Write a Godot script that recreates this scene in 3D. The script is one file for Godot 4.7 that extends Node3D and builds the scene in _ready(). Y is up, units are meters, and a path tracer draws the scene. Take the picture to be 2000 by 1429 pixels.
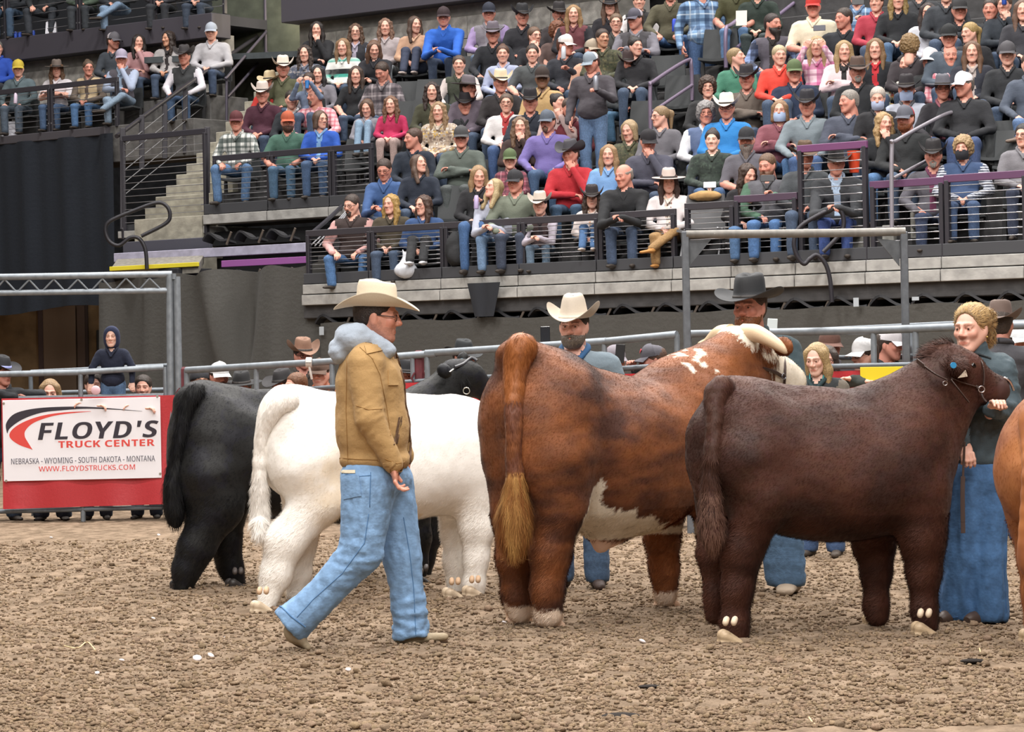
extends Node3D
# A cattle show in an indoor arena: a judge walks past haltered show cattle on raked dirt, with a full grandstand behind.

const FOCAL := 5500.0        # focal length in pixels of a 2000 x 1429 picture
var eye := Vector3(0, 1.45, 0)
var aim := Basis.from_euler(Vector3(deg_to_rad(-0.099), 0, deg_to_rad(-1.15)))
var textures := {}
var grain := FastNoiseLite.new()
var broad := FastNoiseLite.new()
var rng := RandomNumberGenerator.new()
var only := ""

func _ready():
	var cam := Camera3D.new()
	cam.name = "camera"
	cam.fov = rad_to_deg(2.0 * atan(714.5 / FOCAL))
	cam.near = 0.1
	cam.far = 300.0
	add_child(cam)
	cam.transform = Transform3D(aim, eye)
	cam.current = true
	var env := Environment.new()
	env.background_mode = Environment.BG_COLOR
	env.background_color = Color(0.02, 0.02, 0.025)
	env.tonemap_mode = Environment.TONE_MAPPER_LINEAR
	env.tonemap_exposure = 1.0
	env.sdfgi_enabled = true
	env.ssao_enabled = true
	env.ssil_enabled = true
	var we := WorldEnvironment.new()
	we.name = "world_environment"
	we.environment = env
	add_child(we)
	rng.seed = 11
	grain.seed = 3
	grain.frequency = 9.0
	grain.fractal_octaves = 3
	broad.seed = 8
	broad.frequency = 1.6
	broad.fractal_octaves = 3
	arena_lights()
	make_textures()
	arena_shell()
	cattle()
	show_people()
	grandstand()
	barrier()
	ring_people()
	crowd()
	small_things()

# ---------------------------------------------------------------- light: rows of wide lamps under the arena roof
func arena_lights() -> void:
	# rows over the ring and over the seats; hindmost added as front fill
	var housing := mat("2b2c30", 0.6)
	var glow := StandardMaterial3D.new()
	glow.albedo_color = Color(0.9, 0.9, 0.88)
	glow.emission_enabled = true
	glow.emission = Color(1.0, 0.97, 0.92)
	glow.emission_energy_multiplier = 4.0
	var k := 0
	for row in [[13.0, 8.0, 4, 5.0, 8.0], [13.0, -1.0, 4, 5.0, 7.5], [13.0, -9.0, 4, 5.0, 6.0], [13.0, -17.0, 4, 5.0, 5.0], [14.0, -26.0, 5, 5.5, 11.0], [18.5, -39.0, 5, 6.0, 12.0]]:
		for i in int(row[2]):
			var p := Vector3((i - (row[2] - 1) * 0.5) * row[3], row[0], row[1])
			var t := thing("arena_lamp", "wide flat arena roof lamp, %s of the %s row" % [["first", "second", "third", "fourth", "fifth"][i], ["added_fill", "second", "third", "fourth", "fifth", "foremost"][k]], "lamp", p, 0.0, "lamps under the arena roof")
			part("housing", box_mesh(Vector3(2.2, 0.22, 1.4), 0.03), housing, t, Transform3D(Basis(), Vector3(0, 0.14, 0)))
			part("lamp_panel", box_mesh(Vector3(2.0, 0.04, 1.2), 0.01), glow, t, Transform3D(Basis(), Vector3(0, 0.02, 0)))
			var l := AreaLight3D.new()
			l.name = "lamp_light"
			l.area_size = Vector2(2.0, 1.2)
			l.light_color = Color(1.0, 0.985, 0.97)
			l.light_energy = row[4] * LAMP
			l.area_range = 80.0
			l.area_attenuation = 2.0
			l.shadow_enabled = true
			t.add_child(l)
			l.transform = Transform3D(Basis(Vector3.RIGHT, -PI / 2), Vector3(0, -0.03, 0))
		k += 1

const LAMP := 10.0

# ---------------------------------------------------------------- helpers
func at(px: float, py: float, depth: float) -> Vector3:
	return eye + aim * Vector3((px - 1000.0) / FOCAL * depth, -(py - 714.5) / FOCAL * depth, -depth)

func ground_at(px: float, py: float, height := 0.0) -> Vector3:
	var ray: Vector3 = aim * Vector3((px - 1000.0) / FOCAL, -(py - 714.5) / FOCAL, -1.0)
	return eye + ray * ((height - eye.y) / ray.y)

func depth_of(p: Vector3) -> float:
	return -(aim.inverse() * (p - eye)).z

func hexc(h: String) -> Color:
	return Color.html(h)

func lin(h: String) -> Color:
	return Color.html(h).srgb_to_linear()

var mats := {}
func mat(h: String, rough := 0.85, tex := "", bump := 0.0, scale := 4.0, metal := 0.0, rim := 0.0, vcol := false, spec := 0.5) -> StandardMaterial3D:
	var key := "%s %s %s %s %s %s %s %s %s" % [h, rough, tex, bump, scale, metal, rim, vcol, spec]
	if mats.has(key):
		return mats[key]
	var m := StandardMaterial3D.new()
	m.albedo_color = Color.html(h)
	m.roughness = rough
	m.metallic = metal
	m.metallic_specular = spec
	if tex != "":
		if textures.has(tex):
			m.albedo_texture = textures[tex]
		m.uv1_triplanar = true
		m.uv1_scale = Vector3.ONE * scale
		var bt := tex + "_bump"
		if bump != 0.0 and textures.has(bt):
			m.heightmap_enabled = true
			m.heightmap_texture = textures[bt]
			m.heightmap_scale = bump
	if rim > 0.0:
		m.rim_enabled = true
		m.rim = rim
		m.rim_tint = 0.6
	m.vertex_color_use_as_albedo = vcol
	mats[key] = m
	return m

var counts := {}
func numbered(called: String) -> String:
	var n: int = counts.get(called, 0)
	counts[called] = n + 1
	return called if n == 0 else "%s_%03d" % [called, n]

func tag(o: Node, label: String, category: String, group := "", kind := "") -> Node:
	o.set_meta("label", label)
	if category != "":
		o.set_meta("category", category)
	if group != "":
		o.set_meta("group", group)
	if kind != "":
		o.set_meta("kind", kind)
	return o

func thing(called: String, label: String, category: String, where := Vector3.ZERO, turn := 0.0, group := "") -> Node3D:
	var o := Node3D.new()
	o.name = numbered(called)
	add_child(o)
	o.position = where
	o.rotation.y = turn
	tag(o, label, category, group)
	return o

func part(called: String, mesh: Mesh, material: Material, parent: Node, xf := Transform3D()) -> MeshInstance3D:
	var o := MeshInstance3D.new()
	o.mesh = mesh
	o.name = numbered(called) if parent == self else called
	if material:
		o.material_override = material
	parent.add_child(o, true)
	o.transform = xf
	return o

func structure(called: String, mesh: Mesh, material: Material, label := "", xf := Transform3D()) -> MeshInstance3D:
	var o := part(called, mesh, material, self, xf)
	o.set_meta("kind", "structure")
	if label != "":
		o.set_meta("label", label)
	return o

# SurfaceTool shapes -------------------------------------------------
func tool() -> SurfaceTool:
	var st := SurfaceTool.new()
	st.begin(Mesh.PRIMITIVE_TRIANGLES)
	return st

func quad(st: SurfaceTool, a: Vector3, b: Vector3, c: Vector3, d: Vector3) -> void:
	# a b c d run anticlockwise seen from outside
	for v in [a, c, b, a, d, c]:
		st.add_vertex(v)

func box_to(st: SurfaceTool, xf: Transform3D, size: Vector3, bev := 0.0) -> void:
	# a box with chamfered edges along all twelve edges
	var h := size * 0.5
	bev = minf(bev, minf(h.x, minf(h.y, h.z)) * 0.9)
	st.set_smooth_group(-1)
	if bev <= 0.0005:
		var c := []
		for i in 8:
			c.append(xf * Vector3(h.x * (1 if i & 1 else -1), h.y * (1 if i & 2 else -1), h.z * (1 if i & 4 else -1)))
		for f in [[4, 5, 7, 6], [1, 0, 2, 3], [5, 1, 3, 7], [0, 4, 6, 2], [6, 7, 3, 2], [0, 1, 5, 4]]:
			quad(st, c[f[0]], c[f[1]], c[f[2]], c[f[3]])
		return
	var v := func(sx, sy, sz, ax):
		var p := Vector3(h.x * sx, h.y * sy, h.z * sz)
		for k in 3:
			if k != ax:
				p[k] -= bev * signf(p[k])
		return xf * p
	for ax in 3:
		var b := (ax + 1) % 3
		var c := (ax + 2) % 3
		for s in [-1, 1]:
			var q := []
			for e in [[-1, -1], [1, -1], [1, 1], [-1, 1]]:
				var sg := Vector3.ZERO
				sg[ax] = s
				sg[b] = e[0]
				sg[c] = e[1]
				q.append(v.call(sg.x, sg.y, sg.z, ax))
			if s > 0:
				quad(st, q[0], q[1], q[2], q[3])
			else:
				quad(st, q[3], q[2], q[1], q[0])
	for ax in 3:   # edges along ax
		var b := (ax + 1) % 3
		var c := (ax + 2) % 3
		for sb in [-1, 1]:
			for sc in [-1, 1]:
				var q := []
				for e in [[-1, b], [1, b], [1, c], [-1, c]]:
					var sg := Vector3.ZERO
					sg[ax] = e[0]
					sg[b] = sb
					sg[c] = sc
					q.append(v.call(sg.x, sg.y, sg.z, e[1]))
				if sb * sc > 0:
					quad(st, q[0], q[1], q[2], q[3])
				else:
					quad(st, q[3], q[2], q[1], q[0])
	for sx in [-1, 1]:
		for sy in [-1, 1]:
			for sz in [-1, 1]:
				var a: Vector3 = v.call(sx, sy, sz, 0)
				var b: Vector3 = v.call(sx, sy, sz, 1)
				var c: Vector3 = v.call(sx, sy, sz, 2)
				if sx * sy * sz > 0:
					for p in [a, c, b]:
						st.add_vertex(p)
				else:
					for p in [a, b, c]:
						st.add_vertex(p)

func done(st: SurfaceTool) -> ArrayMesh:
	st.generate_normals()
	st.index()
	return st.commit()

func box_mesh(size: Vector3, bev := 0.004) -> ArrayMesh:
	var st := tool()
	box_to(st, Transform3D(), size, bev)
	return done(st)

func frame_from(dir: Vector3, up := Vector3.UP) -> Basis:
	# y axis along dir
	var y := dir.normalized()
	var x := up.cross(y)
	if x.length() < 0.01:
		x = Vector3.RIGHT.cross(y)
		if x.length() < 0.01:
			x = Vector3.BACK.cross(y)
	x = x.normalized()
	return Basis(x, y, x.cross(y))

func bar_to(st: SurfaceTool, a: Vector3, b: Vector3, w: float, d: float, bev := 0.002, up := Vector3.UP) -> void:
	# box beam from a to b
	var bs := frame_from(b - a, up)
	box_to(st, Transform3D(bs, (a + b) * 0.5), Vector3(w, a.distance_to(b), d), bev)

func tube_to(st: SurfaceTool, pts: Array, r: float, sides := 10, caps := true, radii := []) -> void:
	var n := pts.size()
	var ring := []
	var ref := Vector3.ZERO
	for i in n:
		var d: Vector3 = (pts[mini(i + 1, n - 1)] - pts[maxi(i - 1, 0)]).normalized()
		if ref == Vector3.ZERO:
			ref = frame_from(d).x
		ref = (ref - d * ref.dot(d)).normalized()
		var side := d.cross(ref)
		var rr: float = radii[i] if radii.size() else r
		var one := []
		for k in sides:
			var ang := TAU * k / sides
			one.append(pts[i] + (ref * cos(ang) + side * sin(ang)) * rr)
		ring.append(one)
	st.set_smooth_group(1)
	for i in n - 1:
		for k in sides:
			var k2 := (k + 1) % sides
			quad(st, ring[i][k], ring[i][k2], ring[i + 1][k2], ring[i + 1][k])
	if caps:
		st.set_smooth_group(-1)
		for k in range(1, sides - 1):
			for v in [ring[0][0], ring[0][k], ring[0][k + 1]]:
				st.add_vertex(v)
			for v in [ring[n - 1][0], ring[n - 1][k + 1], ring[n - 1][k]]:
				st.add_vertex(v)

func tube_mesh(pts: Array, r: float, sides := 10, radii := []) -> ArrayMesh:
	var st := tool()
	tube_to(st, pts, r, sides, true, radii)
	return done(st)

func smooth_path(pts: Array, per := 6) -> Array:
	var out := []
	var n := pts.size()
	for i in n - 1:
		var p0: Vector3 = pts[maxi(i - 1, 0)]
		var p1: Vector3 = pts[i]
		var p2: Vector3 = pts[i + 1]
		var p3: Vector3 = pts[mini(i + 2, n - 1)]
		for k in per:
			out.append(p1.cubic_interpolate(p2, p0, p3, float(k) / per))
	out.append(pts[n - 1])
	return out

func slab_to(st: SurfaceTool, front: Array, back_off: Vector3) -> void:
	# closed prism: polygon front (anticlockwise from outside) pushed by back_off
	st.set_smooth_group(-1)
	var n := front.size()
	for k in range(1, n - 1):
		for v in [front[0], front[k + 1], front[k]]:
			st.add_vertex(v)
		for v in [front[0] + back_off, front[k] + back_off, front[k + 1] + back_off]:
			st.add_vertex(v)
	for k in n:
		var a: Vector3 = front[k]
		var b: Vector3 = front[(k + 1) % n]
		quad(st, b, a, a + back_off, b + back_off)

func sheet(cols: int, rows: int, f: Callable, thick := 0.0) -> ArrayMesh:
	# smooth grid f(u, v) -> Vector3, u and v in 0..1; with a thickness it gets a back side and rims
	var st := tool()
	var p := []
	for j in rows + 1:
		var row := []
		for i in cols + 1:
			row.append(f.call(float(i) / cols, float(j) / rows))
		p.append(row)
	st.set_smooth_group(1)
	for j in rows:
		for i in cols:
			quad(st, p[j][i], p[j][i + 1], p[j + 1][i + 1], p[j + 1][i])
	if thick != 0.0:
		var q := []
		for j in rows + 1:
			var row := []
			for i in cols + 1:
				var du: Vector3 = p[j][mini(i + 1, cols)] - p[j][maxi(i - 1, 0)]
				var dv: Vector3 = p[mini(j + 1, rows)][i] - p[maxi(j - 1, 0)][i]
				row.append(p[j][i] - du.cross(dv).normalized() * thick)
			q.append(row)
		st.set_smooth_group(2)
		for j in rows:
			for i in cols:
				quad(st, q[j][i], q[j + 1][i], q[j + 1][i + 1], q[j][i + 1])
		st.set_smooth_group(-1)
		for i in cols:
			quad(st, q[0][i], q[0][i + 1], p[0][i + 1], p[0][i])
			quad(st, p[rows][i], p[rows][i + 1], q[rows][i + 1], q[rows][i])
		for j in rows:
			quad(st, p[j][0], p[j + 1][0], q[j + 1][0], q[j][0])
			quad(st, q[j][cols], q[j + 1][cols], p[j + 1][cols], p[j][cols])
	return done(st)

# ---------------------------------------------------------------- smooth bodies: a field of joined tapered bones, meshed with surface nets
class Blob:
	var typ := PackedInt32Array()
	var ids := PackedInt32Array()
	var sub := PackedInt32Array()
	var ra := PackedFloat32Array()
	var rb := PackedFloat32Array()
	var kk := PackedFloat32Array()
	var sc := PackedFloat32Array()
	var inv := PackedFloat32Array()
	var pa := PackedVector3Array()
	var ba := PackedVector3Array()
	var ir := PackedVector3Array()
	var tf: Array[Transform3D] = []
	var lo := Vector3.ONE * 1e6
	var hi := Vector3.ONE * -1e6
	var cell := 0.02
	var cut := 0.0            # if above 0, cut the mesh open below this height (clothes hems)
	# result
	var verts := PackedVector3Array()
	var norms := PackedVector3Array()
	var vid := PackedInt32Array()
	var faces := PackedInt32Array()   # four per quad
	var disp: Callable
	var smooth := 0

	func grow(p: Vector3, r: float) -> void:
		lo = lo.min(p - Vector3.ONE * r)
		hi = hi.max(p + Vector3.ONE * r)

	func cap(a: Vector3, b: Vector3, r1: float, r2: float, k := 0.03, id := 0, axis := Vector3.ZERO, flat := 1.0, cutaway := false) -> void:
		var m := Basis()
		if flat != 1.0:
			var n := axis.normalized()
			var f := 1.0 / flat - 1.0
			m = Basis(Vector3(1 + f * n.x * n.x, f * n.x * n.y, f * n.x * n.z), Vector3(f * n.x * n.y, 1 + f * n.y * n.y, f * n.y * n.z), Vector3(f * n.x * n.z, f * n.y * n.z, 1 + f * n.z * n.z))
		var v: Vector3 = m * (b - a)
		typ.append(0)
		ids.append(id)
		sub.append(1 if cutaway else 0)
		ra.append(r1)
		rb.append(r2)
		kk.append(k)
		sc.append(minf(1.0, flat))
		inv.append(1.0 / maxf(v.length_squared(), 1e-9))
		pa.append(Vector3.ZERO)
		ba.append(v)
		ir.append(Vector3.ONE)
		tf.append(Transform3D(m, m * -a))
		if not cutaway:
			grow(a, r1 * maxf(1, flat))
			grow(b, r2 * maxf(1, flat))

	func ell(c: Vector3, r: Vector3, bs := Basis(), k := 0.03, id := 0, cutaway := false) -> void:
		var full := bs * Basis.from_scale(r)
		var m := full.inverse()
		typ.append(1)
		ids.append(id)
		sub.append(1 if cutaway else 0)
		ra.append(0)
		rb.append(0)
		kk.append(k)
		sc.append(minf(r.x, minf(r.y, r.z)))
		inv.append(0)
		pa.append(Vector3.ZERO)
		ba.append(Vector3.ZERO)
		ir.append(Vector3(1 / r.x, 1 / r.y, 1 / r.z))
		tf.append(Transform3D(m, m * -c))
		if not cutaway:
			var e := Vector3.ZERO
			for i in 3:
				var rowv := Vector3(full.x[i], full.y[i], full.z[i])
				e[i] = rowv.length()
			lo = lo.min(c - e)
			hi = hi.max(c + e)

	func one(i: int, p: Vector3) -> float:
		var q: Vector3 = tf[i] * p
		if typ[i] == 1:
			var k0 := q.length()
			var k1: float = (q * ir[i]).length()
			return (k0 - 1.0) * sc[i] if k1 < 1e-6 else k0 * (k0 - 1.0) / k1
		var v := ba[i]
		var h := clampf(q.dot(v) * inv[i], 0.0, 1.0)
		return ((q - v * h).length() - ra[i] - (rb[i] - ra[i]) * h) * sc[i]

	func field(p: Vector3, list: PackedInt32Array) -> float:
		var d := 1e3
		for i in list:
			var e := one(i, p)
			var k := kk[i]
			if sub[i] == 1:
				var h2 := maxf(k - absf(-e - d), 0.0) / k
				d = maxf(d, -e) + h2 * h2 * k * 0.25
			else:
				var h := maxf(k - absf(e - d), 0.0) / k
				d = minf(d, e) - h * h * k * 0.25
		return d

	func nearest(p: Vector3, list: PackedInt32Array) -> int:
		var d := 1e3
		var best := 0
		for i in list:
			if sub[i] == 0:
				var e := one(i, p)
				if e < d:
					d = e
					best = ids[i]
		return best

	func build() -> void:
		var c := cell
		lo -= Vector3.ONE * c * 2.5
		hi += Vector3.ONE * c * 2.5
		var bx := int(ceil((hi.x - lo.x) / (c * 4)))
		var by := int(ceil((hi.y - lo.y) / (c * 4)))
		var bz := int(ceil((hi.z - lo.z) / (c * 4)))
		var nx := bx * 4 + 1
		var ny := by * 4 + 1
		var nz := bz * 4 + 1
		var vals := PackedFloat32Array()
		vals.resize(nx * ny * nz)
		vals.fill(1e9)
		var cells := PackedInt32Array()
		cells.resize(nx * ny * nz)
		cells.fill(-1)
		var n := typ.size()
		var all := PackedInt32Array(range(n))
		var hd := c * 4 * 0.87
		var es := PackedFloat32Array()
		es.resize(n)
		var sy := nx
		var sz := nx * ny
		var blocks: Array[Vector3i] = []
		var lists: Array[PackedInt32Array] = []
		for z in bz:
			for y in by:
				for x in bx:
					var mid := lo + Vector3(x + 0.5, y + 0.5, z + 0.5) * c * 4
					var d := 1e3
					for i in n:
						var e := one(i, mid)
						es[i] = e
						var k := kk[i]
						if sub[i] == 1:
							d = maxf(d, -e)
						else:
							var h := maxf(k - absf(e - d), 0.0) / k
							d = minf(d, e) - h * h * k * 0.25
					if absf(d) > hd * 1.3:
						continue
					var list := PackedInt32Array()
					for i in n:
						if (sub[i] == 0 and es[i] < d + hd * 2.2 + kk[i]) or (sub[i] == 1 and es[i] < hd * 1.5 + kk[i]):
							list.append(i)
					blocks.append(Vector3i(x, y, z))
					lists.append(list)
					for dz in 5:
						for dy in 5:
							var row := (z * 4 + dz) * sz + (y * 4 + dy) * sy + x * 4
							for dx in 5:
								if vals[row + dx] > 1e8:
									vals[row + dx] = field(lo + Vector3(x * 4 + dx, y * 4 + dy, z * 4 + dz) * c, list)
		var off := PackedInt32Array([0, 1, sy, sy + 1, sz, sz + 1, sz + sy, sz + sy + 1])
		var ea := PackedInt32Array([0, 2, 4, 6, 0, 1, 4, 5, 0, 1, 2, 3])
		var eb := PackedInt32Array([1, 3, 5, 7, 2, 3, 6, 7, 4, 5, 6, 7])
		var made := PackedInt32Array()
		var g := PackedFloat32Array()
		g.resize(8)
		for b in blocks.size():
			var bl := blocks[b]
			for dz in 4:
				for dy in 4:
					for dx in 4:
						var cx := bl.x * 4 + dx
						var cy := bl.y * 4 + dy
						var cz := bl.z * 4 + dz
						var at0 := cz * sz + cy * sy + cx
						var neg := 0
						for q in 8:
							g[q] = vals[at0 + off[q]]
							if g[q] < 0:
								neg += 1
						if neg == 0 or neg == 8:
							continue
						var sum := Vector3.ZERO
						var cnt := 0
						for e in 12:
							var u := g[ea[e]]
							var w := g[eb[e]]
							if (u < 0) != (w < 0):
								var t := clampf(u / (u - w), 0.0, 1.0)
								var s: int = ea[e]
								var p := Vector3(s & 1, (s >> 1) & 1, s >> 2)
								if e < 4:
									p.x += t
								elif e < 8:
									p.y += t
								else:
									p.z += t
								sum += p
								cnt += 1
						var pos := lo + (Vector3(cx, cy, cz) + sum / cnt) * c
						cells[at0] = verts.size()
						made.append(at0)
						verts.append(pos)
						vid.append(nearest(pos, lists[b]))
		for m in made.size():
			var at0 := made[m]
			var v0 := vals[at0]
			var s0 := v0 < 0
			for ax in 3:
				var o := 1 if ax == 0 else (sy if ax == 1 else sz)
				if (vals[at0 + o] < 0) == s0:
					continue
				var o1 := sy if ax == 0 else (sz if ax == 1 else 1)
				var o2 := sz if ax == 0 else (1 if ax == 1 else sy)
				if at0 - o1 - o2 < 0:
					continue
				var a := cells[at0]
				var b := cells[at0 - o1]
				var d := cells[at0 - o1 - o2]
				var e := cells[at0 - o2]
				if a < 0 or b < 0 or d < 0 or e < 0:
					continue
				if s0:
					faces.append_array(PackedInt32Array([a, b, d, e]))
				else:
					faces.append_array(PackedInt32Array([a, e, d, b]))
		for s in smooth:
			relax()
		shade()
		if disp.is_valid():
			for i in verts.size():
				verts[i] += norms[i] * float(disp.call(verts[i], norms[i], vid[i]))
			shade()

	func relax() -> void:
		var sum := PackedVector3Array()
		sum.resize(verts.size())
		var cnt := PackedInt32Array()
		cnt.resize(verts.size())
		for q in range(0, faces.size(), 4):
			for k in 4:
				var a := faces[q + k]
				var b := faces[q + (k + 1) % 4]
				sum[a] += verts[b]
				cnt[a] += 1
				sum[b] += verts[a]
				cnt[b] += 1
		for i in verts.size():
			if cnt[i] > 0:
				verts[i] = verts[i].lerp(sum[i] / cnt[i], 0.5)

	func shade() -> void:
		norms.resize(verts.size())
		norms.fill(Vector3.ZERO)
		for q in range(0, faces.size(), 4):
			var a := verts[faces[q]]
			var nn := (verts[faces[q + 2]] - a).cross(verts[faces[q + 3]] - verts[faces[q + 1]])
			for k in 4:
				norms[faces[q + k]] += nn
		for i in norms.size():
			norms[i] = norms[i].normalized()

	# one ArrayMesh; where(id, centre) gives each face's surface, paint(pos, normal, id) its vertex colours
	func mesh(n_surfaces := 1, where = null, paint = null) -> ArrayMesh:
		var out := ArrayMesh.new()
		var cols := PackedColorArray()
		if paint != null:
			cols.resize(verts.size())
			for i in verts.size():
				cols[i] = paint.call(verts[i], norms[i], vid[i])
		var lists := []
		for s in n_surfaces:
			lists.append(PackedInt32Array())
		for q in range(0, faces.size(), 4):
			var s := 0
			if where != null:
				var mid := (verts[faces[q]] + verts[faces[q + 2]]) * 0.5
				s = where.call(vid[faces[q]], mid)
				if s < 0:
					continue
			lists[s].append_array(PackedInt32Array([faces[q], faces[q + 2], faces[q + 1], faces[q], faces[q + 3], faces[q + 2]]))
		for s in n_surfaces:
			var idx: PackedInt32Array = lists[s]
			if idx.is_empty():
				continue
			var arr := []
			arr.resize(Mesh.ARRAY_MAX)
			if n_surfaces == 1 and where == null:
				arr[Mesh.ARRAY_VERTEX] = verts
				arr[Mesh.ARRAY_NORMAL] = norms
				if cols.size():
					arr[Mesh.ARRAY_COLOR] = cols
				arr[Mesh.ARRAY_INDEX] = idx
			else:
				var remap := {}
				var v := PackedVector3Array()
				var nn := PackedVector3Array()
				var cc := PackedColorArray()
				for k in idx.size():
					var i := idx[k]
					if not remap.has(i):
						remap[i] = v.size()
						v.append(verts[i])
						nn.append(norms[i])
						if cols.size():
							cc.append(cols[i])
					idx[k] = remap[i]
				arr[Mesh.ARRAY_VERTEX] = v
				arr[Mesh.ARRAY_NORMAL] = nn
				if cols.size():
					arr[Mesh.ARRAY_COLOR] = cc
				arr[Mesh.ARRAY_INDEX] = idx
			out.add_surface_from_arrays(Mesh.PRIMITIVE_TRIANGLES, arr)
		return out

func build_all(blobs: Array) -> void:
	var id := WorkerThreadPool.add_group_task(func(i): blobs[i].build(), blobs.size())
	WorkerThreadPool.wait_for_group_task_completion(id)

# ---------------------------------------------------------------- cattle
class Beast:
	var root: Node3D
	var start: Vector3      # under the tail head, on the ground
	var ahead: Vector3      # the way it faces
	var near: Vector3       # towards the side that is seen
	var eye: Vector3
	var aim: Basis
	var body := Blob.new()
	var tail := Blob.new()
	var tail_pts := []

	func j(px: float, py: float, side := 0.0) -> Vector3:
		# the point seen at px, py that lies on the beast's lengthwise plane, pushed to one side
		var ray: Vector3 = aim * Vector3((px - 1000.0) / 5500.0, -(py - 714.5) / 5500.0, -1.0)
		var o := start + near * side
		return eye + ray * ((o - eye).dot(near) / ray.dot(near))

	func bs() -> Basis:
		return Basis(ahead, Vector3.UP, near)

	func lump(px: float, py: float, side: float, along: float, high: float, wide: float, k := 0.12, id := 0, tilt := 0.0) -> void:
		body.ell(j(px, py, side), Vector3(along, high, wide), bs() * Basis(Vector3.BACK, tilt), k, id)

	func bone(a: Vector3, b: Vector3, r1: float, r2: float, k := 0.08, id := 0, flat := 1.0) -> void:
		body.cap(a, b, r1, r2, k, id, near, flat)

	func limb(pts: Array, k := 0.06, id := 0) -> void:
		for i in pts.size() - 1:
			bone(j(pts[i][0], pts[i][1], pts[i][2]), j(pts[i + 1][0], pts[i + 1][1], pts[i + 1][2]), pts[i][3], pts[i + 1][3], k, id)

func beast(hind_px: Vector2, heading: float) -> Beast:
	var b := Beast.new()
	b.eye = eye
	b.aim = aim
	b.start = ground_at(hind_px.x, hind_px.y)
	b.ahead = Vector3(cos(heading), 0, -sin(heading))
	b.near = Vector3(sin(heading), 0, cos(heading))
	b.body.cell = 0.021
	b.tail.cell = 0.014
	b.body.smooth = 1
	return b

var hoof_blob: Blob
var hoof_mesh: ArrayMesh
func make_hoof() -> void:
	hoof_blob = Blob.new()
	hoof_blob.cell = 0.008
	for s in [-1, 1]:
		hoof_blob.cap(Vector3(0.03 * s, 0.055, -0.02), Vector3(0.036 * s, 0.012, 0.06), 0.036, 0.024, 0.008)
		hoof_blob.cap(Vector3(0.032 * s, 0.012, -0.03), Vector3(0.036 * s, 0.01, 0.055), 0.03, 0.024, 0.008)

func add_hooves(t: Node3D, spots: Array, colour: String, claw: String) -> void:
	for s in spots:
		var p: Vector3 = s[0]
		var turn: float = s[1]
		part("hoof", hoof_mesh, mat(colour, 0.5, "cloth", 0.05, 9.0), t, Transform3D(Basis(Vector3.UP, turn) * Basis.from_scale(Vector3.ONE * s[2] * 0.8), Vector3(p.x, maxf(p.y, 0.0), p.z) - Vector3(sin(turn), 0, cos(turn)) * 0.045 + Vector3(0, -0.012, 0)))
		for e in [0, 1]:
			# two small horny claws on the back of each fetlock
			var st := tool()
			var back := Basis(Vector3.UP, turn)
			var c: Vector3 = Vector3(p.x, s[3], p.z) + back * Vector3(-0.058 if e else -0.05, 0, -0.02 if e else -0.058) * s[2]
			tube_to(st, smooth_path([c + Vector3(0, 0.018, 0) + back * Vector3(0.02, 0, 0.01), c + back * Vector3(-0.004, 0, -0.004), c + Vector3(0, -0.018, 0) + back * Vector3(-0.006, 0, -0.006)], 3), 0.014, 8, true, [0.013, 0.016, 0.017, 0.017, 0.016, 0.012, 0.007])
			part("dewclaw", done(st), mat(claw, 0.6), t)

func hang_tail(b: Beast) -> void:
	# the tail lies on the rump and hangs straight down below it
	var even := []
	for i in b.tail_pts.size() - 1:
		for k in 3:
			var e := []
			for c in 4:
				e.append(cubic_interpolate(b.tail_pts[i][c], b.tail_pts[i + 1][c], b.tail_pts[maxi(i - 1, 0)][c], b.tail_pts[mini(i + 2, b.tail_pts.size() - 1)][c], k / 3.0))
			e.append(i)
			even.append(e)
	var dep := depth_of(b.j(b.tail_pts[0][0], b.tail_pts[0][1]))
	var last := Vector3.ZERO
	for i in even.size():
		var q: Array = even[i]
		var s := snap_to(b.body, q[0], q[1])
		var sd := depth_of(s[0])
		var seen_at := at(q[0], q[1], sd)
		if seen_at.distance_to(s[0]) < 0.05 and (i < 4 or sd < dep + 0.04):
			dep = lerpf(dep, sd - q[3] * 0.4, 0.6 if i > 0 else 1.0)
		var p := at(q[0], q[1], dep)
		if i > 0:
			b.tail.cap(last, p, even[i - 1][3], q[3], 0.03, q[4])
		last = p

func noise3(p: Vector3, f: float) -> float:
	return grain.get_noise_3d(p.x * f, p.y * f, p.z * f)

func soft3(p: Vector3, f := 1.0) -> float:
	return broad.get_noise_3d(p.x * f, p.y * f, p.z * f)

var hair_blade: ArrayMesh
func make_blade() -> void:
	# one hair lock, 1 long along z, lifting towards y, tapering to its tip
	var arr := []
	arr.resize(Mesh.ARRAY_MAX)
	var v := PackedVector3Array()
	var n := PackedVector3Array()
	for i in 4:
		var t := i / 3.0
		var w := 0.5 * (1.0 - 0.85 * t * t)
		var y := 0.10 * sin(t * 1.9)
		for s in [-1, 1]:
			v.append(Vector3(w * s, y, t))
			n.append(Vector3(0.03 * s, 1.0, 0.1 + 0.2 * t).normalized())
	arr[Mesh.ARRAY_VERTEX] = v
	arr[Mesh.ARRAY_NORMAL] = n
	arr[Mesh.ARRAY_INDEX] = PackedInt32Array([0, 1, 2, 1, 3, 2, 2, 3, 4, 3, 5, 4, 4, 5, 6, 5, 7, 6])
	hair_blade = ArrayMesh.new()
	hair_blade.add_surface_from_arrays(Mesh.PRIMITIVE_TRIANGLES, arr)

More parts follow.
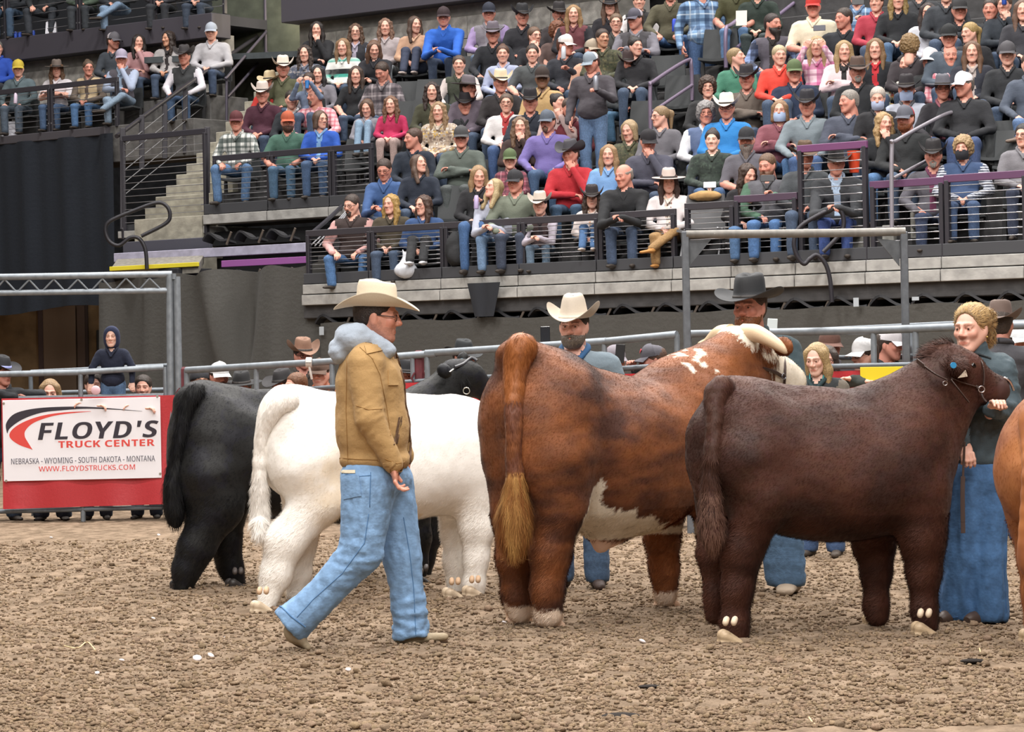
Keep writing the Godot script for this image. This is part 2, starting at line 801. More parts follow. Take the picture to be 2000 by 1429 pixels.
# locks of hair over a body: grow(pos, normal, id) -> [length, comb direction, share, lift] or null
func coat(b: Blob, count: int, grow: Callable, paint: Callable, material: Material, parent: Node, called := "coat", wide := 0.0026) -> void:
	var areas := PackedFloat32Array()
	var total := 0.0
	for q in range(0, b.faces.size(), 4):
		total += (b.verts[b.faces[q + 2]] - b.verts[b.faces[q]]).cross(b.verts[b.faces[q + 3]] - b.verts[b.faces[q + 1]]).length() * 0.5
		areas.append(total)
	var xs: Array[Transform3D] = []
	var cs := PackedColorArray()
	for i in count:
		var f := areas.bsearch(rng.randf() * total) * 4
		if f >= b.faces.size():
			continue
		var u := rng.randf()
		var v := rng.randf()
		var i0 := b.faces[f]
		var i1 := b.faces[f + 1]
		var i2 := b.faces[f + 2]
		var i3 := b.faces[f + 3]
		var p := b.verts[i0].lerp(b.verts[i1], u).lerp(b.verts[i3].lerp(b.verts[i2], u), v)
		var n := b.norms[i0].lerp(b.norms[i1], u).lerp(b.norms[i3].lerp(b.norms[i2], u), v).normalized()
		if n.dot(eye - p) < -0.35 * (eye - p).length():
			continue
		var g = grow.call(p, n, b.vid[i0])
		if g == null or rng.randf() > g[2]:
			continue
		var d: Vector3 = g[1]
		d += Vector3(rng.randfn(0, 0.16), rng.randfn(0, 0.16), rng.randfn(0, 0.16))
		d = (d - n * d.dot(n)).normalized()
		d = (d + n * (g[3] * rng.randf_range(0.6, 1.4))).normalized()
		var x := n.cross(d).normalized()
		var y := d.cross(x)
		var w := wide * rng.randf_range(0.7, 1.3)
		var ln: float = g[0] * rng.randf_range(0.6, 1.25)
		xs.append(Transform3D(Basis(x * w, y * ln, d * ln), p - n * 0.003))
		var c: Color = paint.call(p, n, b.vid[i0])
		var tone := rng.randf_range(0.92, 1.22)
		cs.append(Color(c.r * tone, c.g * tone, c.b * tone))
	var mm := MultiMesh.new()
	mm.transform_format = MultiMesh.TRANSFORM_3D
	mm.use_colors = true
	mm.mesh = hair_blade
	mm.instance_count = xs.size()
	for i in xs.size():
		mm.set_instance_transform(i, xs[i])
		mm.set_instance_color(i, cs[i])
	var o := MultiMeshInstance3D.new()
	o.name = called
	o.multimesh = mm
	o.material_override = material
	o.set_meta("kind", "stuff")
	parent.add_child(o, true)

func fur_mat(rough := 0.6, rim := 0.5) -> StandardMaterial3D:
	return mat("ffffff", rough, "", 0.0, 4.0, 0.0, rim, true, 0.4)

func hair_mat(rough := 0.5) -> StandardMaterial3D:
	# locks let part of the light through
	var m := mat("ffffff", rough + 0.1, "", 0.0, 4.0, 0.0, 0.0, true, 0.31)
	m.backlight_enabled = true
	m.backlight = Color(0.35, 0.35, 0.35)
	return m

func cattle() -> void:
	make_blade()
	make_hoof()
	var red := red_heifer()
	var hereford := horned_bull()
	var white := white_steer()
	var black := black_steer()
	var orange := orange_cow()
	var list := []
	for b in [red, hereford, white, black, orange]:
		list.append(b.body)
	list.append(hoof_blob)
	build_all(list)
	list = []
	for b in [red, hereford, white, black, orange]:
		hang_tail(b)
		list.append(b.tail)
	build_all(list)
	hoof_mesh = hoof_blob.mesh()
	finish_red(red)
	finish_hereford(hereford)
	finish_white(white)
	finish_black(black)
	finish_orange(orange)

# -- the dark red heifer, side on, nearest on the right
func red_heifer() -> Beast:
	var b := beast(Vector2(1428, 1240), deg_to_rad(9))
	b.body.disp = func(p, n, _i): return 0.006 * soft3(p, 3.0) + 0.004 * noise3(p, 0.6)
	b.lump(1600, 905, 0, 0.66, 0.375, 0.33)
	b.lump(1458, 868, 0, 0.255, 0.30, 0.29, 0.16)
	b.lump(1440, 800, 0, 0.16, 0.14, 0.2, 0.12)
	b.lump(1655, 940, 0, 0.5, 0.30, 0.35, 0.1)
	b.lump(1765, 880, 0, 0.23, 0.33, 0.27, 0.15)
	b.lump(1790, 985, 0, 0.16, 0.17, 0.2, 0.1)
	b.bone(b.j(1425, 765), b.j(1700, 800), 0.06, 0.07, 0.1)
	b.bone(b.j(1385, 850, 0.0), b.j(1395, 960, 0.0), 0.1, 0.08, 0.12)
	# neck
	b.bone(b.j(1770, 840), b.j(1862, 742), 0.225, 0.145, 0.14, 1, 0.78)
	b.bone(b.j(1720, 800), b.j(1838, 720), 0.10, 0.09, 0.12, 1, 0.8)
	b.bone(b.j(1825, 880), b.j(1868, 780), 0.10, 0.10, 0.1, 1, 0.7)
	# head
	b.bone(b.j(1846, 704), b.j(1886, 724), 0.078, 0.092, 0.05, 2)
	b.bone(b.j(1878, 724), b.j(1947, 755), 0.092, 0.06, 0.05, 2, 0.85)
	b.bone(b.j(1885, 755), b.j(1945, 772), 0.075, 0.05, 0.05, 2, 0.8)
	b.lump(1952, 757, 0, 0.05, 0.057, 0.062, 0.03, 3)
	for s in [-1, 1]:
		b.body.ell(b.j(1899, 714, 0.07 * s), Vector3(0.03, 0.022, 0.022), b.bs(), 0.025, 2)
		b.body.ell(b.j(1966, 752, 0.03 * s), Vector3(0.018, 0.012, 0.012), b.bs(), 0.008, 4, true)
	b.bone(b.j(1822, 690), b.j(1846, 690), 0.045, 0.05, 0.05, 5)
	# ears
	b.body.ell(b.j(1870, 715, 0.13), Vector3(0.056, 0.045, 0.075), b.bs() * Basis(Vector3.RIGHT, 0.5), 0.02, 6)
	b.body.ell(b.j(1850, 700, -0.17), Vector3(0.045, 0.04, 0.09), b.bs() * Basis(Vector3.RIGHT, -0.3), 0.02, 6)
	# legs: near hind, far hind, near front, far front
	b.limb([[1458, 900, 0.16, 0.20], [1492, 965, 0.19, 0.15], [1448, 1075, 0.15, 0.105], [1440, 1150, 0.14, 0.078], [1436, 1218, 0.14, 0.066], [1440, 1240, 0.15, 0.06]])
	b.limb([[1405, 900, -0.15, 0.17], [1412, 985, -0.15, 0.13], [1398, 1080, -0.13, 0.09], [1402, 1160, -0.12, 0.065], [1400, 1200, -0.12, 0.055]])
	b.limb([[1795, 960, 0.14, 0.16], [1803, 1050, 0.14, 0.115], [1806, 1120, 0.14, 0.082], [1805, 1190, 0.14, 0.062], [1812, 1222, 0.15, 0.058]])
	b.limb([[1705, 980, -0.16, 0.15], [1708, 1060, -0.16, 0.105], [1712, 1120, -0.16, 0.076], [1712, 1180, -0.16, 0.058], [1716, 1204, -0.15, 0.055]])
	# tail
	b.tail.disp = func(p, _n, _i): return 0.008 * noise3(p, 1.4)
	var tp := [[1412, 756, 0.0, 0.06], [1398, 775, 0.03, 0.055], [1396, 830, 0.06, 0.042], [1390, 900, 0.12, 0.04], [1388, 980, 0.14, 0.05], [1390, 1040, 0.15, 0.058], [1394, 1078, 0.15, 0.02]]
	b.tail_pts = tp
	return b

func comb_for(b: Beast, leg_top := 0.62) -> Callable:
	return func(p, n, _id):
		if p.y < leg_top:
			return [0.024, Vector3(0, -0.45, 0) - b.ahead * 0.7, 1.0, 0.5]
		return [0.019, -b.ahead * 0.9 + Vector3(0, -0.55, 0), 1.0, 0.14]

func finish_red(b: Beast) -> void:
	var t := thing("heifer", "dark red show heifer standing side on with blue ear tag and leather halter", "cattle", Vector3.ZERO)
	var base := lin("4f2e22")
	var deep := lin("321d17")
	var paint := func(p, _n, id):
		var m := clampf(0.5 + 0.9 * soft3(p, 1.3) + 0.35 * noise3(p * Vector3(0.35, 1, 0.35), 1.2), 0.0, 1.0)
		var c := deep.lerp(base, m)
		if id == 3:
			c = c.lerp(lin("4a3630"), 0.7)
		return c
	part("body", b.body.mesh(1, null, paint), fur_mat(0.62, 0.08), t)
	part("tail", b.tail.mesh(1, null, func(p, n, id): return paint.call(p, n, 0)), fur_mat(0.62, 0.08), t)
	coat(b.body, 170000, func(p, n, id):
		if id == 3 or id == 4:
			return null
		if id == 5:
			return [0.05, -b.ahead + Vector3(0, 0.2, 0), 1.0, 0.5]
		if id == 6:
			return [0.03, b.ahead * 0.5 + Vector3(0, -0.6, 0), 1.0, 0.5]
		return comb_for(b).call(p, n, id), paint, hair_mat(0.5), t)
	coat(b.tail, 5000, func(p, n, id): return [0.05 if id > 2 else 0.022, Vector3(0.05, -1, 0), 1.0, 0.25], func(p, n, id): return paint.call(p, n, 0).lerp(lin("8a6a5c"), 0.5 if id > 3 else 0.1), hair_mat(0.5), t, "tail_hair")
	var f := -atan2(-b.ahead.z, b.ahead.x) + PI / 2
	f = atan2(b.ahead.x, b.ahead.z)
	add_hooves(t, [[ground_at(1438, 1254), f, 1.1, 0.11], [ground_at(1408, 1214), f, 1.0, 0.1], [ground_at(1816, 1238), f, 1.1, 0.11], [ground_at(1718, 1220), f, 1.0, 0.1]], "c9b08f", "d9c4ab")
	# eyes
	for s in [-1, 1]:
		var st := SphereMesh.new()
		st.radius = 0.02
		st.height = 0.04
		part("eye", st, mat("120c0a", 0.08), t, Transform3D(Basis(), b.j(1899, 715, 0.09 * s)))
	# ear tags
	var disc := CylinderMesh.new()
	disc.top_radius = 0.016
	disc.bottom_radius = 0.016
	disc.height = 0.008
	tag(part("ear_tag", disc, mat("2f86b8", 0.4), t, Transform3D(Basis(b.ahead, -PI / 2) * Basis(Vector3.RIGHT, 0.0), b.j(1862, 713, 0.205)).rotated_local(Vector3.RIGHT, PI)), "blue round ear tag", "")
	var flap := tool()
	slab_to(flap, [b.j(1871, 738, 0.2), b.j(1890, 735, 0.2), b.j(1886, 722, 0.2)], -b.near * 0.004)
	tag(part("ear_tag", done(flap), mat("b8aa98", 0.6), t), "pale tag hanging under the ear", "")
	# halter: cheek strap, nose band, poll strap, chin strap, ring, nose clip
	var leather := mat("4a3a34", 0.45, "cloth", 0.05, 20.0)
	var strap := func(pts: Array, w := 0.018):
		var st := tool()
		var q := smooth_path(pts, 5)
		for i in q.size() - 1:
			bar_to(st, q[i], q[i + 1] + (q[i + 1] - q[i]) * 0.15, w, 0.005, 0.0015, b.near.cross(q[i + 1] - q[i]))
		return done(st)
	part("cheek_strap", strap.call([b.j(1858, 738, 0.15), b.j(1880, 747, 0.14), b.j(1900, 753, 0.115), b.j(1914, 757, 0.1)]), leather, t)
	part("nose_band", strap.call([b.j(1913, 703, 0.02), b.j(1919, 712, 0.085), b.j(1922, 730, 0.1), b.j(1921, 752, 0.098)]), leather, t)
	part("poll_strap", strap.call([b.j(1791, 704, 0.06), b.j(1806, 716, 0.12), b.j(1828, 731, 0.17), b.j(1850, 742, 0.17)], 0.028), leather, t)
	part("strap_end", strap.call([b.j(1857, 741, 0.18), b.j(1872, 760, 0.2), b.j(1892, 785, 0.2)], 0.022), leather, t)
	var ring := TorusMesh.new()
	ring.inner_radius = 0.013
	ring.outer_radius = 0.02
	ring.rings = 20
	ring.ring_segments = 8
	part("halter_ring", ring, mat("c8c8cc", 0.25, "", 0, 1, 0.9), t, Transform3D(Basis(b.ahead, PI / 2) , b.j(1917, 760, 0.105)))
	part("halter_ring", ring, mat("c8c8cc", 0.25, "", 0, 1, 0.9), t, Transform3D(Basis(b.ahead, PI / 2).scaled(Vector3.ONE * 0.7) , b.j(1846, 748, 0.175)))
	part("nose_clip", tube_mesh(smooth_path([b.j(1960, 737, 0.03), b.j(1970, 742, 0.035), b.j(1976, 752, 0.03), b.j(1980, 762, 0.02)], 4), 0.008, 8), mat("d8d8dc", 0.2, "", 0, 1, 0.95), t)
	part("lead_chain", tube_mesh(smooth_path([b.j(1917, 768, 0.1), b.j(1921, 778, 0.1), b.j(1926, 783, 0.08)], 3), 0.006, 6), mat("77777c", 0.3, "", 0, 1, 0.8), t)

# -- the big horned red and white bull, seen from behind and to one side
func horned_bull() -> Beast:
	var b := beast(Vector2(1056, 1221), deg_to_rad(41))
	b.body.disp = func(p, n, _i): return 0.007 * soft3(p, 2.5) + 0.004 * noise3(p, 0.5)
	b.lump(1062, 800, 0, 0.36, 0.33, 0.335, 0.16)
	b.lump(1012, 870, -0.12, 0.20, 0.30, 0.2, 0.12)
	b.lump(1080, 880, 0.16, 0.26, 0.34, 0.2, 0.12)
	b.lump(1010, 690, 0, 0.12, 0.075, 0.09, 0.09)
	b.lump(1205, 878, 0, 0.72, 0.40, 0.40, 0.12)
	b.lump(1215, 950, 0, 0.5, 0.28, 0.36, 0.1, 0)
	b.lump(1345, 850, 0, 0.34, 0.40, 0.33, 0.14)
	b.bone(b.j(1020, 712), b.j(1200, 775), 0.10, 0.11, 0.12)
	# crest and neck
	b.bone(b.j(1325, 800), b.j(1440, 745), 0.28, 0.21, 0.16, 1, 0.8)
	b.bone(b.j(1290, 770), b.j(1418, 690), 0.11, 0.11, 0.14, 1)
	b.bone(b.j(1400, 900), b.j(1465, 800), 0.14, 0.12, 0.12, 1, 0.7)
	# head, white face turned to the right
	b.bone(b.j(1448, 688), b.j(1475, 705), 0.115, 0.125, 0.07, 2)
	b.bone(b.j(1482, 706), b.j(1532, 732), 0.12, 0.098, 0.06, 3, 0.9)
	b.bone(b.j(1500, 740), b.j(1540, 760), 0.1, 0.08, 0.06, 3, 0.9)
	b.bone(b.j(1480, 745), b.j(1530, 768), 0.085, 0.065, 0.06, 3, 0.8)
	b.lump(1550, 746, 0, 0.065, 0.08, 0.085, 0.04, 3)
	b.bone(b.j(1420, 655, -0.05), b.j(1455, 655, 0.07), 0.05, 0.055, 0.06, 3)
	b.body.ell(b.j(1530, 677, 0.30), Vector3(0.03, 0.065, 0.085), b.bs() * Basis(Vector3.RIGHT, 0.2), 0.02, 6)
	b.body.ell(b.j(1388, 680, -0.26), Vector3(0.03, 0.05, 0.09), b.bs(), 0.02, 6)
	# sheath
	b.bone(b.j(1190, 1010, 0.0), b.j(1172, 1066, 0.0), 0.11, 0.04, 0.1, 4)
	b.bone(b.j(1150, 975, 0.1), b.j(1190, 1030, 0.0), 0.06, 0.08, 0.1, 4)
	# legs
	b.limb([[1085, 900, 0.17, 0.22], [1092, 985, 0.18, 0.15], [1074, 1080, 0.15, 0.108], [1068, 1150, 0.14, 0.088], [1070, 1200, 0.14, 0.08]])
	b.limb([[1008, 900, -0.15, 0.18], [1004, 1000, -0.15, 0.12], [1003, 1090, -0.13, 0.088], [1010, 1160, -0.13, 0.076], [1016, 1192, -0.13, 0.074]])
	b.limb([[1300, 960, -0.15, 0.15], [1294, 1050, -0.15, 0.095], [1298, 1110, -0.15, 0.078], [1300, 1165, -0.15, 0.064]])
	b.limb([[1395, 960, 0.15, 0.15], [1398, 1050, 0.15, 0.095], [1400, 1110, 0.15, 0.078], [1402, 1170, 0.15, 0.064]])
	var tp := [[1022, 678, 0.0, 0.075], [1012, 690, 0.0, 0.07], [1006, 740, 0.0, 0.055], [1004, 810, 0.0, 0.046], [1004, 880, 0.0, 0.042], [1006, 945, 0.0, 0.048], [1004, 1000, 0.0, 0.074], [1003, 1045, 0.0, 0.072], [1002, 1068, 0.0, 0.05]]
	b.tail.disp = func(p, _n, _i): return 0.008 * noise3(p * Vector3(1, 0.3, 1), 1.6)
	b.tail_pts = tp
	return b

func finish_hereford(b: Beast) -> void:
	var t := thing("bull", "big red and white bull with long pale drooping horns and white face, seen from behind", "cattle", Vector3.ZERO)
	var bright := lin("8f552f")
	var deep := lin("44281f")
	var white := lin("e6dccb")
	var a0 := b.j(1170, 940, 0.3).dot(b.ahead)
	var a1 := b.j(1440, 900, 0.2).dot(b.ahead)
	var paint := func(p, n, id):
		var u: float = p.dot(b.ahead)
		var side: float = (p - b.start).dot(b.near)
		var flank := clampf(1.0 - absf(u - (a0 + 0.05)) / 0.75, 0.0, 1.0)
		var m := clampf(0.70 - 0.55 * flank + 0.5 * soft3(p, 1.6) + 0.4 * noise3(p * Vector3(0.35, 1, 0.35), 1.2), 0.0, 1.0)
		var c := deep.lerp(bright, m)
		var edge := 0.05 * soft3(p, 4.0) + 0.03 * noise3(p, 1.0)
		# white belly, brisket and a spike on the flank
		var h := 0.60 + edge
		h += 0.20 * exp(-pow((u - a0) / 0.07, 2.0))
		h -= 0.10 * smoothstep(a0 + 0.2, a0 + 0.75, u)
		if p.y < h and u > a0 - 0.14 + edge and u < a0 + 1.3 and id != 9 and p.y > 0.45:
			c = white
		if id == 4:
			c = lin("dcb8a2")
		if id == 3:
			c = white
		if id == 2 and side > 0.02 + edge and soft3(p, 6.0) > 0.05:
			c = white
		# white stripes over the shoulder crest
		var w := absf(p.dot(b.ahead) - b.j(1328, 705, 0).dot(b.ahead))
		if w < 0.10 and p.y > 1.36 and soft3(p, 9.0) > 0.12:
			c = white
		if p.y < 0.15 and p.y < 0.11 + edge * 0.8:
			c = white.lerp(lin("d9a98c"), 0.3)
		return c
	part("body", b.body.mesh(1, null, paint), fur_mat(0.6, 0.08), t)
	var tpaint := func(p, _n, id):
		if id >= 5:
			return lin("c79a5c").lerp(lin("8f5a30"), clampf(0.5 + 1.2 * noise3(p * Vector3(1, 0.12, 1), 2.0), 0, 1))
		return lin("6d4432").lerp(lin("94592f"), clampf(0.5 + noise3(p, 0.8) + (0.5 if id < 3 else -0.3), 0, 1))
	part("tail", b.tail.mesh(1, null, tpaint), fur_mat(0.5, 0.08), t)
	coat(b.body, 200000, func(p, n, id):
		if id == 4:
			return null
		if id == 2:
			return [0.034, -b.ahead * 0.5 + Vector3(0, -0.8, 0), 1.0, 0.35]
		return comb_for(b).call(p, n, id), paint, hair_mat(0.5), t)
	coat(b.tail, 9000, func(p, n, id): return [0.09 if id > 4 else 0.03, Vector3(0, -1, 0), 1.0, 0.12], tpaint, hair_mat(0.4), t, "tail_hair")
	var f := atan2(b.ahead.x, b.ahead.z)
	add_hooves(t, [[ground_at(1084, 1222), f, 1.25, 0.13], [ground_at(1022, 1210), f, 1.15, 0.12], [ground_at(1310, 1180), f, 1.2, 0.12], [ground_at(1406, 1180), f, 1.2, 0.12]], "e2bfa4", "b98e6a")
	var up := Vector3.UP
	var poll := b.j(1441, 652, 0)
	for s in [-1, 1]:
		var pts := smooth_path([poll + b.near * 0.06 * s + up * 0.0, poll + b.near * 0.15 * s + up * 0.0, poll + b.near * 0.26 * s - up * 0.05 + b.ahead * 0.02, poll + b.near * 0.345 * s - up * (0.115 if s > 0 else 0.06) + b.ahead * (0.06 if s > 0 else 0.02)], 6)
		var rr := []
		for i in pts.size():
			var q := float(i) / (pts.size() - 1)
			rr.append(0.05 * pow(1.0 - q, 0.55) + 0.011)
		part("horn", tube_mesh(pts, 0.04, 14, rr), mat("e3c9a6", 0.38, "cloth", 0.02, 6.0), t)
	# halter
	var leather := mat("3a2722", 0.45)
	part("cheek_strap", tube_mesh(smooth_path([b.j(1478, 716, 0.14), b.j(1497, 721, 0.14), b.j(1515, 727, 0.13), b.j(1528, 735, 0.115)], 4), 0.011, 8), leather, t)
	part("nose_band", tube_mesh(smooth_path([b.j(1531, 698, 0.06), b.j(1533, 712, 0.1), b.j(1533, 735, 0.115), b.j(1531, 760, 0.1)], 4), 0.008, 8), leather, t)
	var ring := TorusMesh.new()
	ring.inner_radius = 0.012
	ring.outer_radius = 0.02
	ring.rings = 18
	ring.ring_segments = 8
	part("halter_ring", ring, mat("8a8a90", 0.25, "", 0, 1, 0.9), t, Transform3D(Basis(b.ahead, PI / 2), b.j(1531, 735, 0.13)))
	var eyeball := SphereMesh.new()
	eyeball.radius = 0.022
	eyeball.height = 0.044
	part("eye", eyeball, mat("120c0a", 0.08), t, Transform3D(Basis(), b.j(1502, 707, 0.115)))

# -- the white steer behind the judge
func white_steer() -> Beast:
	var b := beast(Vector2(545, 1180), deg_to_rad(28))
	b.body.disp = func(p, n, _i): return 0.007 * soft3(p, 2.5) + 0.004 * noise3(p, 0.5)
	b.lump(585, 868, 0, 0.27, 0.335, 0.31, 0.16)
	b.lump(560, 800, 0, 0.14, 0.12, 0.16, 0.12)
	b.lump(755, 890, 0, 0.72, 0.375, 0.36, 0.12)
	b.lump(780, 930, 0, 0.5, 0.26, 0.34, 0.1)
	b.lump(900, 890, 0, 0.25, 0.35, 0.29, 0.15)
	b.bone(b.j(555, 785), b.j(880, 808), 0.07, 0.09, 0.1)
	b.bone(b.j(905, 870), b.j(985, 842), 0.22, 0.17, 0.14, 1, 0.8)
	b.bone(b.j(985, 832), b.j(1045, 875), 0.13, 0.08, 0.08, 2, 0.85)
	b.lump(1055, 880, 0, 0.06, 0.065, 0.07, 0.03, 3)
	for s in [-1, 1]:
		b.body.ell(b.j(980, 822, 0.19 * s), Vector3(0.03, 0.045, 0.09), b.bs(), 0.02, 6)
	b.limb([[595, 910, 0.14, 0.22], [622, 975, 0.17, 0.15], [556, 1060, 0.15, 0.115], [540, 1120, 0.14, 0.088], [520, 1185, 0.14, 0.058]])
	b.bone(b.j(545, 1040, 0.15), b.j(528, 1050, 0.15), 0.06, 0.045, 0.05)
	b.limb([[590, 910, -0.14, 0.18], [600, 990, -0.14, 0.13], [585, 1070, -0.13, 0.09], [583, 1120, -0.12, 0.07], [578, 1160, -0.12, 0.058]])
	b.limb([[925, 940, 0.14, 0.15], [932, 1030, 0.14, 0.105], [930, 1090, 0.14, 0.075], [926, 1140, 0.14, 0.06], [928, 1158, 0.14, 0.058]])
	b.limb([[885, 960, -0.14, 0.13], [885, 1040, -0.14, 0.075], [888, 1095, -0.14, 0.064], [890, 1150, -0.14, 0.055]])
	b.tail.disp = func(p, _n, _i): return 0.009 * noise3(p * Vector3(1, 0.4, 1), 1.4)
	var tp := [[566, 780, 0.0, 0.055], [545, 792, 0.02, 0.05], [520, 828, 0.02, 0.04], [509, 880, 0.02, 0.036], [507, 950, 0.02, 0.04], [507, 1010, 0.02, 0.046], [508, 1052, 0.02, 0.038]]
	b.tail_pts = tp
	return b

func finish_white(b: Beast) -> void:
	var t := thing("steer", "white show steer with long brushed tail standing behind the walking judge", "cattle", Vector3.ZERO)
	var white := lin("f4f0ea")
	var cream := lin("e2cba4")
	var paint := func(p, n, id):
		var u: float = (p - b.start).dot(b.ahead)
		var stain := clampf(1.0 - (p - (b.start + b.ahead * 0.32 + Vector3(0, 0.72, 0) + b.near * 0.3)).length() / 0.34, 0, 1)
		stain = clampf(stain * (0.9 + 1.2 * soft3(p, 3.0)), 0, 0.55)
		if u > 0.3 and u < 0.9 and p.y < 0.52 + 0.05 * soft3(p, 3.0):
			stain = maxf(stain, 0.6)
		if id == 3:
			stain = 0.5
		return white.lerp(cream, stain)
	part("body", b.body.mesh(1, null, paint), fur_mat(0.7, 0.08), t)
	part("tail", b.tail.mesh(1, null, func(p, n, id): return white), fur_mat(0.7, 0.08), t)
	coat(b.body, 90000, comb_for(b), paint, hair_mat(0.6), t)
	coat(b.tail, 9000, func(p, n, id): return [0.06 if id > 3 else 0.026, Vector3(-0.05, -1, 0), 1.0, 0.2], func(p, n, id): return white, hair_mat(0.6), t, "tail_hair")
	var f := atan2(b.ahead.x, b.ahead.z)
	add_hooves(t, [[ground_at(520, 1192), f, 1.05, 0.12], [ground_at(580, 1168), f, 1.0, 0.11], [ground_at(932, 1162), f, 1.05, 0.1], [ground_at(893, 1166), f, 1.05, 0.1]], "dcc7ab", "c9a888")

# -- the black steer farthest back
func black_steer() -> Beast:
	var b := beast(Vector2(405, 1146), deg_to_rad(24))
	b.body.disp = func(p, n, _i): return 0.007 * soft3(p, 2.5) + 0.005 * noise3(p, 0.5)
	b.lump(420, 865, 0, 0.32, 0.36, 0.32, 0.16)
	b.lump(385, 780, 0, 0.14, 0.1, 0.14, 0.12)
	b.lump(375, 950, 0, 0.14, 0.24, 0.28, 0.12)
	b.lump(600, 890, 0, 0.8, 0.41, 0.36, 0.12)
	b.lump(755, 910, 0, 0.26, 0.37, 0.3, 0.15)
	b.lump(690, 950, 0, 0.4, 0.25, 0.32, 0.1)
	b.bone(b.j(390, 772), b.j(720, 800), 0.07, 0.09, 0.1)
	b.bone(b.j(770, 850), b.j(868, 770), 0.25, 0.16, 0.14, 1, 0.8)
	b.bone(b.j(885, 728), b.j(915, 735), 0.10, 0.105, 0.06, 2)
	b.bone(b.j(905, 735), b.j(970, 775), 0.10, 0.07, 0.06, 2, 0.85)
	b.lump(975, 782, 0, 0.05, 0.06, 0.065, 0.03, 3)
	b.body.ell(b.j(868, 725, 0.17), Vector3(0.05, 0.06, 0.06), b.bs() * Basis(Vector3.BACK, 0.8), 0.02, 6)
	b.body.ell(b.j(905, 702, -0.15), Vector3(0.045, 0.06, 0.05), b.bs(), 0.02, 6)
	b.bone(b.j(895, 722, 0.05), b.j(905, 745, 0.08), 0.035, 0.03, 0.03, 5)
	b.limb([[410, 930, 0.14, 0.22], [425, 985, 0.16, 0.17], [382, 1070, 0.15, 0.115], [366, 1110, 0.14, 0.088], [357, 1150, 0.14, 0.065]])
	b.limb([[430, 930, -0.14, 0.2], [440, 1000, -0.14, 0.13], [440, 1060, -0.13, 0.1], [450, 1105, -0.12, 0.08], [462, 1138, -0.12, 0.065]])
	b.limb([[800, 960, 0.14, 0.16], [815, 1050, 0.14, 0.09], [815, 1100, 0.14, 0.065], [816, 1135, 0.14, 0.055]])
	b.limb([[830, 960, -0.14, 0.16], [838, 1040, -0.14, 0.09], [830, 1090, -0.14, 0.06], [826, 1125, -0.14, 0.055]])
	b.tail.disp = func(p, _n, _i): return 0.009 * noise3(p * Vector3(1, 0.4, 1), 1.4)
	var tp := [[384, 762, 0.0, 0.055], [366, 790, 0.02, 0.05], [354, 840, 0.02, 0.042], [343, 900, 0.02, 0.042], [338, 960, 0.02, 0.06], [340, 1005, 0.02, 0.055], [344, 1025, 0.02, 0.025]]
	b.tail_pts = tp
	return b

func finish_black(b: Beast) -> void:
	var t := thing("steer", "black show steer standing farthest back, partly hidden behind the white steer", "cattle", Vector3.ZERO)
	var c0 := lin("0e0e11")
	var c1 := lin("19191b")
	var paint := func(p, n, id): return c0.lerp(c1, clampf(0.5 + soft3(p, 1.5) + 0.4 * noise3(p, 0.6), 0, 1))
	part("body", b.body.mesh(1, null, paint), fur_mat(0.6, 0.08), t)
	part("tail", b.tail.mesh(1, null, paint), fur_mat(0.6, 0.08), t)
	coat(b.body, 80000, func(p, n, id):
		if id == 5:
			return [0.07, Vector3(0.2, -1, 0.1), 1.0, 0.5]
		return comb_for(b).call(p, n, id), paint, hair_mat(0.45), t)
	coat(b.tail, 4000, func(p, n, id): return [0.06, Vector3(0, -1, 0), 1.0, 0.25], paint, hair_mat(0.45), t, "tail_hair")
	var f := atan2(b.ahead.x, b.ahead.z)
	add_hooves(t, [[ground_at(360, 1150), f, 1.05, 0.12], [ground_at(468, 1147), f + 0.2, 1.05, 0.11], [ground_at(822, 1146), f, 1.0, 0.1], [ground_at(832, 1138), f, 1.0, 0.1]], "3b3634", "4a4340")
	var disc := CylinderMesh.new()
	disc.top_radius = 0.017
	disc.bottom_radius = 0.017
	disc.height = 0.008
	tag(part("ear_tag", disc, mat("8fb4c8", 0.4), t, Transform3D(Basis(Vector3.RIGHT, PI / 2), b.j(902, 704, -0.09))), "pale blue ear tag", "")
	var st := tool()
	bar_to(st, b.j(878, 726, 0.235), b.j(886, 720, 0.235), 0.016, 0.006)
	tag(part("ear_tag", done(st), mat("e8e8e6", 0.5), t), "white ear tag", "")
	part("poll_strap", tube_mesh(smooth_path([b.j(888, 717, 0.12), b.j(905, 710, 0.08), b.j(920, 699, 0.02), b.j(932, 704, 0.04)], 4), 0.011, 8), mat("3b3b40", 0.4), t)
	var ring := TorusMesh.new()
	ring.inner_radius = 0.018
	ring.outer_radius = 0.026
	ring.rings = 20
	ring.ring_segments = 8
	part("halter_ring", ring, mat("c8c4b8", 0.25, "", 0, 1, 0.9), t, Transform3D(Basis(Vector3.RIGHT, PI / 2), b.j(911, 763, 0.16)))

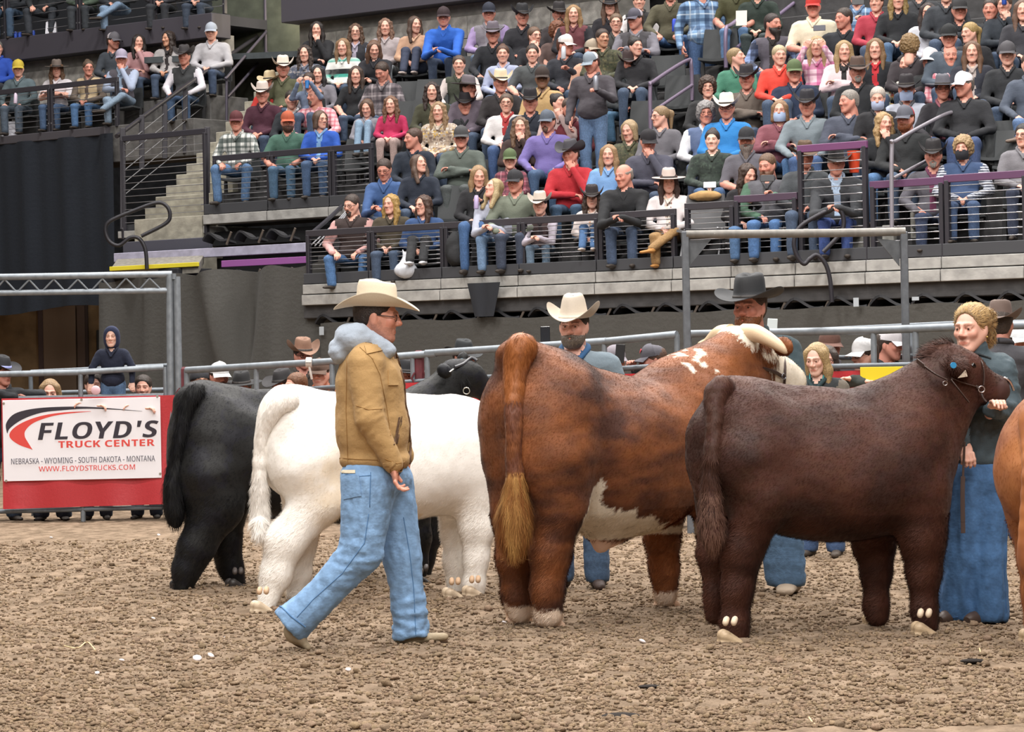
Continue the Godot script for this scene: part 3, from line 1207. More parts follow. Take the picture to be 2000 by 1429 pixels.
# -- the orange cow cut by the right edge of the view
func orange_cow() -> Beast:
	var b := beast(Vector2(2030, 1262), deg_to_rad(18))
	b.body.disp = func(p, n, _i): return 0.006 * soft3(p, 2.5) + 0.004 * noise3(p, 0.5)
	b.lump(2055, 905, 0, 0.27, 0.345, 0.3, 0.16)
	b.lump(2205, 925, 0, 0.66, 0.39, 0.36, 0.12)
	b.lump(2355, 915, 0, 0.24, 0.36, 0.29, 0.15)
	b.bone(b.j(2030, 810), b.j(2320, 835), 0.07, 0.09, 0.1)
	b.bone(b.j(2370, 880), b.j(2460, 780), 0.23, 0.15, 0.14, 1, 0.8)
	b.bone(b.j(2465, 760), b.j(2545, 800), 0.12, 0.07, 0.08, 2, 0.85)
	b.lump(2552, 806, 0, 0.05, 0.06, 0.065, 0.03, 3)
	for s in [-1, 1]:
		b.body.ell(b.j(2462, 742, 0.18 * s), Vector3(0.03, 0.045, 0.09), b.bs(), 0.02, 6)
	b.limb([[2060, 930, 0.16, 0.2], [2090, 1000, 0.18, 0.15], [2050, 1090, 0.15, 0.1], [2042, 1160, 0.14, 0.075], [2040, 1245, 0.14, 0.062]])
	b.limb([[2020, 930, -0.15, 0.18], [2020, 1020, -0.15, 0.12], [2022, 1090, -0.13, 0.085], [2024, 1160, -0.12, 0.068], [2022, 1225, -0.12, 0.058]])
	b.limb([[2390, 990, 0.14, 0.15], [2395, 1080, 0.14, 0.1], [2395, 1150, 0.14, 0.075], [2400, 1230, 0.14, 0.058]])
	b.limb([[2320, 990, -0.14, 0.15], [2325, 1080, -0.14, 0.1], [2325, 1150, -0.14, 0.07], [2328, 1215, -0.14, 0.055]])
	var tp := [[2020, 805, 0.0, 0.055], [2012, 830, 0.03, 0.05], [2014, 900, 0.06, 0.04], [2012, 1000, 0.08, 0.045], [2012, 1090, 0.08, 0.055], [2012, 1120, 0.08, 0.02]]
	b.tail_pts = tp
	return b

func finish_orange(b: Beast) -> void:
	var t := thing("cow", "orange red cow of which only the rump shows at the picture's edge", "cattle", Vector3.ZERO)
	var base := lin("a5683a")
	var deep := lin("7f4a2c")
	var paint := func(p, _n, id): return deep.lerp(base, clampf(0.5 + soft3(p, 1.4) + 0.4 * noise3(p, 0.8), 0, 1))
	part("body", b.body.mesh(1, null, paint), fur_mat(0.6, 0.08), t)
	part("tail", b.tail.mesh(1, null, paint), fur_mat(0.6, 0.08), t)
	coat(b.body, 30000, func(p, n, id):
		if p.dot(b.ahead) > b.start.dot(b.ahead) + 0.45:
			return null
		return comb_for(b).call(p, n, id), paint, hair_mat(0.5), t)
	var f := atan2(b.ahead.x, b.ahead.z)
	add_hooves(t, [[ground_at(2044, 1268), f, 1.1, 0.11], [ground_at(2026, 1250), f, 1.0, 0.11], [ground_at(2404, 1262), f, 1.1, 0.1], [ground_at(2332, 1244), f, 1.0, 0.1]], "c9b08f", "d9c4ab")

# ---------------------------------------------------------------- what people are made of
var protos := {}      # name -> Blob while building, then the finished meshes in shapes
var shapes := {}

func head_blob(cell: float, slim := false) -> Blob:
	# origin between the ears, face towards +z, about 0.235 high
	var b := Blob.new()
	b.cell = cell
	b.smooth = 1
	var w := 0.93 if slim else 1.0
	b.ell(Vector3(0, 0.032, -0.014), Vector3(0.077 * w, 0.088, 0.097), Basis(), 0.03, 0)
	b.ell(Vector3(0, -0.03, 0.032), Vector3(0.06 * w, 0.078, 0.062), Basis(), 0.04, 0)
	for s in [-1, 1]:
		b.cap(Vector3(0.056 * s * w, -0.03, 0.0), Vector3(0.022 * s * w, -0.092, 0.06), 0.022, 0.02, 0.03, 4)
		b.ell(Vector3(0.041 * s * w, -0.018, 0.07), Vector3(0.022, 0.02, 0.018), Basis(), 0.02, 0)
		b.cap(Vector3(0.012 * s, 0.028, 0.091), Vector3(0.043 * s, 0.025, 0.076), 0.009, 0.008, 0.014, 3)
	b.ell(Vector3(0, -0.098, 0.074), Vector3(0.023, 0.017, 0.017), Basis(), 0.025, 4)
	b.cap(Vector3(0, 0.018, 0.09), Vector3(0, -0.02, 0.112), 0.0095, 0.0125, 0.014, 0)
	for s in [-1, 1]:
		b.ell(Vector3(0.013 * s, -0.026, 0.101), Vector3(0.010, 0.0085, 0.012), Basis(), 0.008, 0)
		b.ell(Vector3(0.031 * s, 0.007, 0.1), Vector3(0.017, 0.0105, 0.016), Basis(), 0.014, 0, true)
		b.ell(Vector3(0.031 * s, 0.006, 0.0795), Vector3(0.0145, 0.0115, 0.0125), Basis(), 0.003, 1)
		b.cap(Vector3(0.017 * s, 0.0145, 0.090), Vector3(0.045 * s, 0.0125, 0.083), 0.0036, 0.0036, 0.003, 8)
		b.cap(Vector3(0.019 * s, -0.003, 0.088), Vector3(0.043 * s, -0.002, 0.082), 0.003, 0.003, 0.003, 0)
		# ear
		b.ell(Vector3(0.078 * s * w, -0.002, -0.012), Vector3(0.009, 0.03, 0.019), Basis(Vector3.UP, 0.35 * s) * Basis(Vector3.RIGHT, -0.2), 0.012, 5)
	b.cap(Vector3(-0.023, -0.058, 0.086), Vector3(0.023, -0.058, 0.086), 0.0055, 0.005, 0.01, 2)
	b.cap(Vector3(-0.016, -0.068, 0.087), Vector3(0.016, -0.068, 0.087), 0.0062, 0.0058, 0.01, 2)
	b.cap(Vector3(-0.02, -0.063, 0.1), Vector3(0.02, -0.063, 0.1), 0.0022, 0.0022, 0.004, 2, Vector3.ZERO, 1.0, true)
	b.cap(Vector3(0, -0.05, -0.03), Vector3(0, -0.18, -0.045), 0.056 * w, 0.062 * w, 0.03, 6)
	return b

func face_paint(stubble: float, brow := "4a3526", lips := "e8c0b8") -> Callable:
	var bc := lin(brow)
	var lc := lin(lips)
	return func(p, n, id):
		var c := Color(1, 1, 1)
		if id == 1:
			var side := signf(p.x)
			var d := Vector2(p.x - 0.031 * side, p.y - 0.006).length()
			c = Color(0.06, 0.045, 0.035) if d < 0.0062 else Color(0.95, 0.9, 0.88)
		elif id == 8:
			c = Color(1, 1, 1).lerp(bc, 0.5)
		elif p.z > 0.07 and absf(p.x) < 0.025 and absf(p.y + 0.0625) < 0.0098 * (1.0 - pow(p.x / 0.027, 2.0)):
			c = lc
		elif n.z > 0.0 and p.z > 0.06 and absf(p.x) > 0.01 and absf(p.x) < 0.05 and absf(p.y - 0.031 + 8.0 * pow(absf(p.x) - 0.026, 2.0)) < 0.0055:
			c = Color(1, 1, 1).lerp(bc, 0.62)
		elif (id == 4 or (p.y < -0.045 and p.z > 0.02)) and stubble > 0.0:
			c = Color(1, 1, 1).lerp(bc, stubble * clampf(0.7 + noise3(p, 12.0), 0, 1))
		elif absf(p.x) > 0.03 and p.z > 0.05 and p.y < 0.0 and p.y > -0.04:
			c = Color(1, 0.9, 0.88)
		elif id == 0 and p.z > 0.105 and p.y < 0.0:
			c = Color(1, 0.88, 0.85)
		return c

func hand_blob(side: int, cell := 0.006, curl := 0.6, open := false) -> Blob:
	# wrist at the origin, fingers towards +z, palm down
	var b := Blob.new()
	b.cell = cell
	b.ell(Vector3(0, 0, 0.048), Vector3(0.04, 0.016, 0.05), Basis(), 0.02)
	b.cap(Vector3(0, 0, -0.05), Vector3(0, 0, 0.02), 0.028, 0.026, 0.02)
	for i in 4:
		var x := (-0.03 + 0.0205 * i) * -side
		var ln: float = [0.062, 0.08, 0.085, 0.075][i]
		var a := Vector3(x, 0.004, 0.085)
		var dir := Vector3(x * 0.4, -0.15, 1).normalized()
		var bend: float = curl * [1.25, 1.1, 1.0, 0.85][i]
		for k in 3:
			dir = dir.rotated(Vector3.RIGHT, bend * (0.5 if k == 0 else 1.0))
			var e: Vector3 = a + dir * ln * [0.45, 0.32, 0.26][k]
			b.cap(a, e, 0.0098 - 0.001 * k, 0.009 - 0.001 * k, 0.006)
			a = e
	var t0 := Vector3(0.03 * side, -0.002, 0.02)
	var t1 := Vector3(0.052 * side, -0.014, 0.056)
	var t2 := Vector3((0.062 if open else 0.046) * side, -0.03, 0.085)
	b.cap(t0, t1, 0.015, 0.0115, 0.01)
	b.cap(t1, t2, 0.0112, 0.0095, 0.005)
	return b

func hair_blob(kind: String, cell := 0.009) -> Blob:
	var b := Blob.new()
	b.cell = cell
	b.disp = func(p, _n, _i): return 0.004 * noise3(p * Vector3(2.2, 0.5, 2.2), 3.0) + 0.002 * noise3(p, 9.0)
	if kind == "beard" or kind == "longbeard" or kind == "goatee":
		if kind == "goatee":
			b.ell(Vector3(0, -0.088, 0.078), Vector3(0.033, 0.034, 0.026), Basis(), 0.02)
		else:
			b.ell(Vector3(0, -0.076, 0.046), Vector3(0.067, 0.056, 0.06), Basis(), 0.02)
			for s in [-1, 1]:
				b.cap(Vector3(0.068 * s, -0.01, -0.002), Vector3(0.058 * s, -0.06, 0.025), 0.012, 0.018, 0.02)
		if kind == "longbeard":
			b.cap(Vector3(0, -0.1, 0.075), Vector3(0, -0.22, 0.09), 0.048, 0.018, 0.03, 0, Vector3.BACK, 0.7)
		for s in [-1, 1]:
			b.cap(Vector3(0.002 * s, -0.046, 0.097), Vector3(0.033 * s, -0.066, 0.082), 0.0085, 0.008, 0.01)
		b.ell(Vector3(0, -0.062, 0.108), Vector3(0.02, 0.0085, 0.02), Basis(), 0.006, 0, true)
		b.ell(Vector3(0, 0.02, 0.09), Vector3(0.052, 0.06, 0.06), Basis(), 0.01, 0, true)
		return b
	var big := 1.22 if kind == "curly" else 1.0
	b.ell(Vector3(0, 0.04, -0.02), Vector3(0.086, 0.09, 0.102) * big, Basis(), 0.03)
	if kind == "curly":
		b.ell(Vector3(0, -0.02, -0.04), Vector3(0.105, 0.08, 0.085), Basis(), 0.04)
		b.disp = func(p, _n, _i): return 0.016 * noise3(p, 3.6)
	elif kind == "long" or kind == "wavy":
		for s in [-1, 1]:
			b.cap(Vector3(0.066 * s, 0.05, 0.015), Vector3(0.085 * s, -0.09, 0.01), 0.034, 0.036, 0.03)
			b.cap(Vector3(0.085 * s, -0.09, 0.01), Vector3(0.082 * s, -0.24, 0.05), 0.036, 0.024, 0.03)
		b.cap(Vector3(0, 0.0, -0.075), Vector3(0, -0.22, -0.085), 0.06, 0.07, 0.04, 0, Vector3.BACK, 0.6)
		if kind == "wavy":
			b.disp = func(p, _n, _i): return 0.012 * noise3(p * Vector3(1, 0.8, 1), 2.6)
	elif kind == "bob":
		for s in [-1, 1]:
			b.cap(Vector3(0.064 * s, 0.04, 0.015), Vector3(0.08 * s, -0.1, 0.015), 0.034, 0.03, 0.03)
		b.cap(Vector3(0, 0.0, -0.07), Vector3(0, -0.1, -0.07), 0.065, 0.06, 0.04)
	elif kind == "pony":
		b.cap(Vector3(0, 0.06, -0.11), Vector3(0, 0.03, -0.15), 0.026, 0.036, 0.02)
		b.cap(Vector3(0, 0.03, -0.15), Vector3(0, -0.14, -0.14), 0.036, 0.016, 0.03)
	elif kind == "bun":
		b.ell(Vector3(0, 0.105, -0.085), Vector3(0.045, 0.042, 0.045), Basis(), 0.02)
	elif kind == "short":
		b.ell(Vector3(0, -0.02, -0.06), Vector3(0.07, 0.06, 0.05), Basis(), 0.03)
	elif kind == "fringe":
		b.ell(Vector3(0, -0.02, -0.05), Vector3(0.076, 0.06, 0.06), Basis(), 0.03)
		b.ell(Vector3(0, 0.11, 0.0), Vector3(0.12, 0.085, 0.13), Basis(), 0.01, 0, true)
	if kind in ["long", "wavy", "bob"]:
		b.ell(Vector3(0, 0.01, 0.1), Vector3(0.055, 0.092, 0.075), Basis(), 0.012, 0, true)
	# keep the face free
	var fw := 0.064 if kind in ["long", "wavy", "bob", "curly"] else 0.078
	b.ell(Vector3(0, -0.03, 0.085), Vector3(fw, 0.095, 0.085), Basis(), 0.012, 0, true)
	if kind == "short" or kind == "pony" or kind == "bun":
		b.ell(Vector3(0, -0.06, 0.02), Vector3(0.12, 0.062, 0.07), Basis(), 0.012, 0, true)
	return b

func hat_mesh(brim: float, curl: float, dip: float, crown: float, taper: float, crease: float, seg := 40, flat_top := false) -> ArrayMesh:
	# felt or straw hat; y 0 is the sweat band, front towards +z
	var st := tool()
	var rows := []
	var ring := func(t: float) -> Array:
		# t 0 at the crown, 1 at the rim
		var out := []
		for k in seg:
			var ph := TAU * k / seg
			var sx := sin(ph)
			var cz := cos(ph)
			var side := pow(absf(sx), 1.6)
			var reach: float = brim * t * (1.0 - 0.42 * curl * side * t)
			var y: float = curl * 0.115 * pow(t, 1.7) * side - dip * pow(t, 1.4) * pow(absf(cz), 2.0)
			out.append(Vector3(sx * (0.084 + reach * (0.96 - 0.1 * side)), y, cz * (0.102 + reach * 1.04)))
		return out
	var under := []
	for t in [1.0, 0.86, 0.7, 0.5, 0.3, 0.12, 0.0]:
		rows.append(ring.call(t))
	for r in rows:
		var low := []
		for p in r:
			low.append(p - Vector3(0, 0.0035, 0))
		under.append(low)
	for s in [0.25, 0.5, 0.72, 0.88, 0.96]:
		var r := []
		for k in seg:
			var ph := TAU * k / seg
			var sx := sin(ph)
			var cz := cos(ph)
			var q: float = 1.0 - taper * s - 0.12 * pow(maxf(s - 0.7, 0.0) / 0.3, 2.0)
			var pinch: float = 1.0 - crease * 0.35 * s * maxf(cz, 0.0)
			var y: float = crown * s * (1.0 - 0.06 * crease * (cz + 1.0) * s) 
			r.append(Vector3(sx * 0.084 * q * pinch, y, cz * 0.102 * (q + 0.02 * s)))
		rows.append(r)
	for s in [0.75, 0.5, 0.25, 0.04]:
		var last: Array = rows[11]
		var r := []
		for k in seg:
			var p: Vector3 = last[k]
			var x: float = p.x * s
			var z: float = p.z * s
			var groove: float = crease * 0.034 * exp(-pow(x / 0.02, 2.0)) + crease * 0.014 * maxf(z, 0.0) / 0.08
			r.append(Vector3(x, p.y + (0.006 if flat_top else 0.016) * (1.0 - s * s) - groove * (1.0 - s * s * 0.6), z))
		rows.append(r)
	st.set_smooth_group(1)
	for j in rows.size() - 1:
		for k in seg:
			var k2 := (k + 1) % seg
			quad(st, rows[j][k], rows[j][k2], rows[j + 1][k2], rows[j + 1][k])
	st.set_smooth_group(2)
	for j in under.size() - 1:
		for k in seg:
			var k2 := (k + 1) % seg
			quad(st, under[j][k2], under[j][k], under[j + 1][k], under[j + 1][k2])
	st.set_smooth_group(3)
	for k in seg:
		var k2 := (k + 1) % seg
		quad(st, under[0][k], under[0][k2], rows[0][k2], rows[0][k])
	return done(st)

func hat_band_mesh(seg := 32, h := 0.02) -> ArrayMesh:
	var st := tool()
	st.set_smooth_group(1)
	var rr := func(y: float, o: float, k: int) -> Vector3:
		var ph := TAU * k / seg
		return Vector3(sin(ph) * (0.0845 + o), y, cos(ph) * (0.1025 + o))
	for k in seg:
		quad(st, rr.call(0.002, 0.0015, k), rr.call(0.002, 0.0015, k + 1), rr.call(h, 0.0005, k + 1), rr.call(h, 0.0005, k))
		quad(st, rr.call(h, 0.0005, k), rr.call(h, 0.0005, k + 1), rr.call(h, -0.004, k + 1), rr.call(h, -0.004, k))
	return done(st)

func cap_mesh(fine := false) -> ArrayMesh:
	# ball cap: surface 0 the front panels and bill, surface 1 the rear panels, surface 2 the bill's underside and the button
	var out := ArrayMesh.new()
	var seg := 32 if fine else 20
	var rings := 10 if fine else 7
	var dome := func(j: int, k: int) -> Vector3:
		var a := PI * 0.5 * j / rings
		var ph := TAU * k / seg
		var c := pow(cos(a), 0.72)
		return Vector3(sin(ph) * 0.089 * c, sin(a) * (0.098 + 0.012 * cos(ph)), cos(ph) * 0.108 * c - 0.006)
	for half in 2:
		var st := tool()
		st.set_smooth_group(1)
		for j in rings:
			for k in seg:
				var front := cos(TAU * (k + 0.5) / seg) > -0.05
				if front == (half == 0):
					quad(st, dome.call(j, k), dome.call(j, k + 1), dome.call(j + 1, k + 1), dome.call(j + 1, k))
		if half == 0:
			var bill := func(u: float, v: float) -> Vector3:
				var ph := lerpf(-1.05, 1.05, u)
				var inner := Vector3(sin(ph) * 0.089, 0.002, cos(ph) * 0.108 - 0.006)
				var reach: float = 0.072 * pow(cos(ph * 0.95), 0.35)
				return inner + Vector3(sin(ph) * 0.012 * v, -0.016 * v - 0.02 * v * pow(absf(u * 2 - 1), 2.0), v * reach)
			for j in 3:
				for k in 10:
					quad(st, bill.call((k + 1) / 10.0, j / 3.0), bill.call(k / 10.0, j / 3.0), bill.call(k / 10.0, (j + 1) / 3.0), bill.call((k + 1) / 10.0, (j + 1) / 3.0))
			st.set_smooth_group(2)
			var dn := Vector3(0, -0.004, 0)
			for j in 3:
				for k in 10:
					quad(st, bill.call(k / 10.0, j / 3.0) + dn, bill.call((k + 1) / 10.0, j / 3.0) + dn, bill.call((k + 1) / 10.0, (j + 1) / 3.0) + dn, bill.call(k / 10.0, (j + 1) / 3.0) + dn)
			for k in 10:
				quad(st, bill.call(k / 10.0, 1.0) + dn, bill.call((k + 1) / 10.0, 1.0) + dn, bill.call((k + 1) / 10.0, 1.0), bill.call(k / 10.0, 1.0))
		st.generate_normals()
		st.index()
		st.commit(out)
	return out

func beanie_mesh(hood := false) -> Blob:
	var b := Blob.new()
	b.cell = 0.009
	b.ell(Vector3(0, 0.03, -0.02), Vector3(0.098, 0.105, 0.118), Basis(), 0.03)
	if hood:
		b.ell(Vector3(0, -0.05, -0.03), Vector3(0.1, 0.11, 0.1), Basis(), 0.04)
		b.ell(Vector3(0, -0.02, 0.1), Vector3(0.068, 0.1, 0.1), Basis(), 0.015, 0, true)
	else:
		b.ell(Vector3(0, -0.06, 0.04), Vector3(0.13, 0.09, 0.16), Basis(), 0.01, 0, true)
	return b

func glasses_mesh() -> ArrayMesh:
	var st := tool()
	for s in [-1, 1]:
		var pts := []
		for k in 13:
			var a := TAU * k / 12
			pts.append(Vector3(0.033 * s + cos(a) * 0.024, 0.004 + sin(a) * 0.016, 0.103 - 0.012 * absf(cos(a) * 0.024 + 0.033) / 0.05))
		tube_to(st, pts, 0.0022, 5, false)
		tube_to(st, [Vector3(0.056 * s, 0.008, 0.09), Vector3(0.076 * s, 0.01, 0.05), Vector3(0.08 * s, 0.012, -0.01)], 0.0022, 5)
	tube_to(st, [Vector3(-0.01, 0.008, 0.103), Vector3(0.01, 0.008, 0.103)], 0.002, 5)
	return done(st)

func mask_mesh() -> ArrayMesh:
	return sheet(8, 6, func(u, v):
		var a := lerpf(-1.25, 1.25, u)
		var y := lerpf(-0.112, -0.012, v)
		var r: float = 0.068 + 0.008 * sin(v * PI)
		return Vector3(sin(a) * r, y - 0.008 * cos(a) * (1 - v), 0.026 + cos(a) * (0.082 + 0.012 * sin(v * PI)) - 0.012 * (1.0 - v) * (1.0 - v)), 0.003)

# clothes of a seated or standing adult; origin on the floor under the hips, facing +z
const TOPS := {
	"lap": [[0.26, 0.72, 0.06, 0.07, 0.645, 0.27], [0.26, 0.72, 0.06, 0.07, 0.645, 0.27], 0.0],
	"knees": [[0.28, 0.74, 0.1, 0.15, 0.62, 0.36], [0.28, 0.74, 0.1, 0.15, 0.62, 0.36], 0.08],
	"crossed": [[0.25, 0.76, 0.12, -0.09, 0.82, 0.21], [0.25, 0.74, 0.12, -0.1, 0.78, 0.24], 0.0],
	"lean": [[0.2, 0.63, 0.36, 0.035, 0.70, 0.56], [0.2, 0.63, 0.36, 0.035, 0.68, 0.56], 0.26],
	"chin": [[0.2, 0.74, 0.22, 0.05, 1.04, 0.2], [0.24, 0.74, 0.12, -0.06, 0.72, 0.26], 0.06],
	"hold": [[0.25, 0.75, 0.1, 0.1, 0.88, 0.3], [0.26, 0.72, 0.06, 0.07, 0.645, 0.27], 0.0],
	"up": [[0.26, 0.92, 0.22, 0.12, 1.18, 0.33], [0.26, 0.92, 0.22, 0.12, 1.18, 0.33], 0.0],
}

func top_blob(pose: String) -> Blob:
	var b := Blob.new()
	b.cell = 0.021
	b.smooth = 1
	b.disp = func(p, _n, _i): return 0.008 * soft3(p, 5.0) + 0.004 * noise3(p * Vector3(1, 2.2, 1), 0.9)
	var a: Array = pose_of(pose)
	var lean: float = a[2]
	var tip := Transform3D(Basis(Vector3.RIGHT, lean), Vector3(0, 0.55, 0)) * Transform3D(Basis(), Vector3(0, -0.55, 0))
	b.ell(tip * Vector3(0, 0.64, 0.025), Vector3(0.175, 0.15, 0.14), tip.basis, 0.06, 0)
	b.ell(tip * Vector3(0, 0.87, 0.0), Vector3(0.175, 0.2, 0.125), tip.basis, 0.06, 0)
	b.cap(tip * Vector3(-0.14, 1.0, -0.015), tip * Vector3(0.14, 1.0, -0.015), 0.074, 0.074, 0.06, 0)
	b.cap(tip * Vector3(0, 1.03, -0.02), tip * Vector3(0, 1.075, -0.012), 0.078, 0.07, 0.03, 5)
	for s in [1, -1]:
		var q: Array = a[0] if s > 0 else a[1]
		var sh := tip * Vector3(0.185 * s, 0.985, -0.015)
		var el := Vector3(q[0] * s, q[1], q[2])
		var wr := Vector3(q[3] * s, q[4], q[5])
		b.cap(sh, el, 0.07, 0.054, 0.04, 1)
		b.cap(el, wr, 0.053, 0.04, 0.015, 2)
	return b

func legs_blob(kind: String) -> Blob:
	var b := Blob.new()
	b.cell = 0.022
	b.smooth = 1
	b.disp = func(p, _n, _i): return 0.006 * soft3(p, 6.0) + 0.003 * noise3(p * Vector3(1, 2, 1), 1.0)
	if kind == "stand":
		b.ell(Vector3(0, 0.93, 0.0), Vector3(0.165, 0.12, 0.125), Basis(), 0.05)
		for s in [-1, 1]:
			b.cap(Vector3(0.09 * s, 0.9, 0), Vector3(0.1 * s, 0.5, 0.02), 0.098, 0.07, 0.05)
			b.cap(Vector3(0.1 * s, 0.5, 0.02), Vector3(0.11 * s, 0.07, -0.01), 0.074, 0.08, 0.03)
			b.ell(Vector3(0.11 * s, -0.34, 0.0), Vector3(0.38, 0.38, 0.38), Basis(), 0.006, 9, true)
		b.disp = func(p, _n, _i): return 0.006 * soft3(p, 6.0) + 0.014 * soft3(Vector3(p.x * 3.0, p.y * 7.0, p.z * 3.0), 1.6) * clampf(1.0 - p.y / 0.6, 0, 1)
		return b
	b.ell(Vector3(0, 0.545, -0.01), Vector3(0.185, 0.11, 0.15), Basis(), 0.05)
	for s in [-1, 1]:
		var knee := Vector3(0.125 * s, 0.545, 0.42)
		var ankle := Vector3(0.125 * s, 0.09, 0.4)
		if kind == "cross" and s > 0:
			knee = Vector3(0.12, 0.62, 0.4)
			ankle = Vector3(-0.14, 0.34, 0.56)
		elif kind == "up":
			knee = Vector3(0.09 * s, 0.86, 0.3)
			ankle = Vector3(0.09 * s, 0.47, 0.48)
		elif kind == "wide":
			knee = Vector3(0.23 * s, 0.54, 0.38)
			ankle = Vector3(0.2 * s, 0.09, 0.38)
		b.cap(Vector3(0.095 * s, 0.55, 0.0), knee, 0.098, 0.074, 0.05)
		b.cap(knee, ankle, 0.07, 0.062, 0.02)
	return b

func shoes_blob(kind: String) -> Blob:
	var b := Blob.new()
	b.cell = 0.014
	for s in [-1, 1]:
		var heel := Vector3(0.125 * s, 0.04, 0.37)
		var toe := Vector3(0.14 * s, 0.03, 0.56)
		var ank := Vector3(0.125 * s, 0.1, 0.39)
		if kind == "stand":
			heel = Vector3(0.11 * s, 0.035, -0.06)
			toe = Vector3(0.14 * s, 0.022, 0.19)
			ank = Vector3(0.11 * s, 0.1, -0.02)
		elif kind == "cross" and s > 0:
			heel = Vector3(-0.15, 0.29, 0.58)
			toe = Vector3(-0.24, 0.26, 0.76)
			ank = Vector3(-0.14, 0.34, 0.57)
		elif kind == "up":
			heel = Vector3(0.09 * s, 0.415, 0.46)
			toe = Vector3(0.1 * s, 0.405, 0.64)
			ank = Vector3(0.09 * s, 0.47, 0.48)
		elif kind == "wide":
			heel = Vector3(0.2 * s, 0.04, 0.35)
			toe = Vector3(0.25 * s, 0.03, 0.53)
			ank = Vector3(0.2 * s, 0.1, 0.37)
		b.cap(heel, toe, 0.046, 0.034, 0.03, 0, Vector3.UP, 0.75)
		b.cap(heel, ank, 0.042, 0.042, 0.03)
	return b

const HAIRS := ["short", "long", "wavy", "bob", "pony", "bun", "curly", "fringe", "beard", "longbeard", "goatee"]

func make_prototypes() -> void:
	var list := []
	var put := func(key: String, b: Blob):
		protos[key] = b
		list.append(b)
	put.call("head", head_blob(0.0085))
	put.call("slim", head_blob(0.0085, true))
	put.call("fine", head_blob(0.0033))
	put.call("fineslim", head_blob(0.0033, true))
	put.call("hand_1", hand_blob(1, 0.008))
	put.call("hand_-1", hand_blob(-1, 0.008))
	put.call("finehand_1", hand_blob(1, 0.0045))
	put.call("finehand_-1", hand_blob(-1, 0.0045))
	put.call("openhand_1", hand_blob(1, 0.0045, 0.25, true))
	for h in HAIRS:
		put.call("hair_" + h, hair_blob(h))
	put.call("hat_beanie", beanie_mesh())
	put.call("hat_hood", beanie_mesh(true))
	for p in TOPS:
		put.call("top_" + p, top_blob(p))
	for p in ["bent", "cross", "up", "wide", "stand"]:
		put.call("legs_" + p, legs_blob(p))
		put.call("shoes_" + p, shoes_blob(p))
	build_all(list)
	for key in protos:
		var b: Blob = protos[key]
		if key in ["head", "slim", "fine", "fineslim"]:
			shapes[key] = b.mesh(1, null, face_paint(0.0, "4a3526" if not key.contains("slim") else "8a6a50"))
			shapes[key + "_stubble"] = b.mesh(1, null, face_paint(0.35))
		elif key.begins_with("top_"):
			# 0 torso, 1 upper sleeves, 2 forearms, 3 the strip down the front and the collar
			shapes[key] = b.mesh(5, func(id, mid):
				if id == 1 or id == 2:
					return id
				return strip_of(mid))
		elif key.contains("hand_"):
			shapes[key] = b.mesh(1, null, func(_p, _n, _i): return Color(1, 1, 1))
		else:
			shapes[key] = b.mesh()
	shapes["hat_cowboy"] = hat_mesh(0.115, 0.9, 0.02, 0.125, 0.14, 1.0, 36)
	shapes["hat_low"] = hat_mesh(0.105, 0.45, 0.025, 0.118, 0.16, 0.9, 36)
	shapes["hat_flat"] = hat_mesh(0.125, 0.05, 0.0, 0.115, 0.16, 0.7, 36)
	shapes["hat_band"] = hat_band_mesh()
	shapes["hat_cap"] = cap_mesh()
	shapes["glasses"] = glasses_mesh()
	shapes["collar"] = collar_mesh()
	shapes["mask"] = mask_mesh()

func strip_of(mid: Vector3) -> int:
	if mid.z > 0.02 and mid.y > 1.03 and absf(mid.x) < 0.01 + 0.7 * (mid.y - 1.03):
		return 4
	return 3 if absf(mid.x) < 0.03 + 0.16 * maxf(mid.y - 0.9, 0.0) and mid.z > 0.03 and mid.y > 0.62 else 0

# -- one person put together from a short description ---------------------------------
const SKINS := {"p": "d9a491", "r": "c98a78", "t": "bf8d72", "d": "7d5a45", "w": "e0b5a3"}

func read(spec: String) -> Dictionary:
	var d := {}
	for w in spec.split(" ", false):
		var kv := w.split("=")
		d[kv[0]] = kv[1] if kv.size() > 1 else "1"
	return d

func skin_mat(d: Dictionary) -> Material:
	return mat(SKINS[d.get("skin", "p")], 0.55, "", 0.0, 4.0, 0.0, 0.0, true)

func cloth_mat(v: String) -> Material:
	if textures.has(v):
		return mat("ffffff", 0.9, v, 0.0, 4.0, 0.0, 0.2)
	return mat(v, 0.9, "cloth", 0.12, 5.0, 0.0, 0.2)

func denim(v: String) -> Material:
	return mat(Color.html(v).lerp(Color(0.42, 0.42, 0.42), 0.22).to_html(false), 0.85, "denim", 0.12, 4.5, 0.0, 0.15)

func hair_material(v: String) -> Material:
	return mat(v, 0.55, "hair", 0.25, 6.0, 0.0, 0.25)

func body_mesh(head_key: String, head_xf: Transform3D, pose: String, fine: bool) -> ArrayMesh:
	var key := "%s %s %s" % [head_key, head_xf, pose]
	if shapes.has(key):
		return shapes[key]
	var st := SurfaceTool.new()
	st.append_from(shapes[head_key], 0, head_xf)
	if TOPS.has(pose):
		for s in [1, -1]:
			var q: Array = TOPS[pose][0] if s > 0 else TOPS[pose][1]
			var el := Vector3(q[0] * s, q[1], q[2])
			var wr := Vector3(q[3] * s, q[4], q[5])
			var z := (wr - el).normalized()
			var up := Vector3.UP if absf(z.y) < 0.8 else Vector3.BACK
			var x := up.cross(z).normalized()
			st.append_from(shapes["hand_%d" % -s], 0, Transform3D(Basis(x, z.cross(x), z), wr))
	shapes[key] = st.commit()
	return shapes[key]

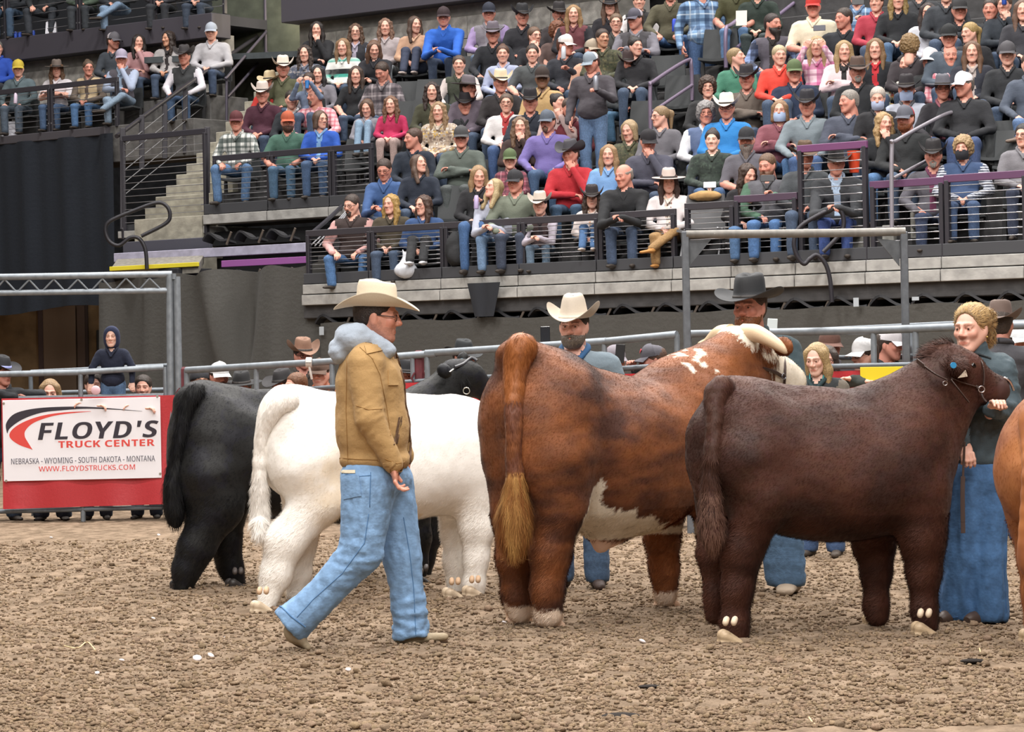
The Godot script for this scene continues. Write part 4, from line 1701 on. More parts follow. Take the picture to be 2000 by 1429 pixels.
func collar_mesh() -> ArrayMesh:
	var st := tool()
	for s in [-1, 1]:
		var pts := smooth_path([Vector3(0, 1.115, -0.075), Vector3(0.05 * s, 1.112, -0.06), Vector3(0.078 * s, 1.098, -0.005), Vector3(0.062 * s, 1.062, 0.062), Vector3(0.02 * s, 1.005, 0.118), Vector3(0.004 * s, 0.965, 0.132)], 3)
		var rr := []
		for k in pts.size():
			rr.append(lerpf(0.024, 0.012, float(k) / (pts.size() - 1)))
		tube_to(st, pts, 0.02, 7, true, rr)
	return done(st)

func dress_head(t: Node3D, d: Dictionary, hx: Transform3D) -> void:
	if d.has("hair"):
		var h: PackedStringArray = d.hair.split(":")
		part("hair", shapes["hair_" + h[0]], hair_material(h[1]), t, hx)
	if d.has("beard"):
		var h: PackedStringArray = d.beard.split(":")
		part("beard", shapes["hair_" + h[0]], hair_material(h[1]), t, hx)
	if d.has("hat"):
		var h: PackedStringArray = d.hat.split(":")
		if h[0] == "cap":
			var o := part("cap", shapes.hat_cap, null, t, hx * Transform3D(Basis(Vector3.RIGHT, 0.08), Vector3(0, 0.042, 0)))
			o.set_surface_override_material(0, mat(h[1], 0.85, "cloth", 0.08, 6.0))
			o.set_surface_override_material(1, mat(h[2] if h.size() > 2 else h[1], 0.85, "cloth", 0.08, 6.0))
		elif h[0] == "beanie" or h[0] == "hood":
			part(h[0], shapes["hat_" + h[0]], cloth_mat(h[1]), t, hx)
		else:
			var xf := hx * Transform3D(Basis(Vector3.RIGHT, float(d.get("tip", "0.05"))), Vector3(0, 0.052, -0.004))
			part("hat", shapes["hat_" + h[0]], mat(h[1], 0.8, "cloth", 0.03, 6.0, 0.0, 0.2), t, xf)
			part("hat_band", shapes.hat_band, mat(h[2] if h.size() > 2 else "2a2421", 0.7), t, xf)
	if d.has("glasses"):
		part("glasses", shapes.glasses, mat("1c1a1c", 0.3), t, hx)
	if d.has("mask"):
		part("mask", shapes.mask, mat(d.mask, 0.9), t, hx)

# a seated person (or a standing one when d.stand is set): floor is the point on the floor under the hips
func seated(called: String, label: String, d: Dictionary, floor_at: Vector3, facing: float, size: float, group := "") -> Node3D:
	var t := thing(called, label, "person", floor_at, facing, group)
	t.scale = Vector3.ONE * size
	var pose: String = d.get("pose", "lap")
	var legs: String = d.get("legs", "bent")
	var low := float(d.get("low", "1"))
	var lift := 0.37 if legs == "stand" else -0.55 * (1.0 - low)
	var shift := Transform3D(Basis(), Vector3(0, lift, 0))
	var lean: float = TOPS[pose][2]
	var neck := Transform3D(Basis(Vector3.RIGHT, lean), Vector3(0, 0.55, 0)) * Vector3(0, 0.56, 0.0)
	var yaw := deg_to_rad(snappedf(float(d.get("yaw", "0")), 10.0))
	var nod := deg_to_rad(float(d.get("nod", "4")))
	var big := 1.0
	big = 1.3 if d.has("kid") else 1.12
	var hx := Transform3D(Basis(Vector3.UP, yaw) * Basis(Vector3.RIGHT, nod), neck + Vector3(0, 0.112, 0.03) * big)
	hx.basis = hx.basis.scaled(Vector3.ONE * big)
	var key: String = ("slim" if d.has("slim") else "head") + ("_stubble" if d.has("stubble") else "")
	part("body", body_mesh(key, hx, pose, false), skin_mat(d), t, shift)
	var top: PackedStringArray = d.get("top", "444444").split(":")
	var o := part("shirt", shapes["top_" + pose], null, t, shift)
	var sleeve := cloth_mat(top[1] if top.size() > 1 and top[1] != "" else top[0])
	o.set_surface_override_material(0, cloth_mat(top[0]))
	o.set_surface_override_material(1, sleeve)
	o.set_surface_override_material(2, skin_mat(d) if d.has("tee") else sleeve)
	o.set_surface_override_material(3, cloth_mat(top[2] if top.size() > 2 else top[0]))
	o.set_surface_override_material(4, skin_mat(d) if not d.has("neck") else cloth_mat(d.neck))
	var tip := Transform3D(Basis(Vector3.RIGHT, lean), Vector3(0, 0.55, 0)) * Transform3D(Basis(), Vector3(0, -0.55, 0))
	part("collar", shapes.collar, cloth_mat(top[2] if top.size() > 2 else (top[1] if top.size() > 1 and top[1] != "" and d.has("slim") else top[0])), t, shift * tip)
	o.transform = shift * Transform3D(Basis.from_scale(Vector3(1.17, 1, 1.14) if d.has("wide") else Vector3(1.08, 1, 1.04)), Vector3.ZERO)
	var lg := Transform3D()
	if legs != "stand":
		lg = Transform3D(Basis.from_scale(Vector3(1, low, 1)), Vector3.ZERO)
	part("trousers", shapes["legs_" + legs], denim(d.get("pants", "3a4f6e")), t, lg)
	part("shoes", shapes["shoes_" + legs], mat(d.get("shoes", "3a332e"), 0.7), t, lg)
	dress_head(t, d, shift * hx)
	return t

# ---------------------------------------------------------------- textures
func noise_tex(freq: float, lo: Color, hi: Color, sd := 1, octaves := 4, size := 256, mid = null) -> NoiseTexture2D:
	var n := FastNoiseLite.new()
	n.seed = sd
	n.frequency = freq
	n.fractal_octaves = octaves
	var t := NoiseTexture2D.new()
	t.width = size
	t.height = size
	t.seamless = true
	t.noise = n
	var g := Gradient.new()
	g.offsets = PackedFloat32Array([0.15, 0.85])
	g.colors = PackedColorArray([lo, hi])
	if mid != null:
		g.add_point(0.5, mid)
	t.color_ramp = g
	return t

func plaid(name_: String, base: String, bars: Array, size := 64) -> void:
	# crossed translucent bands, each [start, width, colour, strength]
	var im := Image.create(size, size, false, Image.FORMAT_RGBA8)
	im.fill(Color.html(base))
	for b in bars:
		var c := Color.html(b[2])
		c.a = b[3]
		var strip := Image.create(size, size, false, Image.FORMAT_RGBA8)
		strip.fill_rect(Rect2i(b[0], 0, b[1], size), c)
		im.blend_rect(strip, Rect2i(0, 0, size, size), Vector2i.ZERO)
		strip.fill(Color(0, 0, 0, 0))
		strip.fill_rect(Rect2i(0, b[0], size, b[1]), c)
		im.blend_rect(strip, Rect2i(0, 0, size, size), Vector2i.ZERO)
	textures[name_] = ImageTexture.create_from_image(im)

func blotches(name_: String, base: String, spots: Array, sd: int, n := 60) -> void:
	var im := Image.create(64, 64, false, Image.FORMAT_RGBA8)
	im.fill(Color.html(base))
	var r := RandomNumberGenerator.new()
	r.seed = sd
	for i in n:
		var c := Color.html(spots[i % spots.size()])
		var w := r.randi_range(3, 10)
		var h := r.randi_range(3, 8)
		im.fill_rect(Rect2i(r.randi_range(0, 60), r.randi_range(0, 60), w, h), c)
	textures[name_] = ImageTexture.create_from_image(im)

func make_textures() -> void:
	var g := func(v: float) -> Color: return Color(v, v, v)
	textures["cloth"] = noise_tex(0.12, g.call(0.90), g.call(1.0), 5)
	textures["cloth_bump"] = noise_tex(0.03, g.call(0.0), g.call(1.0), 6, 5)
	textures["denim"] = noise_tex(0.03, g.call(0.8), g.call(1.0), 7, 5)
	textures["denim_bump"] = noise_tex(0.09, g.call(0.0), g.call(1.0), 8, 3)
	textures["hair"] = noise_tex(0.06, g.call(0.55), g.call(1.0), 9, 4)
	textures["hair_bump"] = noise_tex(0.08, g.call(0.0), g.call(1.0), 10, 4)
	textures["dirt"] = noise_tex(0.012, Color.html("655647"), Color.html("8f7c69"), 12, 6, 512, Color.html("7c6b5a"))
	textures["dirt_bump"] = noise_tex(0.05, g.call(0.0), g.call(1.0), 13, 5, 512)
	textures["concrete"] = noise_tex(0.02, g.call(0.78), g.call(1.0), 14, 5)
	textures["concrete_bump"] = noise_tex(0.1, g.call(0.0), g.call(1.0), 15, 3)
	textures["pipe"] = noise_tex(0.012, g.call(0.86), g.call(1.0), 16, 4)
	plaid("plaid_white", "d8d8d4", [[0, 18, "1f2a28", 0.65], [30, 8, "1f2a28", 0.5], [48, 3, "1f2a28", 0.6]])
	plaid("plaid_grey", "6d6468", [[0, 16, "201c22", 0.6], [26, 6, "c8c0c0", 0.5], [44, 10, "201c22", 0.4]])
	plaid("plaid_red", "b8a8aa", [[0, 8, "8a2c3a", 0.6], [16, 8, "8a2c3a", 0.6], [32, 8, "8a2c3a", 0.6], [48, 8, "8a2c3a", 0.6]])
	plaid("plaid_blue", "7fa0c4", [[0, 14, "1e3150", 0.6], [24, 4, "e6eef4", 0.7], [40, 10, "1e3150", 0.45]])
	plaid("plaid_navy", "7f93bd", [[0, 22, "12182c", 0.7], [36, 10, "12182c", 0.5]])
	plaid("plaid_pink", "e6ccd6", [[0, 20, "b83d7c", 0.55], [34, 8, "8a4a6a", 0.4]])
	plaid("plaid_maroon", "8d4a58", [[0, 12, "2f1822", 0.55], [26, 4, "d8b8bc", 0.5], [44, 8, "2f1822", 0.4]])
	plaid("plaid_tan", "a89a8c", [[0, 14, "5b3a3a", 0.5], [28, 4, "ece4da", 0.6], [44, 8, "3a3034", 0.4]])
	plaid("check_red", "d8b4b8", [[0, 6, "b04a5a", 0.55], [16, 6, "b04a5a", 0.55], [32, 6, "b04a5a", 0.55], [48, 6, "b04a5a", 0.55]])
	plaid("stripe", "c8ccd6", [], 64)
	var im := Image.create(64, 64, false, Image.FORMAT_RGBA8)
	im.fill(Color.html("c4c8d2"))
	for k in 8:
		im.fill_rect(Rect2i(0, k * 8, 64, 4), Color.html("2b3040"))
	textures["stripe"] = ImageTexture.create_from_image(im)
	blotches("camo", "4a4a38", ["2a2c22", "6b6448", "37402c"], 3)
	blotches("print_green", "2c3630", ["1b211e", "3d4a40", "222a26"], 4)
	blotches("print_floral", "b0a090", ["5b4a42", "c8a040", "e0dcd4", "806a5c"], 5)
	blotches("print_bright", "d8d4cc", ["3c8a70", "c84a38", "2a2a30", "d8a040"], 6)
	blotches("print_winter", "4a5264", ["8f8a90", "2c3242", "a09894"], 7)
	blotches("scarf", "dcd4cc", ["c2502c", "4a3a34", "c8926a"], 8)
	blotches("faded_jeans", "6a88ac", ["5a7aa2", "7f9bbb", "6585ab"], 9, 90)
	# the striped long sleeved top with white, black and teal bands
	var im2 := Image.create(64, 64, false, Image.FORMAT_RGBA8)
	im2.fill(Color.html("d8d8d4"))
	im2.fill_rect(Rect2i(0, 30, 64, 20), Color.html("1c1e22"))
	im2.fill_rect(Rect2i(0, 50, 64, 14), Color.html("3f9c8c"))
	textures["bands"] = ImageTexture.create_from_image(im2)

# ---------------------------------------------------------------- the hall: raked dirt, walls, roof
const TILT := 0.6632      # the seat rows run 38 degrees off the picture plane
func row_depth(px: float, r: float) -> float:
	return (35.0 + 0.765 * r) / (1.0 + tan(TILT) / FOCAL * (px - 1000.0))

func row_at(px: float, r: float, h: float) -> Vector3:
	var d := row_depth(px, r)
	# the roll of the view moves px a little with height
	return Vector3((px - 1000.0 + 0.0201 * (h - 1.45) * FOCAL / d) / FOCAL * d, h, -d)

func row_floor(r: float) -> float:
	return 2.542 + 0.3655 * r

func along() -> Vector3:
	return Vector3(cos(TILT), 0, sin(TILT))

func back() -> Vector3:
	return Vector3(sin(TILT), 0, -cos(TILT))

func dirt_height(x: float, z: float) -> float:
	var h := 0.016 * broad.get_noise_2d(x * 0.9, z * 0.9)
	h += 0.013 * grain.get_noise_2d(x * 0.35, z * 0.35)
	h += 0.009 * grain.get_noise_2d(x * 1.3 + 9.0, z * 1.3)
	return h

func dirt_grid(x0: float, x1: float, z0: float, z1: float, step: float, sink: float) -> Array:
	var nx := int((x1 - x0) / step)
	var nz := int((z1 - z0) / step)
	var v := PackedVector3Array()
	var idx := PackedInt32Array()
	for j in nz + 1:
		for i in nx + 1:
			var x := x0 + i * step
			var z := z0 + j * step
			v.append(Vector3(x, dirt_height(x, z) + sink, z))
	for j in nz:
		for i in nx:
			var a := j * (nx + 1) + i
			idx.append_array(PackedInt32Array([a, a + 1, a + nx + 2, a, a + nx + 2, a + nx + 1]))
	var n := PackedVector3Array()
	n.resize(v.size())
	for j in nz + 1:
		for i in nx + 1:
			var a := j * (nx + 1) + i
			var l := v[a - 1] if i > 0 else v[a]
			var r := v[a + 1] if i < nx else v[a]
			var u := v[a - nx - 1] if j > 0 else v[a]
			var d := v[a + nx + 1] if j < nz else v[a]
			n[a] = (d - u).cross(r - l).normalized()
	var arr := []
	arr.resize(Mesh.ARRAY_MAX)
	arr[Mesh.ARRAY_VERTEX] = v
	arr[Mesh.ARRAY_NORMAL] = n
	arr[Mesh.ARRAY_INDEX] = idx
	return arr

func arena_shell() -> void:
	var dirt := mat("ffffff", 0.97, "dirt", 0.9, 0.9, 0.0, 0.0, false, 0.2)
	dirt.uv1_world_triplanar = true
	var ground := ArrayMesh.new()
	ground.add_surface_from_arrays(Mesh.PRIMITIVE_TRIANGLES, dirt_grid(-3.2, 3.2, -17.5, -10.4, 0.024, 0.0))
	ground.add_surface_from_arrays(Mesh.PRIMITIVE_TRIANGLES, dirt_grid(-6.0, 6.0, -31.0, -17.4, 0.06, 0.0))
	ground.add_surface_from_arrays(Mesh.PRIMITIVE_TRIANGLES, dirt_grid(-26.0, 26.0, -70.0, 12.0, 0.9, -0.03))
	structure("floor", ground, dirt, "raked brown dirt floor of the show ring")
	# clods
	var lumps := []
	for k in 3:
		var sm := SphereMesh.new()
		sm.radius = 0.5
		sm.height = 1.0
		sm.radial_segments = 8
		sm.rings = 5
		var a := sm.get_mesh_arrays()
		var vv: PackedVector3Array = a[Mesh.ARRAY_VERTEX]
		for i in vv.size():
			vv[i] *= 1.0 + 0.55 * grain.get_noise_3d(vv[i].x * 0.2 + k * 3.0, vv[i].y * 0.2, vv[i].z * 0.2)
			vv[i].y *= 0.75
		a[Mesh.ARRAY_VERTEX] = vv
		var st := SurfaceTool.new()
		st.create_from_arrays(a)
		st.generate_normals()
		lumps.append(st.commit())
	var soil := mat("ffffff", 0.97, "dirt", 0.0, 1.0, 0.0, 0.0, true, 0.2)
	for k in 3:
		var xs: Array[Transform3D] = []
		var cs := PackedColorArray()
		while xs.size() < 36000:
			var d := 10.9 + 13.0 * pow(rng.randf(), 1.6)
			var x := rng.randf_range(-1.05, 1.05) * d * 0.185
			var z := -d
			# clods lie in drifts
			if broad.get_noise_2d(x * 2.2, z * 2.2) + rng.randf_range(-0.55, 0.6) < 0.0:
				continue
			var s := 0.006 + 0.022 * pow(rng.randf(), 3.5)
			if rng.randf() < 0.03:
				s *= 1.9
			var bs := Basis.from_euler(Vector3(rng.randf_range(-0.6, 0.6), rng.randf() * TAU, rng.randf_range(-0.6, 0.6))).scaled(Vector3(s, s * rng.randf_range(0.7, 1.0), s))
			xs.append(Transform3D(bs, Vector3(x, dirt_height(x, z) + s * 0.18, z)))
			var tone := rng.randf_range(0.82, 1.2)
			var damp := 1.0 if rng.randf() < 0.9 else 0.75
			cs.append(Color(tone * damp, tone * damp * rng.randf_range(0.95, 1.0), tone * damp * rng.randf_range(0.88, 0.98)))
		var mm := MultiMesh.new()
		mm.transform_format = MultiMesh.TRANSFORM_3D
		mm.use_colors = true
		mm.mesh = lumps[k]
		mm.instance_count = xs.size()
		for i in xs.size():
			mm.set_instance_transform(i, xs[i])
			mm.set_instance_color(i, cs[i])
		var o := MultiMeshInstance3D.new()
		o.name = numbered("dirt_clods")
		o.multimesh = mm
		o.material_override = soil
		tag(o, ["small dry clods of brown dirt scattered over the ring floor", "crumbled lumps of brown dirt between the clods on the ring floor", "rounded brown dirt lumps lying loose on the ring floor"][k], "dirt", "", "stuff")
		add_child(o)
	# hall walls and roof
	var dark := mat("4b4d52", 0.9, "concrete", 0.2, 0.5)
	structure("wall_back", box_mesh(Vector3(90, 26, 0.6), 0.0), dark, "", Transform3D(Basis(), Vector3(0, 13, -78)))
	structure("wall_front", box_mesh(Vector3(90, 26, 0.6), 0.0), mat("8a8a88", 0.9, "concrete", 0.2, 0.5), "", Transform3D(Basis(), Vector3(0, 13, 22)))
	structure("wall_left", box_mesh(Vector3(0.6, 26, 100), 0.0), mat("8a8a88", 0.9, "concrete", 0.2, 0.5), "", Transform3D(Basis(), Vector3(-34, 13, -28)))
	structure("wall_right", box_mesh(Vector3(0.6, 26, 100), 0.0), mat("8a8a88", 0.9, "concrete", 0.2, 0.5), "", Transform3D(Basis(), Vector3(34, 13, -28)))
	structure("ceiling", box_mesh(Vector3(90, 0.6, 102), 0.0), mat("77787c", 0.9, "concrete", 0.2, 0.5), "", Transform3D(Basis(), Vector3(0, 24, -28)))

# ---------------------------------------------------------------- the grandstand
var steel: StandardMaterial3D
var steel_light: StandardMaterial3D
var cable_mat: StandardMaterial3D

func rail_bay(label: String, a: Vector3, b: Vector3, low: float, high: float, cables: int, first: float, cap_col := "3a373c", group := "cable railing bays in front of the seats", posts := [true, true]) -> Node3D:
	# a and b: ends at height 0; a post at each end, a flat top rail, thin steel cables
	var t := thing("railing_bay", label, "railing", a, 0.0, group)
	var d := b - a
	var dir := d.normalized()
	var nrm := dir.cross(Vector3.UP)
	for k in 2:
		if not posts[k]:
			continue
		var st := tool()
		var foot: Vector3 = (dir * 0.035 if k == 0 else d - dir * 0.035)
		bar_to(st, foot + Vector3(0, low, 0), foot + Vector3(0, high, 0), 0.07, 0.05, 0.005, dir)
		part("post", done(st), steel, t)
		var bolt := CylinderMesh.new()
		bolt.top_radius = 0.014
		bolt.bottom_radius = 0.014
		bolt.height = 0.012
		bolt.radial_segments = 8
		bolt.rings = 1
		part("bolt", bolt, mat("c8c8cc", 0.35, "", 0, 1, 0.8), t, Transform3D(Basis(dir, PI / 2) , foot + Vector3(0, low + 0.16, 0) + nrm * 0.03))
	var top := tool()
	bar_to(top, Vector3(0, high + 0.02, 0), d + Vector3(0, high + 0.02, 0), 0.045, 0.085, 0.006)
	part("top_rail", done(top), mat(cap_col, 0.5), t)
	for c in cables:
		var y := lerpf(first, high - 0.06, float(c) / (cables - 1))
		part("cable", tube_mesh([dir * 0.06 + Vector3(0, y, 0), d - dir * 0.06 + Vector3(0, y, 0)], 0.0055, 6), cable_mat, t)
		var st := tool()
		tube_to(st, [d - dir * 0.14 + Vector3(0, y, 0), d - dir * 0.07 + Vector3(0, y, 0)], 0.01, 6)
		part("cable_end", done(st), cable_mat, t)
	return t

func hand_rail(label: String, pts: Array, r := 0.024, colour := "55505c", called := "hand_rail", group := "") -> void:
	tag(part(called, tube_mesh(smooth_path(pts, 8), r, 10), mat(colour, 0.45, "", 0, 1, 0.3), self), label, "handrail", group)

func grandstand() -> void:
	steel = mat("36343a", 0.5, "", 0, 1, 0.2)
	steel_light = mat("8c9299", 0.5, "pipe", 0.05, 4.0, 0.4)
	cable_mat = mat("a8a8ac", 0.35, "", 0, 1, 0.7)
	var conc := mat("a39f97", 0.92, "concrete", 0.1, 1.2)
	var dark_conc := mat("4c4b4c", 0.92, "concrete", 0.1, 1.2)
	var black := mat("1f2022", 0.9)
	var u := along()
	var v := back()
	# tiers: one step per row
	for r in range(0, 14):
		var px0 := 600.0
		if r >= 4:
			px0 = 400.0
		if r >= 10:
			px0 = 1120.0
		var st := tool()
		var a := row_at(432.0 + (r - 4) * 27.0 if r >= 4 and r < 10 else (600.0 + r * 30.0 if r < 4 else 1230.0), r, 0)
		var b := row_at(2140.0, r, 0)
		var top := row_floor(r)
		var bs := Basis(u, Vector3.UP, -v)
		var length := (b - a).length()
		box_to(st, Transform3D(bs, a + u * length * 0.5 + v * 0.3 + Vector3(0, top - 0.24, 0)), Vector3(length, 0.48, 0.62), 0.01)
		structure("grandstand_tier", done(st), dark_conc, "concrete tier carrying one row of seats")
	# solid mass under the tiers so that no light leaks through
	var fill := tool()
	var fa := row_at(640, 4.2, 0)
	box_to(fill, Transform3D(Basis(u, Vector3.UP, -v), fa + u * 8.0 + v * 4.5 + Vector3(0, 1.4, 0)), Vector3(17, 2.8, 7.0))
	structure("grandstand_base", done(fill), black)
	front_edge(conc, black)
	stairs_and_boxes(conc, black)
	drapes()
	rails()

func front_edge(conc: Material, black: Material) -> void:
	var u := along()
	var v := back()
	var bs := Basis(u, Vector3.UP, -v)
	var plank := func(px0: float, px1: float, r: float, h0: float, h1: float, out: float, thick: float, m: Material, label: String):
		var a := row_at(px0, r, (h0 + h1) * 0.5)
		var b := row_at(px1, r, (h0 + h1) * 0.5)
		var st := tool()
		box_to(st, Transform3D(bs, (a + b) * 0.5 - v * (out - thick * 0.5)), Vector3((b - a).length(), h1 - h0, thick), 0.006)
		structure("trim", done(st), m, label)
	var pale := mat("b4b2ae", 0.9, "concrete", 0.1, 1.0)
	var kick := mat("3e3f43", 0.7)
	var posts := [600.0, 727.0, 870.0, 1021.0, 1172.0, 1322.0, 1437.0, 1562.0, 1700.0, 1847.0, 2010.0, 2140.0]
	for k in posts.size() - 1:
		plank.call(posts[k], posts[k + 1] - 2.0, 0.0, 2.237, 2.37, 0.11, 0.16, pale, "lower pale plank of the deck edge")
		plank.call(posts[k], posts[k + 1] - 2.0, 0.0, 2.383, 2.508, 0.09, 0.3, pale, "upper pale plank of the deck edge")
		plank.call(posts[k], posts[k + 1] - 2.0, 0.0, 2.516, 2.654, 0.07, 0.02, kick, "dark kick plate at the deck edge")
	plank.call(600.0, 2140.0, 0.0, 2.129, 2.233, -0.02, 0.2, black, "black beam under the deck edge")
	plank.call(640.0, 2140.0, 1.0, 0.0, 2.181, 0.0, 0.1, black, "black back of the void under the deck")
	# folded away seats hanging in the dark gap under the deck edge
	var fold := mat("2a2a2d", 0.55)
	var iron := mat("6a6058", 0.5, "pipe", 0.05, 4.0, 0.4)
	for k in 17:
		var px := 650.0 + k * 84.0
		var a := row_at(px, 0.05, 2.061)
		var t := thing("folded_seat", "dark seat folded away in the gap under the deck edge", "seat", a, TILT * -1.0, "folded seats under the front deck")
		part("seat_shell", sheet(10, 4, func(x, y): return Vector3((x - 0.5) * 0.54, 0.07 * sin(x * PI) - 0.05 + 0.05 * sin(x * TAU) - y * 0.04, 0.06 + y * -0.2 + 0.03 * sin(x * PI)), 0.03), fold, t)
		var st := tool()
		bar_to(st, Vector3(0.26, -0.14, 0.06), Vector3(0.36, 0.04, 0.04), 0.025, 0.03, 0.003)
		part("bracket", done(st), iron, t)
	# back deck over the stairwell on the left: slab, kick plate and posts in line with row 3.3
	var posts_b := [405.0, 530.0, 650.0, 735.0]
	for k in 3:
		plank.call(posts_b[k], posts_b[k + 1] - 2.0, 3.3, 3.523, 3.66, 0.09, 0.3, pale, "pale plank of the upper deck edge")
		plank.call(posts_b[k], posts_b[k + 1] - 2.0, 3.3, 3.669, 3.815, 0.07, 0.02, kick, "dark kick plate of the upper deck edge")
	plank.call(232.0, 404.0, 3.3, 3.402, 3.505, 0.02, 1.2, pale, "pale landing edge at the foot of the stairs")
	plank.call(232.0, 404.0, 3.3, 3.514, 3.6, -0.05, 0.02, kick, "dark kick plate at the foot of the stairs")
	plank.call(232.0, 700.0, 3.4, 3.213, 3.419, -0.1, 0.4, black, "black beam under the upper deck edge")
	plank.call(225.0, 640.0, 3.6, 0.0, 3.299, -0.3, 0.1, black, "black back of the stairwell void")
	# lavender beam, magenta strip, small platform with a yellow edge
	plank.call(222.0, 596.0, 2.2, 3.015, 3.144, 0.0, 0.1, mat("b9b6cc", 0.6, "pipe", 0.05, 2.0), "pale lavender beam along the stairwell")
	plank.call(432.0, 600.0, 2.2, 2.86, 2.955, 0.0, 0.08, mat("9a5a9c", 0.6), "magenta strip under the lavender beam")
	plank.call(240.0, 410.0, 2.6, 3.144, 3.316, 0.0, 0.06, mat("4a4a54", 0.7), "grey panel above the lavender beam")
	for k in 3:
		for lev in 2:
			var a := row_at(424.0 + k * 62.0 - lev * 6.0, 2.3 if lev == 0 else 2.1, 3.316 if lev == 0 else 2.766)
			var t := thing("folded_seat", "dark seat folded away beside the stairwell on the left", "seat", a, TILT * -1.0, "folded seats beside the stairwell")
			part("seat_shell", sheet(10, 4, func(x, y): return Vector3((x - 0.5) * 0.48, 0.07 * sin(x * PI) - 0.05 + 0.05 * sin(x * TAU) - y * 0.04, 0.06 + y * -0.2 + 0.03 * sin(x * PI)), 0.03), fold, t)
			var st := tool()
			bar_to(st, Vector3(0.24, -0.14, 0.06), Vector3(0.32, 0.04, 0.04), 0.025, 0.03, 0.003)
			part("bracket", done(st), iron, t)
	var p := thing("platform", "small grey step platform with a bright yellow front edge under the stairs", "platform")
	var d0 := row_depth(300, 1.4)
	var q := [at(216, 525, d0), at(388, 516, d0 - 0.6), at(398, 498, d0 + 0.1), at(230, 505, d0 + 1.2)]
	var st := tool()
	slab_to(st, q, Vector3(0, -0.12, 0))
	part("deck", done(st), mat("8f8a80", 0.9, "concrete", 0.1, 2.0), p)
	st = tool()
	bar_to(st, q[0] + Vector3(0, 0.0, 0.03), q[1] + Vector3(0, 0.0, 0.03), 0.05, 0.06, 0.004)
	tag(part("edge_strip", done(st), mat("d8c832", 0.6), p), "bright yellow edge strip", "")
	st = tool()
	box_to(st, Transform3D(bs, (q[0] + q[1] + q[2] + q[3]) * 0.25 + Vector3(0, -0.25, 0)), Vector3(1.5, 0.26, 0.7), 0.01)
	part("under_frame", done(st), mat("26262a", 0.8), p)

